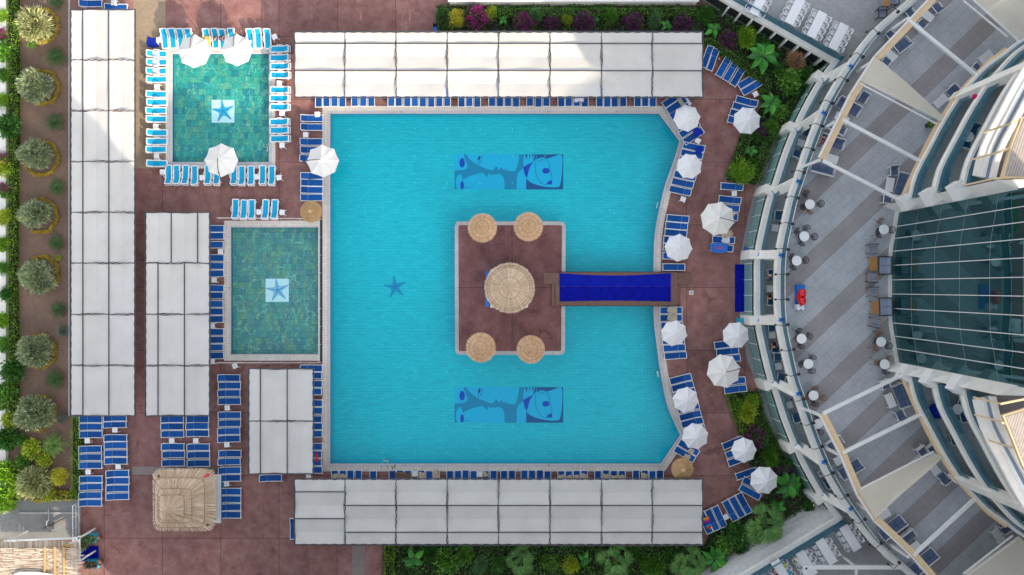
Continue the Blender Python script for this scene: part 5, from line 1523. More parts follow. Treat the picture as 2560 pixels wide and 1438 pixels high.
# columns with painted starfish where the two edge beams meet them
STARS = []
COLS = [(1864, 645, 1945, 640), (1893, 487, 1976, 447), (1956, 329, 2050, 270), (2040, 205, 2118, 152)]
for (xa, ya, xb, yb) in COLS + [(a, 1438 - b, c, 1438 - d_) for a, b, c, d_ in COLS]:
    lo = W(xa + 26, ya - (26 if ya < 719 else -26) * (ya - yb) / (xb - xa) * (1 if ya < 719 else -1), Z1 + .2)
    e = min(range(len(B1)), key=lambda i: (B1[i][0] - lo.x) ** 2 + (B1[i][1] - lo.y) ** 2)
    p1 = Vector((*B1[e], 0)); an = math.atan2(B1[min(e + 1, len(B1) - 1)][1] - B1[max(0, e - 1)][1], B1[min(e + 1, len(B1) - 1)][0] - B1[max(0, e - 1)][0])
    nr = Vector((-math.sin(an), math.cos(an), 0))
    c1 = MB().box(p1 - nr * .42 + Vector((0, 0, Z1 / 2 + .12)), (.78, .90, Z1 + .25), an).build('column', M['stucco'], H_)
    hi = W(xb, yb, Z2)
    e2 = min(range(len(B2)), key=lambda i: (B2[i][0] - hi.x) ** 2 + (B2[i][1] - hi.y) ** 2)
    p2 = Vector((*B2[e2], 0)); an2 = math.atan2(B2[e2 + 1][1] - B2[e2 - 1][1], B2[e2 + 1][0] - B2[e2 - 1][0])
    nr2 = Vector((-math.sin(an2), math.cos(an2), 0))
    c2 = MB().bar(p1 + nr * .12 + Vector((0, 0, Z1 - .1)), p2 + nr2 * -.02 + Vector((0, 0, Z2 + .02)), .76, .5).build('column', M['stucco'], H_)
    for p, an_, zz, cl in ((p1, an, Z1 + .26, c1), (p2, an2, Z2 + .165, c2)):
        pts = []
        for k in range(10):
            a = 2 * PI * k / 10 + an_; r_ = .27 if k % 2 == 0 else .11
            pts.append((p.x + r_ * math.cos(a), p.y + r_ * math.sin(a)))
        MB().prism(pts, zz, zz + .02).build('starfish_emblem', M['sign_blue'], H_, cl)
# entrance doors under the level one beam
for y in (668, 719, 770):
    MB().box(W(1881, y, 1.0) + Vector((0, 0, 0)), (.06, .05, 1.75)).build('door_frame', M['white_paint'], H_)
# inner room wall below the terrace, set well back
MB().band(B1, 3.2, 3.3, Z1, Z2 - .36).build('room_wall', M['room_wall'], H_)

# curved central glass front
GP = [(2246, 530), (2237, 585), (2229, 635), (2228, 719), (2229, 803), (2237, 853), (2246, 908)]
GL = WL(smooth_line(GP, 3), Z2); ZT = 30.0
cw = MB().band(GL, 0, .12, Z2 + .13, ZT).build('curtain_wall', M['mirror'], H_)
MB().band(GL, -.26, .06, Z2, Z2 + .125).build('glass_kerb', M['stucco'], H_)
for y in (567, 597, 629, 664, 700, 735, 771, 807, 840, 871):
    x = 2228 + (max(0, abs(y - 719) - 90)) ** 1.0 * .18
    p = W(x, y, Z2); 
    MB().bar((p.x - .045, p.y, Z2 + .14), (p.x - .045, p.y, ZT), .055, .05).build('fin', M['white_paint'], H_, cw)
for z in (8.0, 10.9, 13.7, 16.7, 19.6, 22.5, 25.4):
    MB().band(GL, -.012, -.002, z, z + .03).build('floor_joint', M['cushion_grey'], H_, cw)

# wings: stacked balconies above the terrace
W1 = [(2274, 492), (2289, 435), (2324, 367), (2361, 298), (2400, 238), (2428, 204), (2467, 163), (2513, 130), (2560, 94), (2680, 20)]
ZF = [8.2, 11.3, 14.4]
def wing(P, flip, label_):
    line = WL(smooth_line(P, 3), 8.7)
    if flip: line = line[::-1]
    for z in ZF:
        bb = MB().band(line, 0, .34, z + .08, z + .50).build('balcony_band', M['stucco'], H_)
        MB().band(line, .36, .44, z + .28, z + .42).build('band_trim', M['white_paint'], H_, bb)
        MB().band(line, .18, .205, z + .501, z + 1.55).build('balustrade_glass', M['bal_glass'], H_)
        MB().band(line, .10, 2.6, z - .22, z).build('balcony_slab', M['balcony_floor'], H_)
        MB().band(line, 2.6, 2.75, z, z + 2.55).build('room_wall', M['room_wall'], H_)
    MB().band(line, 1.2, 2.6, Z2, ZF[0] - .30).build('room_wall', M['room_wall'], H_)
    zr = 17.4
    MB().band(line, -1.0, -.55, zr - .15, zr + .05).build('cornice', M['stucco'], H_)
    MB().band(line, -.55, -.32, zr - .15, zr + .12).build('cornice', M['white_paint'], H_)
    MB().band(line, -.32, -.08, zr - .15, zr + .08).build('gutter', M['cushion_grey'], H_)
    MB().band(line, -.08, .25, zr - .15, zr + .30).build('parapet', M['stucco'], H_)
    MB().band(line, .25, 7.0, zr - .25, zr - .05).build('roof_slab', M['roof_floor'], H_)
wing(W1, True, '')
wing(mirror_px(W1), False, '')
# cross walls beside the glass front and the balcony partitions
for sgn in (1, -1):
    m = lambda x, y: (x, y) if sgn == 1 else (x, 1438 - y)
    a, b = W(*m(2268, 500), 8.7), W(*m(2248, 533), Z2)
    q = [(a.x, a.y), (b.x, b.y), (b.x + 12, b.y + sgn * (.3)), (a.x + 12, a.y + sgn * .3)]
    MB().prism(q, Z2, 18.4).build('cross_wall', M['stucco'], H_)
    for z in ZF:
        MB().box((a.x + .15, a.y - sgn * .10, z), (.75, 1.15, .9), sgn * R(32)).build('wall_block', M['white_paint'], H_)
    for px_, py_ in ((2409, 238),):
        p = W(*m(px_, py_), 8.7)
        an = sgn * R(-40)
        MB().box((p.x - .05, p.y, 12.4), (.62, .80, 9.6), an).build('pilaster', M['stucco'], H_)
        MB().box((p.x + 1.3, p.y - sgn * 1.0 + sgn * 1.9, 12.4), (2.6, .16, 9.6), sgn * R(38)).build('partition', M['stucco'], H_)
    # roof terrace shelter
    poly = px_poly([(2511, 440), (2530, 372), (2558, 298), (2690, 262), (2690, 445)], 20.0)
    if sgn == -1: poly = px_poly([(2513, 1042), (2562, 1165), (2600, 1220), (2700, 1220), (2700, 985)], 20.0)
    A_ = sum(poly[i][0] * poly[(i + 1) % len(poly)][1] - poly[(i + 1) % len(poly)][0] * poly[i][1] for i in range(len(poly)))
    if A_ < 0: poly = poly[::-1]
    MB().prism(poly, 19.95, 20.05).build('slatted_roof', M['wood_slats'], H_)
    MB().prism(grow(poly, .12), 19.8, 20.02, [grow(poly, -.02)]).build('roof_frame', M['tan_beam'], H_)
    for pa, pb in (((2526, 308), (2566, 293)), ((2499, 379), (2532, 368)), ((2480, 447), (2690, 436))) if sgn == 1 else (((2500, 1010), (2690, 972)), ((2503, 1056), (2540, 1068)), ((2540, 1124), (2580, 1142))):
        MB().bar(W(*pa, 19.9), W(*pb, 19.9), .12, .12).build('rafter', M['tan_beam'], H_)
        q = W(*pa, 19.9); MB().bar((q.x + .1, q.y, 17.4), (q.x + .1, q.y, 19.9), .10, .10).build('roof_post', M['tan_beam'], H_)
# black spotlights along the terrace edge, each a thing
SL = [(1995, 495), (1981, 560), (1970, 624), (1969, 686), (1969, 749), (1969, 812), (1984, 874), (1996, 936), (2009, 998), (2033, 1058), (2055, 1117), (2082, 1183), (2119, 1239), (2162, 1299), (2203, 1359), (2248, 1408), (2010, 431), (2033, 374), (2056, 315), (2081, 258), (2118, 201), (2157, 142), (2196, 83), (2245, 29)]
sl0 = thing('spotlight', 'x', 'spotlight')             # lamp at local +Y, arm back to the edge beam
MB().tube([(0, -.62, -.9), (0, -.60, -.02), (0, -.1, .0)], .03, 6).build('arm', M['black'], sl0)
MB().box((0, .03, -.02), (.20, .22, .16)).build('lamp_head', M['black'], sl0)
MB().box((0, -.62, -.92), (.16, .16, .05)).build('mount', M['black'], sl0)
PS = Proto(sl0, 'spotlight')
SL.sort(key=lambda p: p[1])
for i, (x, y) in enumerate(SL):
    q = W(x, y, Z2 + 1.15)
    e = min(range(1, len(B2) - 1), key=lambda k: (B2[k][0] - q.x) ** 2 + (B2[k][1] - q.y) ** 2)
    an = math.atan2(B2[e + 1][1] - B2[e - 1][1], B2[e + 1][0] - B2[e - 1][0])
    PS.place(q, an + 0.0, f'black spotlight arm on the terrace edge, ' + (ORD[i] if i < 12 else ORD[len(SL) - 1 - i]) + (' from the upper end' if i < 12 else ' from the lower end'), 'black spotlights along the terrace edge')

# ---------------------------------------------------------------- terrace pergolas with retractable awnings
ZP = 8.35
def frame(label, sgn):
    m = lambda x, y: (x, y) if sgn == 1 else (x, 1438 - y)
    t = thing('terrace_pergola', label, 'pergola', W(*m(2200, 200), Z2))
    edge = [(2420, -100), (2332, 0), (2270, 66), (2193, 147), (2133, 240), (2104, 298), (2055, 398)]
    if sgn == -1: edge = [(2420, -90), (2333, -2), (2285, 53), (2190, 143), (2150, 204), (2107, 306), (2057, 403)]
    e = [W(*m(*p), ZP) for p in edge]
    for a, b in zip(e, e[1:]): MB().bar(a, b, .46, .22).build('front_beam', M['tan_beam'], t)
    for a, b in zip(e, e[1:]):
        d = (b - a).normalized(); nr = Vector((-d.y, d.x, 0)) * (-1 if sgn == 1 else 1)
        MB().bar(a + nr * .29 + Vector((0, 0, .03)), b + nr * .29 + Vector((0, 0, .03)), .10, .28).build('front_rail', M['white_paint'], t)
    cross = [((2272, 52), (2443, 190)), ((2106, 300), (2300, 403)), ((2057, 402), (2262, 507))] if sgn == 1 else [((2283, 50), (2443, 196)), ((2106, 306), (2303, 403)), ((2057, 404), (2266, 506))]
    for a, b in cross:
        MB().bar(W(*m(*a), ZP + .05), W(*m(*b), ZP + .05), .24, .20).build('crossbeam', M['white_paint'], t)
    for p in ((2272, 45), (2193, 147), (2100, 300), (2050, 400)):
        q = W(*m(*p), ZP)
        MB().bar(q + Vector((0, 0, -.05)), Vector((q.x, q.y, Z2)), .20, .20).build('post', M['white_paint'], t)
    back = WL([m(*p) for p in ((2250, 505), (2284, 430), (2316, 362), (2352, 296), (2390, 240), (2430, 196), (2470, 155), (2515, 122))], ZP)
    for a, b in zip(back, back[1:]): MB().bar((*a, ZP), (*b, ZP), .22, .18).build('back_beam', M['tan_beam'], t)
    def awn(P, name='awning'):
        pts = [W(*m(*p), ZP + .16) for p in P]
        c = sum(pts, Vector()) / len(pts)
        mb = MB(); k = len(pts); mid = [p.lerp(c, .5) - Vector((0, 0, .06)) for p in pts]
        mb.add(pts + mid + [c - Vector((0, 0, .08))], [(i, (i + 1) % k, k + (i + 1) % k, k + i) for i in range(k)] + [(k + i, k + (i + 1) % k, 2 * k) for i in range(k)])
        mb.build(name, M['awning'], t)
    if sgn == 1:
        awn([(2189, 143), (2258, 199), (2325, 259), (2361, 294), (2353, 304), (2227, 240), (2150, 202)])
        awn([(2422, -8), (2480, 40), (2542, 100), (2620, 60), (2700, -60), (2500, -120)])
        rails = [((2150, 209), (2343, 311)), ((2408, 2), (2518, 92)), ((2424, -8), (2545, 102))]
    else:
        awn([(2145, 213), (2336, 305), (2361, 298), (2319, 258), (2250, 199), (2188, 141)])
        awn([(2412, 3), (2545, 98), (2620, 40), (2700, -60), (2480, -120)])
        rails = [((2151, 216), (2334, 309)), ((2408, 3), (2532, 99)), ((2398, -14), (2537, 87))]
    for a, b in rails:
        MB().bar(W(*m(*a), ZP + .1), W(*m(*b), ZP + .1), .09, .12).build('awning_rail', M['white_paint'], t)
    return t
frame('tan and white steel pergola with beige awnings over the upper terrace wing', 1)
frame('tan and white steel pergola with beige awnings over the lower terrace wing', -1)
# white pergola over the lower dining terrace
t = thing('dining_pergola', 'white pergola over the lower dining terrace', 'pergola', W(2130, 1418, Z1))
zp = Z1 + 2.6
A, B, Cc, D = W(2012, 1418, zp), W(2250, 1418, zp), W(2018, 1500, zp), W(2250, 1500, zp)
MB().bar(A, B, .32, .2).build('beam', M['white_paint'], t); MB().bar(A, Cc, .32, .2).build('beam', M['white_paint'], t)
MB().bar(W(2140, 1418, zp), W(2140, 1500, zp), .16, .16).build('beam', M['white_paint'], t)
for p in (A, W(2140, 1418, zp), B): MB().bar(p, (p.x, p.y, Z1), .16, .16).build('post', M['white_paint'], t)

# ================================================================ HOTEL FURNITURE
GT = 'furniture on the hotel terraces'
RC, RT = proto_rattan(M['rattan']), proto_rattan(M['rattan_tan'])
BT = proto_roundtable()
sets = [((2025, 511), [(2014, 487, 0), (2047, 510, 0), (2008, 517, 0), (2022, 527, 1)], 'uppermost table by terrace glass'),
 ((2011, 591), [(1993, 580, 0), (2014, 573, 0), (2031, 592, 0), (2003, 606, 0)], 'second table by terrace glass'),
 ((1992, 652), [(1980, 644, 0), (2009, 651, 0), (1982, 666, 0)], 'third table, above the red heart sign'),
 ((2004, 847), [(1996, 830, 0), (2019, 841, 0), (2001, 862, 0)], 'fourth table, below the red heart sign'),
 ((2021, 910), [(2028, 896, 0), (2004, 910, 0), (2027, 924, 0)], 'fifth table by terrace glass'),
 ((2034, 989), [(2035, 973, 1), (2018, 993, 1), (2054, 994, 1), (2035, 1006, 0)], 'sixth table by terrace glass'),
 ((2045, 1060), [(2043, 1045, 0), (2047, 1076, 0)], 'lowest table under the tan beam'),
 ((2210, 574), [(2201, 556, 1), (2224, 575, 0), (2197, 586, 0)], 'table at the upper end of glass front'),
 ((2203, 855), [(2197, 838, 1), (2189, 868, 1), (2217, 863, 0)], 'second lowest table at glass front'),
 ((2212, 911), [(2221, 898, 1), (2193, 907, 1), (2212, 926, 0)], 'table at the lower end of glass front')]
for (tx, ty), chs, dsc in sets:
    c = W(tx, ty, Z2 + .74); c.z = Z2 + .008
    BT.place(c, 0, f'round white bistro table, {dsc}', 'round white bistro tables')
    for k, (x, y, tan) in enumerate(chs):
        q = W(x, y, Z2 + .55); q.z = Z2 + .008; v = c - q
        side = ('right' if abs(x - tx) > abs(y - ty) and x > tx else 'left' if abs(x - tx) > abs(y - ty) else 'upper' if y < ty else 'lower')
        (RT if tan else RC).place(q, math.atan2(v.y, v.x) - PI / 2, f'{"tan" if tan else "dark"} woven rattan chair, {side} side of the {dsc.replace(",", "")}', 'woven rattan chairs on the terrace')
AW, AG = proto_armchair(M['white_paint'], M['cushion']), proto_armchair(M['black'], M['cushion_grey'], M['teak'])
S2, S3 = seat_proto('garden_sofa', 'sofa', 2, M['white_paint'], M['cushion']), seat_proto('garden_sofa', 'sofa', 3, M['white_paint'], M['cushion'])
SG = seat_proto('garden_sofa', 'sofa', 2, M['black'], M['cushion_grey'], .66)
SL_ = proto_slat_table('slatted_table', 1.15, .66, .40, M['white_paint'], M['white'])
SW = proto_slat_table('teak_table', 1.10, .60, .42, M['black'], M['teak'], 6)
SQ = proto_slat_table('slatted_table', .56, .56, .44, M['white_paint'], M['white'])
def put(pr, x, y, face, label, z=Z2, group=GT, scale=1.0):
    """FACE: photo direction in which the seat looks"""
    q = W(x, y, z + .45); q.z = z + .014
    pr.place(q, ang(*face) - PI / 2, label, group, scale)
put(AG, 2181, 624, (0, 1), 'grey armchair with teak arms, uppermost at the glass front')
put(AG, 2180, 693, (0, -1), 'grey armchair with teak arms below the upper teak table')
put(AG, 2182, 731, (0, 1), 'grey armchair with teak arms above the lower teak table')
put(AG, 2187, 806, (.2, -1), 'grey armchair with teak arms, lowest at the glass front')
put(SW, 2184, 660, (0, 1), 'upper teak coffee table before the glass front'); put(SW, 2188, 769, (.03, 1), 'lower teak coffee table before the glass front')
put(SG, 2211, 664, (-1, 0), 'grey two seat sofa beside the upper teak table'); put(SG, 2213, 767, (-1, .03), 'grey two seat sofa beside the lower teak table')
U = (.75, .66); Un = (-.66, .75)
put(AW, 2341, 20, (-.6, -.8), 'white framed armchair at the top right under the tan beam')
put(SL_, 2318, 38, (.8, .6), 'white slatted table, topmost of the upper terrace wing')
put(AW, 2303, 62, (.7, -.7), 'white framed armchair beneath the topmost crossbeam'); put(AW, 2274, 34, (.6, .75), 'white framed armchair left of the topmost tan beam')
put(S2, 2254, 113, (-.62, -.78), 'blue cushioned loveseat above the upper beige awning'); put(SL_, 2226, 136, (.75, .66), 'white slatted table above the upper beige awning')
put(AW, 2214, 155, (.6, -.8), 'white framed armchair at tip of the upper beige awning'); put(AW, 2226, 90, (.6, .75), 'white framed armchair left of tan beam beside upper awning')
put(AW, 2379, 228, (-.7, .7), 'white framed armchair right of the upper beige awning'); put(SL_, 2353, 252, (.75, -.66), 'white slatted table right of the upper beige awning')
put(AW, 2440, 170, (.7, -.7), 'white framed armchair at the back beam of upper wing'); put(SL_, 2466, 142, (.8, -.6), 'white slatted table at back beam of the upper wing')
put(S3, 2120, 268, (-.5, .87), 'blue cushioned sofa crossing under the upper tan beam'); put(AW, 2156, 246, (-.5, .86), 'white framed armchair under the lower edge of upper awning')
put(SL_, 2105, 296, (.87, .5), 'white slatted table where the upper crossbeam meets the tan beam'); put(S2, 2093, 322, (.5, -.87), 'blue cushioned sofa seen from behind below the upper crossbeam')
put(S3, 2079, 356, (-.3, .95), 'blue cushioned sofa with a seated person under the tan beam'); put(SL_, 2078, 396, (.95, .3), 'white slatted table at lower end of the upper tan beam')
put(S3, 2055, 423, (.25, -.97), 'three seat sofa below the lower end of upper tan beam')
put(AW, 2234, 428, (.1, 1), 'white framed armchair above slatted table at the back beam'); put(SL_, 2225, 462, (.17, -1), 'white slatted table left of the back beam sofa')
put(S3, 2254, 462, (-1, -.3), 'blue cushioned sofa along the upper back beam'); put(AW, 2217, 497, (.1, -1), 'white framed armchair below slatted table at the upper back beam')
put(AW, 2212, 962, (.35, .93), 'white framed armchair under the lower crossbeam near glass front'); put(S3, 2252, 990, (-.93, .4), 'blue cushioned sofa along the lower back beam')
put(SL_, 2227, 1002, (.4, .95), 'white slatted table before the lower back beam sofa'); put(AW, 2249, 1037, (-.4, -.9), 'white framed armchair below the lower back beam sofa')
put(AW, 2304, 1128, (.6, .8), 'white framed armchair above the lower beige awning'); put(AW, 2329, 1122, (.6, .8), 'white framed armchair at the right tip of lower awning')
put(SL_, 2336, 1171, (.6, .8), 'white slatted table under the right tip of lower awning'); put(AW, 2357, 1195, (-.6, -.8), 'white framed armchair below the right tip of lower awning')
put(S2, 2086, 1108, (.55, .84), 'blue cushioned loveseat under the lower tan beam'); put(SL_, 2103, 1148, (.84, -.5), 'white slatted table under the lower tan beam')
put(S3, 2125, 1172, (-.53, -.85), 'three seat sofa crossing under the lower tan beam'); put(SL_, 2209, 1288, (.84, -.5), 'white slatted table under the left tip of lower awning')
put(S2, 2240, 1310, (-.6, -.8), 'blue cushioned loveseat below the lower beige awning'); put(AW, 2208, 1332, (-.6, -.8), 'white framed armchair left of tan beam below lower awning')
put(S2, 2268, 1342, (.6, .8), 'loveseat seen from behind above the lowest crossbeam'); put(SL_, 2285, 1370, (.8, -.6), 'white slatted table at the foot of the lowest crossbeam')
put(S2, 2320, 1392, (-.62, -.78), 'blue cushioned loveseat below the lowest crossbeam'); put(AW, 2286, 1421, (-.62, -.78), 'white framed armchair left of tan beam at bottom edge')
put(SL_, 2497, 1340, (.6, .8), 'white slatted table at the lower right back beam'); put(AW, 2513, 1322, (-.8, .6), 'white framed armchair at the lower right back beam')
# covered balcony below the terrace
AD = proto_armchair(M['white_paint'], M['cushion_dark'])
GB = 'armchairs and tables on the covered balcony'
for x, y, f, dsc in ((1945, 540, (-.1, 1), 'alone above a square table, fourth bay'), (1928, 686, (0, 1), 'holding a person in white'), (1927, 751, (0, -1), 'holding a person in black'), (1929, 818, (0, 1), 'uppermost below the entrance bay'),
    (1938, 869, (.1, -1), 'holding a person with bare shoulders'), (1943, 893, (.1, 1), 'back to back with the bare shouldered person'), (1952, 943, (.2, -1), 'below the square table under the entrance bay'), (1990, 1042, (-.3, -1), 'alone in the lower middle bay'),
    (2016, 331, (-.35, 1), 'above the square table in the upper bay'), (1991, 384, (.4, -1), 'below the square table in the upper bay'), (2069, 1206, (-.5, -.86), 'alone in the lowest bay')):
    put(AD, x, y, f, f'navy armchair on covered balcony, {dsc}', Z1, GB)
for x, y, f, dsc in ((1938, 570, (-.1, 1), 'in the bay above the entrance'), (1925, 722, (0, 1), 'between two seated people'), (1930, 838, (.1, 1), 'left of the pink towel person'), (1946, 916, (.2, 1), 'between armchairs below the entrance'), (1973, 1013, (.3, 1), 'in the lower middle bay'), (2002, 357, (-.35, 1), 'in the upper bay'), (2054, 1184, (.5, .86), 'in the lowest bay')):
    put(SQ, x, y, f, f'square white slatted table on covered balcony, {dsc}', Z1, GB)
# dining terraces
WC, DT = proto_white_chair(), proto_dining_table()
def dining(x, y, dv, name, nside=4, sp=15.5, off=15):
    c = W(x, y, Z1 + .73); c.z = Z1 + .014
    rz = ang(*dv) - PI / 2
    DT.place(c, rz, f'long white dining table, {name}', 'long white dining tables')
    d = Vector((math.cos(rz + PI / 2), math.sin(rz + PI / 2), 0)); s = Vector((d.y, -d.x, 0))
    for sg, sn in ((-1, 'left'), (1, 'right')):
        for k in range(nside):
            p = c + d * ((nside - 1) / 2 - k) * sp / 27 + s * sg * .62
            WC.place(p, rz + (PI / 2 if sg > 0 else -PI / 2) + rgl.uniform(-.08, .08), f'white chair, {ORD[k]} of {NUM[nside]} on {sn} of the {name}', 'white dining chairs')
DU = (.45, -.89)
dining(1899, 5, DU, 'leftmost upper dining table'); dining(1987, 28, DU, 'second upper dining table'); dining(2042, 62, DU, 'third upper dining table'); dining(2096, 92, DU, 'rightmost upper dining table')
DL = (-.53, -.85)
dining(2126, 1345, DL, 'rightmost lower dining table', 3, 17); dining(2066, 1379, DL, 'second lower dining table', 3, 17); dining(2016, 1408, DL, 'third lower dining table', 3, 17); dining(1955, 1432, DL, 'leftmost lower dining table', 3, 17)
for k, (x, y, mt, c_) in enumerate(((1959, 1413, M['lime'], 'lime green'), (1972, 1430, M['turquoise'], 'turquoise'))):
    b = thing('beach_bag', f'{c_} bag on a chair at the leftmost lower dining table', 'bag', W(x, y, Z1 + .5)); c = b.location
    MB().lathe([(.05, -.02), (.17, .02), (.19, .12), (.14, .24), (.06, .27)], c, 12).build('body', mt, b, smooth=True); MB().tube([c + Vector((-.1, 0, .24)), c + Vector((0, 0, .40)), c + Vector((.1, 0, .24))], .015, 5).build('strap', M['black'], b)
AB = proto_slat_table('teak_table', .9, .55, .72, M['black'], M['teak'], 6)
put(AB, 2212, 6, (0, 1), 'teak table at top edge of the upper dining terrace', Z1); AB2 = proto_armchair(M['black'], M['cushion_grey'])
put(AB2, 2230, 4, (-1, 0), 'black armchair right of the teak table at the top edge', Z1); put(AB2, 2204, 34, (.1, 1), 'black armchair below the teak table at the top edge', Z1)
# wing balcony furniture
t = thing('balcony_table', 'round white table on the upper wing balcony', 'table', W(2421, 342, ZF[1] + .7) - Vector((0, 0, .7))); c = t.location
MB().lathe([(.38, .70), (.38, .73)], c, 24).build('tabletop', M['white'], t); MB().tube([c + Vector((0, 0, .02)), c + Vector((0, 0, .7))], .04, 8).build('pedestal', M['steel'], t)
t2 = thing('balcony_table', 'round white table on the lower wing balcony', 'table', W(2394, 1023, ZF[1] + .7) - Vector((0, 0, .7))); c = t2.location
MB().lathe([(.38, .70), (.38, .73)], c, 24).build('tabletop', M['white'], t2); MB().tube([c + Vector((0, 0, .02)), c + Vector((0, 0, .7))], .04, 8).build('pedestal', M['steel'], t2)
M['navy'] = plain('royal_fabric', (.01, .03, .38), .8, .1)
def beanbag(x, y, z, r_, mat, label, kind='bean_bag'):
    t = thing(kind, label, kind.replace('_', ' '), W(x, y, z + .3) - Vector((0, 0, .3)))
    MB().lathe([(.05 * r_, 0), (.9 * r_, .06 * r_), (r_, .35 * r_), (.72 * r_, .75 * r_), (.3 * r_, .95 * r_), (.05, .97 * r_)], t.location, 16).build('bag', mat, t, smooth=True)
    MB().lathe([(.09 * r_, .95 * r_), (.04 * r_, 1.06 * r_)], t.location, 8).build('knot', mat, t)
beanbag(2345, 1028, ZF[0], .62, M['navy'], 'royal blue bean bag on the lowest balcony of lower wing')
beanbag(2376, 966, ZF[1], .42, M['navy'], 'royal blue ball cushion at the inner end of lower wing balcony')
beanbag(2443, 240, ZF[1], .22, M['magenta'], 'magenta cushion on the upper wing balcony')
beanbag(2374, 472, ZF[1], .40, M['basket'], 'brown wicker basket at inner end of the upper wing balcony', 'wicker_basket')
for x, y, z, f, dsc in ((2432, 325, ZF[1], (-.3, 1), 'upper side of the round upper balcony table'), (2415, 360, ZF[1], (.3, -1), 'lower side of the round upper balcony table'), (2404, 1005, ZF[1], (-.3, 1), 'upper side of the round lower balcony table'), (2408, 1038, ZF[1], (-.3, -1), 'lower side of the round lower balcony table'), (2384, 1095, ZF[0], (-.3, -1), 'lowest balcony of the lower wing')):
    put(AD, x, y, f, f'navy armchair, {dsc}', z, 'navy balcony armchairs')
# photo sign with red heart
t = thing('heart_sign', 'blue photo sign with a glossy red heart and white letter', 'sign', W(1998, 744, Z2)); c = t.location
x0, x1, y0, y1 = W(1987, 0, Z2).x, W(2010, 0, Z2).x, W(0, 776, Z2).y, W(0, 712, Z2).y
MB().prism([(x0, y0), (x1, y0), (x1, y1), (x0, y1)], Z2 + .02, Z2 + .22).build('base', M['sign_blue'], t)
hb_ = MB(); yc, zc = (W(0, 743, Z2 + .9)).y, Z2 + .95
hp = []
for k in range(32):
    a = 2 * PI * k / 32
    hp.append((16 * math.sin(a) ** 3 * .042, (13 * math.cos(a) - 5 * math.cos(2 * a) - 2 * math.cos(3 * a) - math.cos(4 * a)) * .042))
xm = W(2002.5, 0, Z2 + .9).x
lay_ = [(-.24, .72), (-.17, .93), (0, 1.0), (.17, .93), (.24, .72)]
vs = [Vector((xm + dx, yc + a * s_, zc + b * s_)) for dx, s_ in lay_ for a, b in hp]
fs = [(j * 32 + k, j * 32 + (k + 1) % 32, (j + 1) * 32 + (k + 1) % 32, (j + 1) * 32 + k) for j in range(4) for k in range(32)] + [tuple(range(32))[::-1], tuple(128 + k for k in range(32))]
hb_.add(vs, fs).build('heart', M['red'], t, smooth=True)
L1 = MB(); xa, xb = W(1994.5, 0, Z2 + .9).x, W(2011, 0, Z2 + .9).x; ya, yb = W(0, 775.5, Z2 + .9).y, W(0, 761.5, Z2 + .9).y
for x in (xa, xb - .14): L1.box((x + .07, (ya + yb) / 2, Z2 + .56), (.15, yb - ya, .68))
L1.box(((xa + xb) / 2, (ya + yb) / 2 - .02, Z2 + .60), (xb - xa - .28, .19, .55)); L1.build('letter', M['white'], t)
# entrance clutter
t = thing('luggage_cart', 'blue cart with black bags beside the hotel walkway', 'cart', W(1872, 628, .5) - Vector((0, 0, .5))); c = t.location
MB().box(c + Vector((0, 0, .35)), (.55, .75, .08)).build('tray', M['sign_blue'], t); MB().box(c + Vector((-.22, 0, .6)), (.06, .75, .5)).build('side', M['sign_blue'], t)
for dx, dy in ((-.1, .18), (.1, -.16)): MB().box(c + Vector((dx, dy, .52)), (.22, .26, .26)).build('bag', M['black'], t)
for sx in (-1, 1):
    for sy in (-1, 1): MB().lathe([(.08, -.02), (.08, .02)], c + Vector((.2 * sx, .3 * sy, .09)), 10).build('wheel', M['black'], t)
t = thing('towel_bin', 'turquoise towel bin by the walkway below the entrance', 'bin', W(1857, 802, .9) - Vector((0, 0, .9))); c = t.location
MB().box(c + Vector((0, 0, .42)), (.60, .42, .84)).build('body', M['turquoise'], t); MB().box(c + Vector((0, 0, .87)), (.66, .48, .06)).build('lid', M['turquoise'], t)
t = thing('plant_pot', 'round black pot beside the turquoise towel bin', 'pot', W(1873, 806, .4) - Vector((0, 0, .4))); c = t.location
MB().lathe([(.15, 0), (.22, .4), (.23, .43), (.18, .43), (.17, .36), (.01, .36)], c, 16).build('pot', M['black'], t)
t = thing('push_chair', 'small blue and black folded chair at left end of upper planting bed', 'chair', W(1088, 68, .5) - Vector((0, 0, .5))); c = t.location
MB().box(c + Vector((0, -.12, .42)), (.34, .36, .08)).build('seat', M['sign_blue'], t); MB().box(c + Vector((0, .16, .62)), (.36, .14, .45), 0, R(-15)).build('backrest', M['black'], t)
for sx in (-1, 1):
    for sy in (-1, 1): MB().bar(c + Vector((.14 * sx, .2 * sy, .4)), c + Vector((.18 * sx, .26 * sy, 0)), .03, .03).build('leg', M['black'], t)

# people
def seated(x, y, z, f, label, sh, lg):
    q = W(x, y, z + .8); q.z = z + .0
    person(label, q, ang(*f) - PI / 2, sh, lg)
seated(1927, 690, Z1, (0, 1), 'person in white shirt at the balcony table above', M['shirt_white'], M['shirt_blue'])
seated(1926, 746, Z1, (0, -1), 'person in black top at the balcony table below', M['shirt_black'], M['shirt_black'])
seated(1936, 867, Z1, (.1, -1), 'person with pink top leaning back in navy armchair', M['shirt_pink'], M['shirt_black'])
seated(2060, 346, Z2, (-.3, .95), 'person in blue shirt on the sofa under the tan beam', M['shirt_blue'], M['shirt_pink'])
seated(1938, 1431, Z1, (.85, -.53), 'person in purple at the leftmost lower dining table', plain('purple_cloth', (.16, .06, .24), .9, .2), M['shirt_black'])
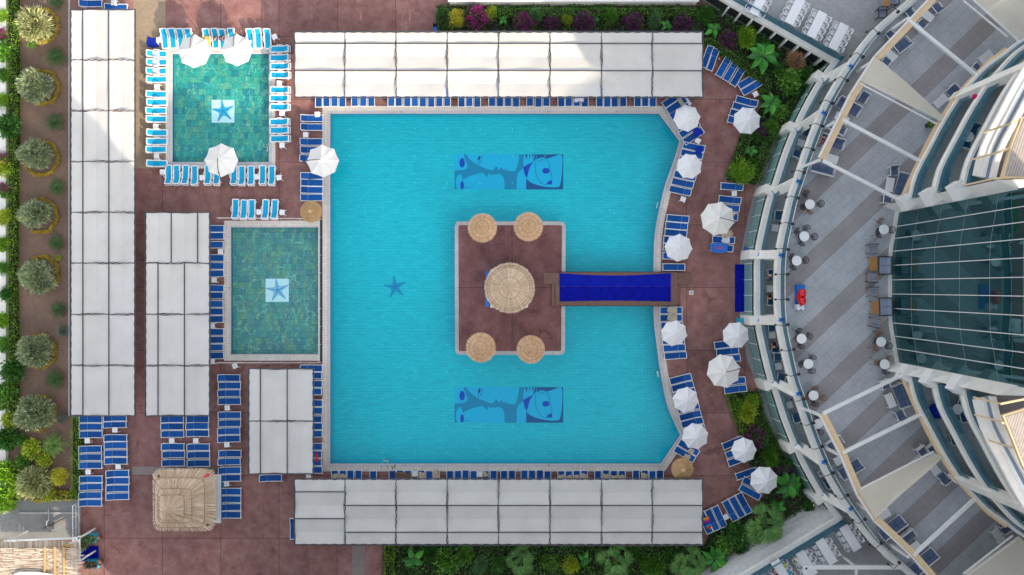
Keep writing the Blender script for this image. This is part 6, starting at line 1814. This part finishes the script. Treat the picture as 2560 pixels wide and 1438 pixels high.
# ================================================================ PLANTS
GO = 'olive trees in the garden strip'
OL = proto_plant('olive_tree', crown_mesh(6500, .19, .050, 11, .55, .8, 12, .40, .15), LM['olive'], trunk_mesh(.75, .10, 2, 6))
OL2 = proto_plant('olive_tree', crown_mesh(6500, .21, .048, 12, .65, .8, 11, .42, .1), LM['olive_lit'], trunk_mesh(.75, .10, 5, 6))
olives = [(80, 57, 50, 1, 'topmost, brightly sunlit'), (76, 212, 47, 0, 'second from top'), (76, 383, 42, 0, 'third from top'), (76, 533, 42, 0, 'fourth from top'), (82, 690, 46, 0, 'fifth from top'),
          (78, 880, 49, 0, 'sixth from top'), (80, 1036, 51, 0, 'third from bottom of the strip'), (76, 1212, 46, 1, 'lowest, above the service yard')]
for i, (x, y, r_, lit, dsc) in enumerate(olives):
    s = r_ / PPM * 1.0
    q = W(x, y, 1.6); q.z = 0
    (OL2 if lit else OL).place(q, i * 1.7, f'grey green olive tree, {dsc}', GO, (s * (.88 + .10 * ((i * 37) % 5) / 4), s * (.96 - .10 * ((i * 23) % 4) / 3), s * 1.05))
# low yellow borders curving round the olive trees
def ring_border(cx, cy, r_, a0, a1, label, seed):
    rg = random.Random(seed); mb = MB(); mb.recalc = False; c = W(cx, cy)
    n = int(abs(a1 - a0) * r_ * 1.1)
    for k in range(n * 12):
        a = R(a0) + R(a1 - a0) * rg.random() if False else a0 + (a1 - a0) * rg.random()
        q = r_ / PPM + rg.gauss(0, .065) + .05 * math.sin(a * 7 + seed)
        leaf_quad(mb, c + Vector((q * math.cos(a), q * math.sin(a), rg.uniform(.05, .28))), rnd_unit(rg) + Vector((0, 0, .6)), .10 * rg.uniform(.7, 1.4), .07, rg)
    o = mb.build('border_hedge', LM['flower_ring']); tag(o, label, 'hedge', 'yellow borders round the olive trees')
for i, (x, y, r_, dsc) in enumerate(((106, 66, 42, 'topmost olive tree'), (108, 220, 42, 'second olive tree'), (106, 396, 43, 'third olive tree'), (104, 540, 42, 'fourth olive tree'), (108, 684, 42, 'fifth olive tree'), (102, 878, 41, 'sixth olive tree'), (98, 1032, 43, 'seventh olive tree'), (100, 1212, 38, 'lowest olive tree'))):
    ring_border(x, y, r_, -2.4 + .35 * math.sin(i * 2.7), 2.1 + .4 * math.sin(i * 1.9), f'low yellow border curving round the {dsc}', i)
CY = proto_plant('cycad', cycad_mesh(30, 3, .5, .17), LM['cycad'], trunk_mesh(.25, .12, 7, 0))
for i, (x, y, r_, dsc) in enumerate(((136, 2, 22, 'cut by the top edge'), (137, 143, 23, 'below the topmost olive'), (136, 305, 22, 'between second and third olive'), (140, 466, 22, 'between third and fourth olive'), (137, 606, 22, 'between fourth and fifth olive'), (141, 775, 23, 'between fifth and sixth olive'), (134, 950, 22, 'between sixth and seventh olive'), (133, 1114, 29, 'large pale one above the lowest olive'))):
    q = W(x, y, .5); q.z = 0
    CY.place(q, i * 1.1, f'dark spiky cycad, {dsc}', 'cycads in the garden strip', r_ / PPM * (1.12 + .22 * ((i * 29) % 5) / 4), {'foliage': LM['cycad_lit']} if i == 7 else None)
# shrub prototypes
SHf = {k: crown_mesh(*a) for k, a in {'fine': (2600, .15, .055, 31, .4, .8, 10, .42), 'broad': (1700, .24, .12, 32, .2, .8, 10, .42), 'spiky': (2200, .30, .05, 33, .75, .8, 8, .45), 'loose': (1300, .22, .11, 34, .1, .8, 12, .36)}.items()}
SH = {k: proto_plant('shrub', m, LM['green'], trunk_mesh(.5, .07, 8, 4)) for k, m in SHf.items()}
SHB = proto_plant('flowering_shrub', crown_mesh(1500, .20, .10, 35, .2, .8, 11, .40), LM['purple'], trunk_mesh(.5, .07, 9, 4), ('blossoms', tufts(420, 5), LM['bloom']))
BA = proto_plant('banana_plant', banana_mesh(11, 3), LM['banana'], trunk_mesh(.75, .12, 10, 0))
BA2 = proto_plant('banana_plant', banana_mesh(8, 8), LM['banana'], trunk_mesh(.75, .12, 10, 0))
FP = proto_plant('fan_palm', fan_palm_mesh(12, 4), LM['palm'], trunk_mesh(1.0, .13, 3, 0))
FP2 = proto_plant('fan_palm', fan_palm_mesh(10, 9), LM['palm'], trunk_mesh(1.0, .13, 3, 0))
def plant(pr, x, y, r_, label, mat=None, zt=.6, hz=1.0, grp=None, blossoms=None):
    s = r_ / PPM
    q = W(x, y, zt * s); q.z = 0
    mats = {}
    if mat: mats['foliage'] = LM[mat]
    if blossoms: mats['blossoms'] = LM[blossoms]
    pr.place(q, rgl.uniform(0, 6.28), label, grp, (s, s, s * hz), mats or None)
GB1, GB2, GB3 = 'plants in the upper bed', 'plants in the right hand beds', 'plants in the lower bed'
for a in ((1143, 44, 26, 'fine', 'gold', 'golden yellow shrub at left end of upper bed'), (1230, 32, 20, 'fine', 'yellow', 'yellow green ball shrub right of the magenta bougainvillea'), (1338, 37, 22, 'spiky', 'grey', 'grey green shrub beside a purple bush, left part of upper bed'), (1417, 47, 18, 'fine', 'yellow', 'small yellow green ball shrub near the middle of upper bed'),
          (1527, 40, 22, 'spiky', 'green', 'bright green shrub at middle of the upper bed'), (1637, 48, 21, 'spiky', 'grey', 'blue green shrub in right half of upper bed'), (1762, 38, 26, 'fine', 'dark', 'dark green shrub at right end of the upper bed'), (1112, 34, 17, 'fine', 'green', 'small green shrub at the far left of upper bed')):
    plant(SH[a[3]], a[0], a[1], a[2], a[5], a[4], grp=GB1)
for x, y, r_, bl, dsc in ((1187, 42, 31, 'bloom', 'vivid magenta bougainvillea at left end of the upper bed'), (1306, 57, 28, 'bloom_mid', 'pink purple bougainvillea right of the small banana plant'), (1380, 55, 22, 'bloom_dark', 'brownish purple bush between two ball shrubs'), (1462, 54, 29, 'bloom_dark', 'purple flowering bush left of the upper bed middle'), (1587, 58, 27, 'bloom_dark', 'dusty purple bush right of the upper bed middle'), (1706, 58, 26, 'bloom_dark', 'purple flowering bush near right end of upper bed'), (1818, 98, 26, 'bloom_dark', 'dark bush with purple flecks below the parapet')):
    plant(SHB, x, y, r_, dsc, None, grp=GB1, blossoms=bl)
for x, y, r_, dsc in ((1258, 49, 18, 'small banana plant left of the pink purple bush'), (1487, 48, 15, 'small banana plant at middle of the upper bed'), (1666, 62, 21, 'banana plant right of the blue green shrub'), (1784, 72, 28, 'banana plant at the right end of upper long pergola')):
    plant(BA2, x, y, r_, dsc, None, .9, grp=GB1)
for a in ((1865, 94, 29, 'spiky', 'bright', 'bright yellow green shrub below the dining parapet'), (1905, 108, 22, 'loose', 'dark', 'dark shrub right of the bright yellow green shrub'), (1988, 152, 27, 'spiky', 'dry', 'dried tan brown shrub below the dining parapet'), (1972, 205, 36, 'loose', 'green', 'large loose green shrub below the dried shrub'),
          (2012, 190, 28, 'fine', 'dark', 'dark green shrub at the upper bed tip'), (1945, 178, 22, 'loose', 'dark', 'dark shrub left of the dried shrub'), (1926, 318, 24, 'fine', 'green', 'round green shrub right of the parasol at hedge'), (1948, 283, 25, 'loose', 'green', 'green shrub above the round green shrub'), (1856, 432, 36, 'fine', 'bright', 'wide yellow green shrub at the lower end of upper bed'), (1880, 408, 16, 'spiky', 'green', 'small green shrub above the wide yellow green shrub'),
          (1868, 1028, 29, 'spiky', 'yellow', 'pale grassy shrub within yellow border, lower right bed'), (1925, 1144, 25, 'spiky', 'green', 'ball shaped green shrub right of the lower parasol'), (1842, 1010, 20, 'fine', 'green', 'green shrub at the top of lower right bed'), (1880, 1000, 22, 'fine', 'bright', 'bright shrub at top right of lower right bed'),
          (1838, 1338, 36, 'loose', 'dark', 'dark green shrub left of the big fan palm'), (1868, 1385, 32, 'loose', 'dark', 'dark shrub below the big fan palm'), (2084, 1328, 22, 'loose', 'green', 'green shrub leaning over the white tiled wall'), (1812, 1358, 30, 'loose', 'green', 'green shrub at lower right pergola corner')):
    plant(SH[a[3]], a[0], a[1], a[2], a[5], a[4], grp=GB2)
for x, y, r_, bl, dsc in ((1893, 334, 22, 'bloom_dark', 'dark purple bush beneath the parasol at hedge'), (1893, 1094, 30, 'bloom_mid', 'magenta bougainvillea in the lower right bed'), (1962, 1168, 26, 'bloom_dark', 'purple bush right of the ball shaped shrub'), (2032, 1268, 25, 'white_bloom', 'dark bush with white blossoms near white tiled wall')):
    plant(SHB, x, y, r_, dsc, 'dark' if bl != 'bloom' else None, grp=GB2, blossoms=bl)
for x, y, r_, pr, dsc in ((1912, 138, 46, BA, 'largest banana plant, below the dining parapet'), (1930, 258, 34, BA, 'banana plant right of the slanting lounger pair'), (1879, 376, 22, BA2, 'small banana plant in lower half of the upper right bed'), (1974, 1214, 42, BA, 'large banana plant beside the lowest parasol'), (1948, 1268, 26, BA2, 'banana plant above the big fan palm')):
    plant(pr, x, y, r_, dsc, None, .9, grp=GB2)
plant(FP, 1910, 1312, 62, 'largest fan palm, beside the white tiled wall', None, 1.0, 1.0, GB2)
for a in ((1118, 1400, 38, 'broad', 'green', 'wide green bush right of the pale banana plant'), (1160, 1388, 26, 'broad', 'green', 'green bush second from the wide green bush'), (1201, 1412, 22, 'spiky', 'grey', 'grey green ball shrub in lower bed'), (1428, 1412, 26, 'fine', 'yellow', 'yellow green ball shrub in the lower bed'), (1632, 1416, 32, 'spiky', 'green', 'leafy green shrub between two fan palms'),
          (1075, 1382, 24, 'fine', 'dark', 'dark bush behind the pale banana plant'), (1245, 1408, 26, 'loose', 'dark', 'dark bush left of the leftmost fan palm'), (1375, 1405, 26, 'loose', 'green', 'loose green bush right of the leftmost fan palm'), (1580, 1385, 22, 'loose', 'dark', 'dark bush above the leafy green shrub'), (1672, 1390, 20, 'loose', 'dark', 'dark bush left of the rightmost fan palm')):
    plant(SH[a[3]], a[0], a[1], a[2], a[5], a[4], grp=GB3)
for x, y, r_, pr, dsc in ((1034, 1398, 37, BA2, 'pale banana plant at left end of lower bed'), (1462, 1400, 25, BA2, 'small banana plant right of the yellow green ball'), (1790, 1402, 40, BA, 'banana plant at right end of the lower bed')):
    plant(pr, x, y, r_, dsc, None, .9, grp=GB3)
for x, y, r_, pr, dsc in ((1302, 1404, 44, FP, 'leftmost fan palm of the lower bed'), (1536, 1404, 54, FP2, 'middle fan palm of the lower bed'), (1722, 1408, 52, FP, 'rightmost fan palm of the lower bed')):
    plant(pr, x, y, r_, dsc, None, 1.0, grp=GB3)
# garden strip shrubs
GS = 'shrubs along the white garden wall'
for a in ((14, 128, 30, 'broad', 'green', 'green shrub against the wall, upper one'), (22, 318, 34, 'broad', 'dark', 'dark green shrub against the wall, second'), (12, 420, 26, 'broad', 'yellow', 'pale yellow shrub against the wall, upper middle'), (12, 545, 26, 'fine', 'yellow', 'yellow green shrub against the wall, middle'), (18, 735, 22, 'broad', 'dark', 'dark shrub against the wall, lower middle'),
          (35, 925, 34, 'broad', 'dark', 'dark leafy shrub left of sixth olive'), (12, 985, 32, 'broad', 'green', 'green shrub against the wall near seventh olive'), (18, 1095, 34, 'broad', 'dark', 'dark shrub below the seventh olive'), (80, 1124, 28, 'broad', 'yellow', 'bright yellow green shrub below the seventh olive'), (16, 1180, 34, 'broad', 'bright', 'large sunlit shrub left of lowest olive'), (10, 1245, 38, 'broad', 'bright', 'large sunlit shrub at the service yard corner'), (60, 1150, 22, 'broad', 'green', 'green shrub above the lowest olive'),
          (157, 829, 16, 'fine', 'silver', 'small silver shrub beside the garden pergola'), (157, 1046, 14, 'fine', 'silver', 'small silver shrub near the lower pergola end'), (146, 644, 8, 'broad', 'yellow', 'tiny yellow green plant below a cycad'), (80, 112, 12, 'loose', 'green', 'small weed patch below topmost olive'), (150, 1190, 26, 'fine', 'gold', 'golden shrub right of the lowest olive')):
    plant(SH[a[3]], a[0], a[1], a[2], a[5], a[4], grp=GS)
for k, (x, y, r_, mt, dsc) in enumerate(((8, 40, 20, 'bright', 'above the topmost olive'), (10, 190, 20, 'green', 'by the second olive'), (8, 250, 22, 'bright', 'below the second olive'), (10, 610, 22, 'bright', 'by the fifth olive'), (8, 670, 20, 'green', 'just below the fifth olive'), (8, 800, 22, 'bright', 'above the sixth olive'), (10, 860, 24, 'green', 'by the sixth olive'), (30, 1050, 26, 'yellow', 'by the seventh olive'), (44, 1215, 26, 'bright', 'left of the lowest olive'), (110, 1150, 22, 'yellow', 'above the lowest olive on right'), (52, 1100, 20, 'green', 'below the seventh olive on left'), (120, 1238, 20, 'yellow', 'at the service yard edge'))):
    plant(SH['broad' if k % 2 else 'fine'], x, y, r_, f'leafy wall shrub {dsc}', mt, grp='leafy shrubs by the garden wall')
for x, y, r_, dsc in ((10, 88, 18, 'pink bougainvillea on the wall near the topmost olive'), (8, 400, 22, 'pink bougainvillea on the wall by the third olive'), (12, 478, 20, 'pink bougainvillea on the wall by the fourth olive'), (6, 1010, 18, 'pink bougainvillea on the wall by seventh olive')):
    plant(SHB, x, y, r_, dsc, 'green', grp='pink bougainvilleas on the garden wall', blossoms='bloom')
# clipped hedges
def hedge(P, h, mat, label, seed, dens=170, L=.10):
    poly = px_poly(P, h * .8)
    A_ = sum(poly[i][0] * poly[(i + 1) % len(poly)][1] - poly[(i + 1) % len(poly)][0] * poly[i][1] for i in range(len(poly)))
    if A_ < 0: poly = poly[::-1]
    q = sum((Vector((*p, 0)) for p in poly), Vector()) / len(poly)
    t = thing('hedge', label, 'hedge', q, 'clipped green hedges')
    m = hedge_fill(poly, h, dens, L, seed); m.build('foliage', LM[mat], t)
    MB().prism(offset_poly(poly, -.07), 0, h * .80).build('inner_twigs', M['dark_soil'] if False else M['twig'], t)
M['twig'] = plain('dark_twigs', (.018, .026, .010), .9, .3, 6)
hedge([(19, -40), (39, -40), (41, 230), (38, 480), (36, 700), (40, 900), (38, 1050), (20, 1050)], .75, 'bright', 'long clipped hedge along the white garden wall', 1, 150)
hedge([(180, 1044), (199, 1044), (198, 1250), (180, 1250)], .7, 'bright', 'bright clipped hedge at left end of the lounger columns', 2)
hedge([(92, 1228), (180, 1232), (180, 1250), (92, 1252)], .7, 'gold', 'golden clipped hedge along the service yard', 3)
hedge([(1094, 22), (1120, 22), (1120, 72), (1096, 72)], .8, 'dark', 'short dark hedge at left end of the upper bed', 4)
hedge([(1240, 22), (1745, 22), (1745, 38), (1240, 38)], .9, 'green', 'long clipped hedge along the back of the upper bed', 5)
hedge([(1762, 100), (1778, 96), (1912, 190), (1930, 204), (1918, 250), (1902, 250), (1906, 212), (1890, 200)], .8, 'green', 'angled clipped hedge beside the slanting loungers', 6)
hedge([(1866, 330), (1884, 330), (1836, 444), (1816, 440)], .8, 'green', 'slanting clipped hedge at the lower end of the upper right bed', 7)
hedge([(2036, 188), (2056, 194), (1976, 286), (1930, 360), (1896, 455), (1876, 452), (1910, 350), (1960, 270)], .8, 'green', 'long curved hedge along the hotel walkway, upper bed', 8)
hedge([(1818, 988), (1838, 988), (1886, 1092), (1872, 1104), (1842, 1060)], .7, 'bright', 'slanting hedge on the pool side of lower right bed', 9)
hedge([(1876, 984), (1896, 982), (1912, 1040), (1962, 1138), (1946, 1146), (1898, 1060)], .7, 'green', 'slanting hedge on the hotel side of lower right bed', 10)
hedge([(962, 1366), (984, 1366), (984, 1398), (962, 1398)], .8, 'bright', 'small square hedge at left end of lower bed, upper', 11)
hedge([(962, 1404), (984, 1404), (982, 1440), (962, 1440)], .8, 'bright', 'small square hedge at left end of lower bed, lower', 12)
ring_border(1873, 1044, 19, -3.0, 0.1, 'low yellow border under the grassy shrub in lower right bed', 30)
# leafy undergrowth of the beds
def undergrowth(P, dens, seed, mat='dark', h=.35):
    poly = px_poly(P)
    A_ = sum(poly[i][0] * poly[(i + 1) % len(poly)][1] - poly[(i + 1) % len(poly)][0] * poly[i][1] for i in range(len(poly)))
    if A_ < 0: poly = poly[::-1]
    m = hedge_fill(poly, h, dens, .20, seed); o = m.build('ground_cover', LM[mat]); struct(o, 'stuff')
undergrowth(BED_TOP, 55, 41); undergrowth(BED_LOW, 55, 42); undergrowth([(985, 1366), (1790, 1366), (1800, 1428), (985, 1428)], 30, 43, 'green', .5)
wd = MB(); wd.recalc = False; rg = random.Random(77)
for k in range(2600):
    x, y = rg.uniform(42, 172), rg.uniform(0, 1240)
    if math.sin(x * .09 + 1) * math.sin(y * .035) + .5 * math.sin(y * .11 + x * .05) < .55: continue
    leaf_quad(wd, W(x, y) + Vector((0, 0, .02)), rnd_unit(rg) + Vector((0, 0, .5)), .14, .06, rg)
struct(wd.build('weeds', LM['grass']), 'stuff')

# ================================================================ EDGES OF THE SITE
t = thing('garden_wall', 'low white wall with flat top along the left garden edge', 'wall', W(5, 600, 0))
MB().prism(px_poly([(-60, 1285), (14, 1285), (15, -300), (-60, -300)], .35), 0, .35).build('wall', M['stucco'], t)
t = thing('boundary_wall', 'white boundary wall above the upper planting bed', 'wall', W(1450, -6, 0))
MB().prism(px_poly([(1123, 3), (1745, 3), (1745, -30), (1123, -30)], 1.0), 0, 1.0).build('wall', M['stucco'], t)
MB().prism(px_poly([(1120, 4), (1748, 4), (1748, -2), (1120, -2)], 1.06), 1.0, 1.06).build('coping', M['white_paint'], t)
# straw roofed hut, yard and planters at lower left
t = thing('beach_hut', 'straw roofed hut with white beams at the lower left corner', 'hut', W(90, 1400, 0))
rg = random.Random(55); m = MB(); m.recalc = False
for rowi, (ya, yb, za, zb) in enumerate(((1356, 1376, 2.45, 2.7), (1374, 1440, 2.75, 2.95), (1438, 1500, 2.95, 2.7))):
    for k in range(150):
        x = -60 + 256 * (k + rg.uniform(-.5, .5)) / 150
        a_, b_ = W(x, ya - rg.uniform(0, 4), za), W(x + rg.uniform(-3, 3), yb, zb); w_ = Vector((.055 * rg.uniform(.7, 1.4), 0, 0))
        m.add([a_ - w_, b_ - w_, b_ + w_, a_ + w_], [(0, 3, 2, 1)])
for y in [1372 + 1.8 * q_ for q_ in range(72)]:
    for k in range(9):
        x0 = -60 + 28 * k + rg.uniform(-14, 14); a_ = W(x0, y + rg.uniform(-1, 1), 3.0); b_ = W(x0 + rg.uniform(26, 34), y + rg.uniform(-1, 1), 3.0 + rg.uniform(-.03, .03)); w_ = Vector((0, .028 * rg.uniform(.7, 1.3), 0))
        m.add([a_ - w_, b_ - w_, b_ + w_, a_ + w_], [(0, 1, 2, 3)])
m.build('thatch', M['thatch_grey'], t)
e_ = MB(); e_.recalc = False
for k in range(190):
    y = rg.uniform(1362, 1440); a_ = W(rg.uniform(150, 168), y, 2.98); b_ = W(rg.uniform(168, 182), y + rg.uniform(-5, 5), 2.75); w_ = Vector((0, .04, 0))
    e_.add([a_ - w_, b_ - w_, b_ + w_, a_ + w_], [(0, 1, 2, 3)])
e_.build('straw_fringe', M['bamboo'], t)
for x in (112, 137, 160):
    MB().bar(W(x, 1368, 3.06), W(x, 1500, 3.06), .16, .06).build('straw_band', M['bamboo'], t)
for a_, b_ in (((170, 1364), (198, 1346)), ((170, 1392), (198, 1376)), ((170, 1403), (199, 1402)), ((166, 1422), (198, 1404))):
    MB().bar(W(*a_, 2.5), W(*b_, 2.35), .20, .12).build('beam', M['white_paint'], t)
MB().bar(W(10, 1352, 2.4), W(200, 1345, 2.4), .16, .14).build('beam', M['white_paint'], t)
MB().bar(W(198, 1340, 2.4), W(198, 1410, 2.4), .16, .14).build('beam', M['white_paint'], t)
for p in ((196, 1346), (196, 1404), (20, 1352)):
    q = W(*p, 2.4); MB().bar(q, (q.x, q.y, 0), .12, .12).build('post', M['white_paint'], t)
MB().prism(px_poly([(34, 1470), (34, 1436), (48, 1430), (90, 1430), (132, 1436), (132, 1470)], 3.15), 3.1, 3.16).build('canvas_cover', M['white'], t)
t = thing('yard_railing', 'low white railing at right side of service yard', 'railing', W(198, 1300, 0))
MB().bar(W(198, 1256, 0) + Vector((0, 0, .9)), W(198, 1342, 0) + Vector((0, 0, .9)), .06, .05).build('rail', M['white_paint'], t)
for y in (1256, 1285, 1314, 1342): MB().bar(W(198, y), W(198, y) + Vector((0, 0, .9)), .05, .05).build('post', M['white_paint'], t)
MB().bar(W(198, 1256, 0) + Vector((0, 0, .45)), W(198, 1342, 0) + Vector((0, 0, .45)), .04, .04).build('rail', M['white_paint'], t)
t = thing('anchor', 'white anchor with wooden stock lying on the service yard', 'anchor', W(130, 1312, 0)); c = t.location
MB().bar(W(108, 1321, .15), W(160, 1296, .15), .11, .11).build('stock', M['bark'], t)
MB().tube([W(123, 1330, .10), W(122, 1296, .12), W(121, 1272, .14)], .035, 6).build('shank', M['chrome'], t)
MB().tube([W(123, 1299, .16), W(117, 1304, .16), (W(116, 1312, .16)), W(119, 1319, .16)], [.03, .06, .06, .03], 6).build('arm', M['white'], t)
MB().tube([W(128, 1324, .14), W(133, 1326, .14), W(138, 1322, .14)], [.03, .05, .03], 6).build('fluke', M['white'], t)
for k, (x, y, dsc, lm) in enumerate(((224, 1346, 'upper turquoise planter box beside the blue mat', 'grey'), (228, 1411, 'lower turquoise planter box beside the blue mat', 'purple'))):
    t = thing('planter_box', dsc, 'planter', W(x, y, .45) - Vector((0, 0, .45))); c = t.location
    P_ = [(c.x - .62, c.y - .32), (c.x + .55, c.y - .38), (c.x + .68, c.y + .05), (c.x + .45, c.y + .36), (c.x - .55, c.y + .34)]
    MB().prism(P_, 0, .5, [offset_poly(P_, -.07)]).build('box', M['turquoise'], t)
    MB().prism(offset_poly(P_, -.075), .02, .42).build('soil', M['dark_soil'], t)
    f = hedge_fill(offset_poly(P_, -.12), .75, 260, .14, 60 + k); f.build('foliage', LM[lm], t)
for k, (x, y, dsc) in enumerate(((246, 1346, 'orange clay pot beside the upper turquoise planter'), (250, 1406, 'orange clay pot beside the lower turquoise planter'))):
    pt = PA.place(W(x, y, .3) - Vector((0, 0, .3)), 0, dsc, 'orange clay pots by the planters', 1.9)
plant(SH['loose'], 205, 1358, 22, 'spindly green plant hanging between hut and upper planter', 'grass', .5, grp=GS)
# plant pot with orange blossoms at the back beam of upper terrace
t = thing('potted_plant', 'potted plant with orange blossom under the upper awning tip', 'plant', W(2324, 312, Z2 + .4) - Vector((0, 0, .4))); c = t.location
MB().lathe([(.16, 0), (.24, .42), (.20, .42), (.18, .36), (.01, .36)], c, 14).build('pot', M['black'], t)
f = MB(); f.recalc = False; rg = random.Random(5)
for k in range(160): leaf_quad(f, c + Vector((rg.gauss(0, .14), rg.gauss(0, .14), .45 + rg.random() * .4)), rnd_unit(rg) + Vector((0, 0, .5)), .16, .07, rg)
f.build('foliage', LM['green'], t)
f = MB(); f.recalc = False
for k in range(14): leaf_quad(f, c + Vector((rg.gauss(0, .10), .12 + rg.gauss(0, .08), .86)), rnd_unit(rg), .10, .08, rg)
f.build('blossoms', M['yellow_towel'], t)

# unseen added block; its roof outline is shaped to cast the deck's shadow edge
SHADOW = [(-745, 160), (0, 130), (100, 100), (182, 190), (340, 388), (398, 268), (436, 236), (478, 232), (515, 290), (600, 302), (700, 278), (935, 266), (1190, 240), (1374, 80), (1500, -20), (1800, -240), (2500, -560)]
ELEV, HT = 23.5, 29.0
SUN_D = Vector((-.625, .781, 0)).normalized()          # plan direction the light travels (west-north-west in the photo)
sh = HT / math.tan(R(ELEV))
roof = [(W(x, y).x - SUN_D.x * sh, W(x, y).y - SUN_D.y * sh) for x, y in SHADOW]
far = [(roof[-1][0] + 14, roof[-1][1] - 30), (roof[0][0] + 32, roof[0][1] - 36)]
blk = (roof + far)[::-1]
t = thing('shadow_block', 'unseen block added beyond the lower edge, shaped to shade the deck', 'building', (blk[0][0], blk[0][1], 0))
MB().prism(blk, 0, HT - .3).build('wall', M['tower'], t)
MB().prism(blk, HT - .295, HT).build('roof', M['stucco'], t)

# ================================================================ LIGHT AND CAMERA
w = bpy.data.worlds.new('World'); sc.world = w; w.use_nodes = True
nt = w.node_tree; bg = nt.nodes['Background']
sky = nt.nodes.new('ShaderNodeTexSky'); sky.sky_type = 'NISHITA'; sky.sun_disc = False
sky.sun_elevation = R(ELEV)
to_sun = Vector((-SUN_D.x, -SUN_D.y, 0))
sky.sun_rotation = math.atan2(to_sun.x, to_sun.y)
sky.air_density = 1.0; sky.dust_density = 2.5; sky.ozone_density = 1.0
hs = nt.nodes.new('ShaderNodeHueSaturation'); hs.inputs['Saturation'].default_value = .33
nt.links.new(sky.outputs[0], hs.inputs['Color']); nt.links.new(hs.outputs[0], bg.inputs[0]); bg.inputs[1].default_value = .15
sd = bpy.data.lights.new('sun', 'SUN'); sd.energy = 2.3; sd.angle = R(.53); sd.color = (1, .83, .62)
so = bpy.data.objects.new('sun', sd); C.objects.link(so)
el = R(ELEV)
so.rotation_euler = Vector((SUN_D.x * math.cos(el), SUN_D.y * math.cos(el), -math.sin(el))).to_track_quat('-Z', 'Y').to_euler()
so.location = (30, -40, 50)
cam = bpy.data.cameras.new('camera'); co = bpy.data.objects.new('camera', cam); C.objects.link(co)
cam.sensor_width = 36; cam.lens = 36 * CAM_H / (2560 / PPM); cam.clip_end = 2000; cam.clip_start = .5
co.location = (0, 0, CAM_H); co.rotation_euler = (0, 0, 0)
sc.camera = co
sc.view_settings.view_transform = 'Standard'; sc.view_settings.look = 'None'; sc.view_settings.gamma = 1
sc.view_settings.exposure = EXPO
sc.cycles.max_bounces = 8; sc.cycles.transparent_max_bounces = 12

for o in [o_ for o_ in sc.objects if o_.parent is None and o_.get('label') == 'x']:   # originals that were never placed
    for c_ in list(o.children): bpy.data.objects.remove(c_)
    bpy.data.objects.remove(o)
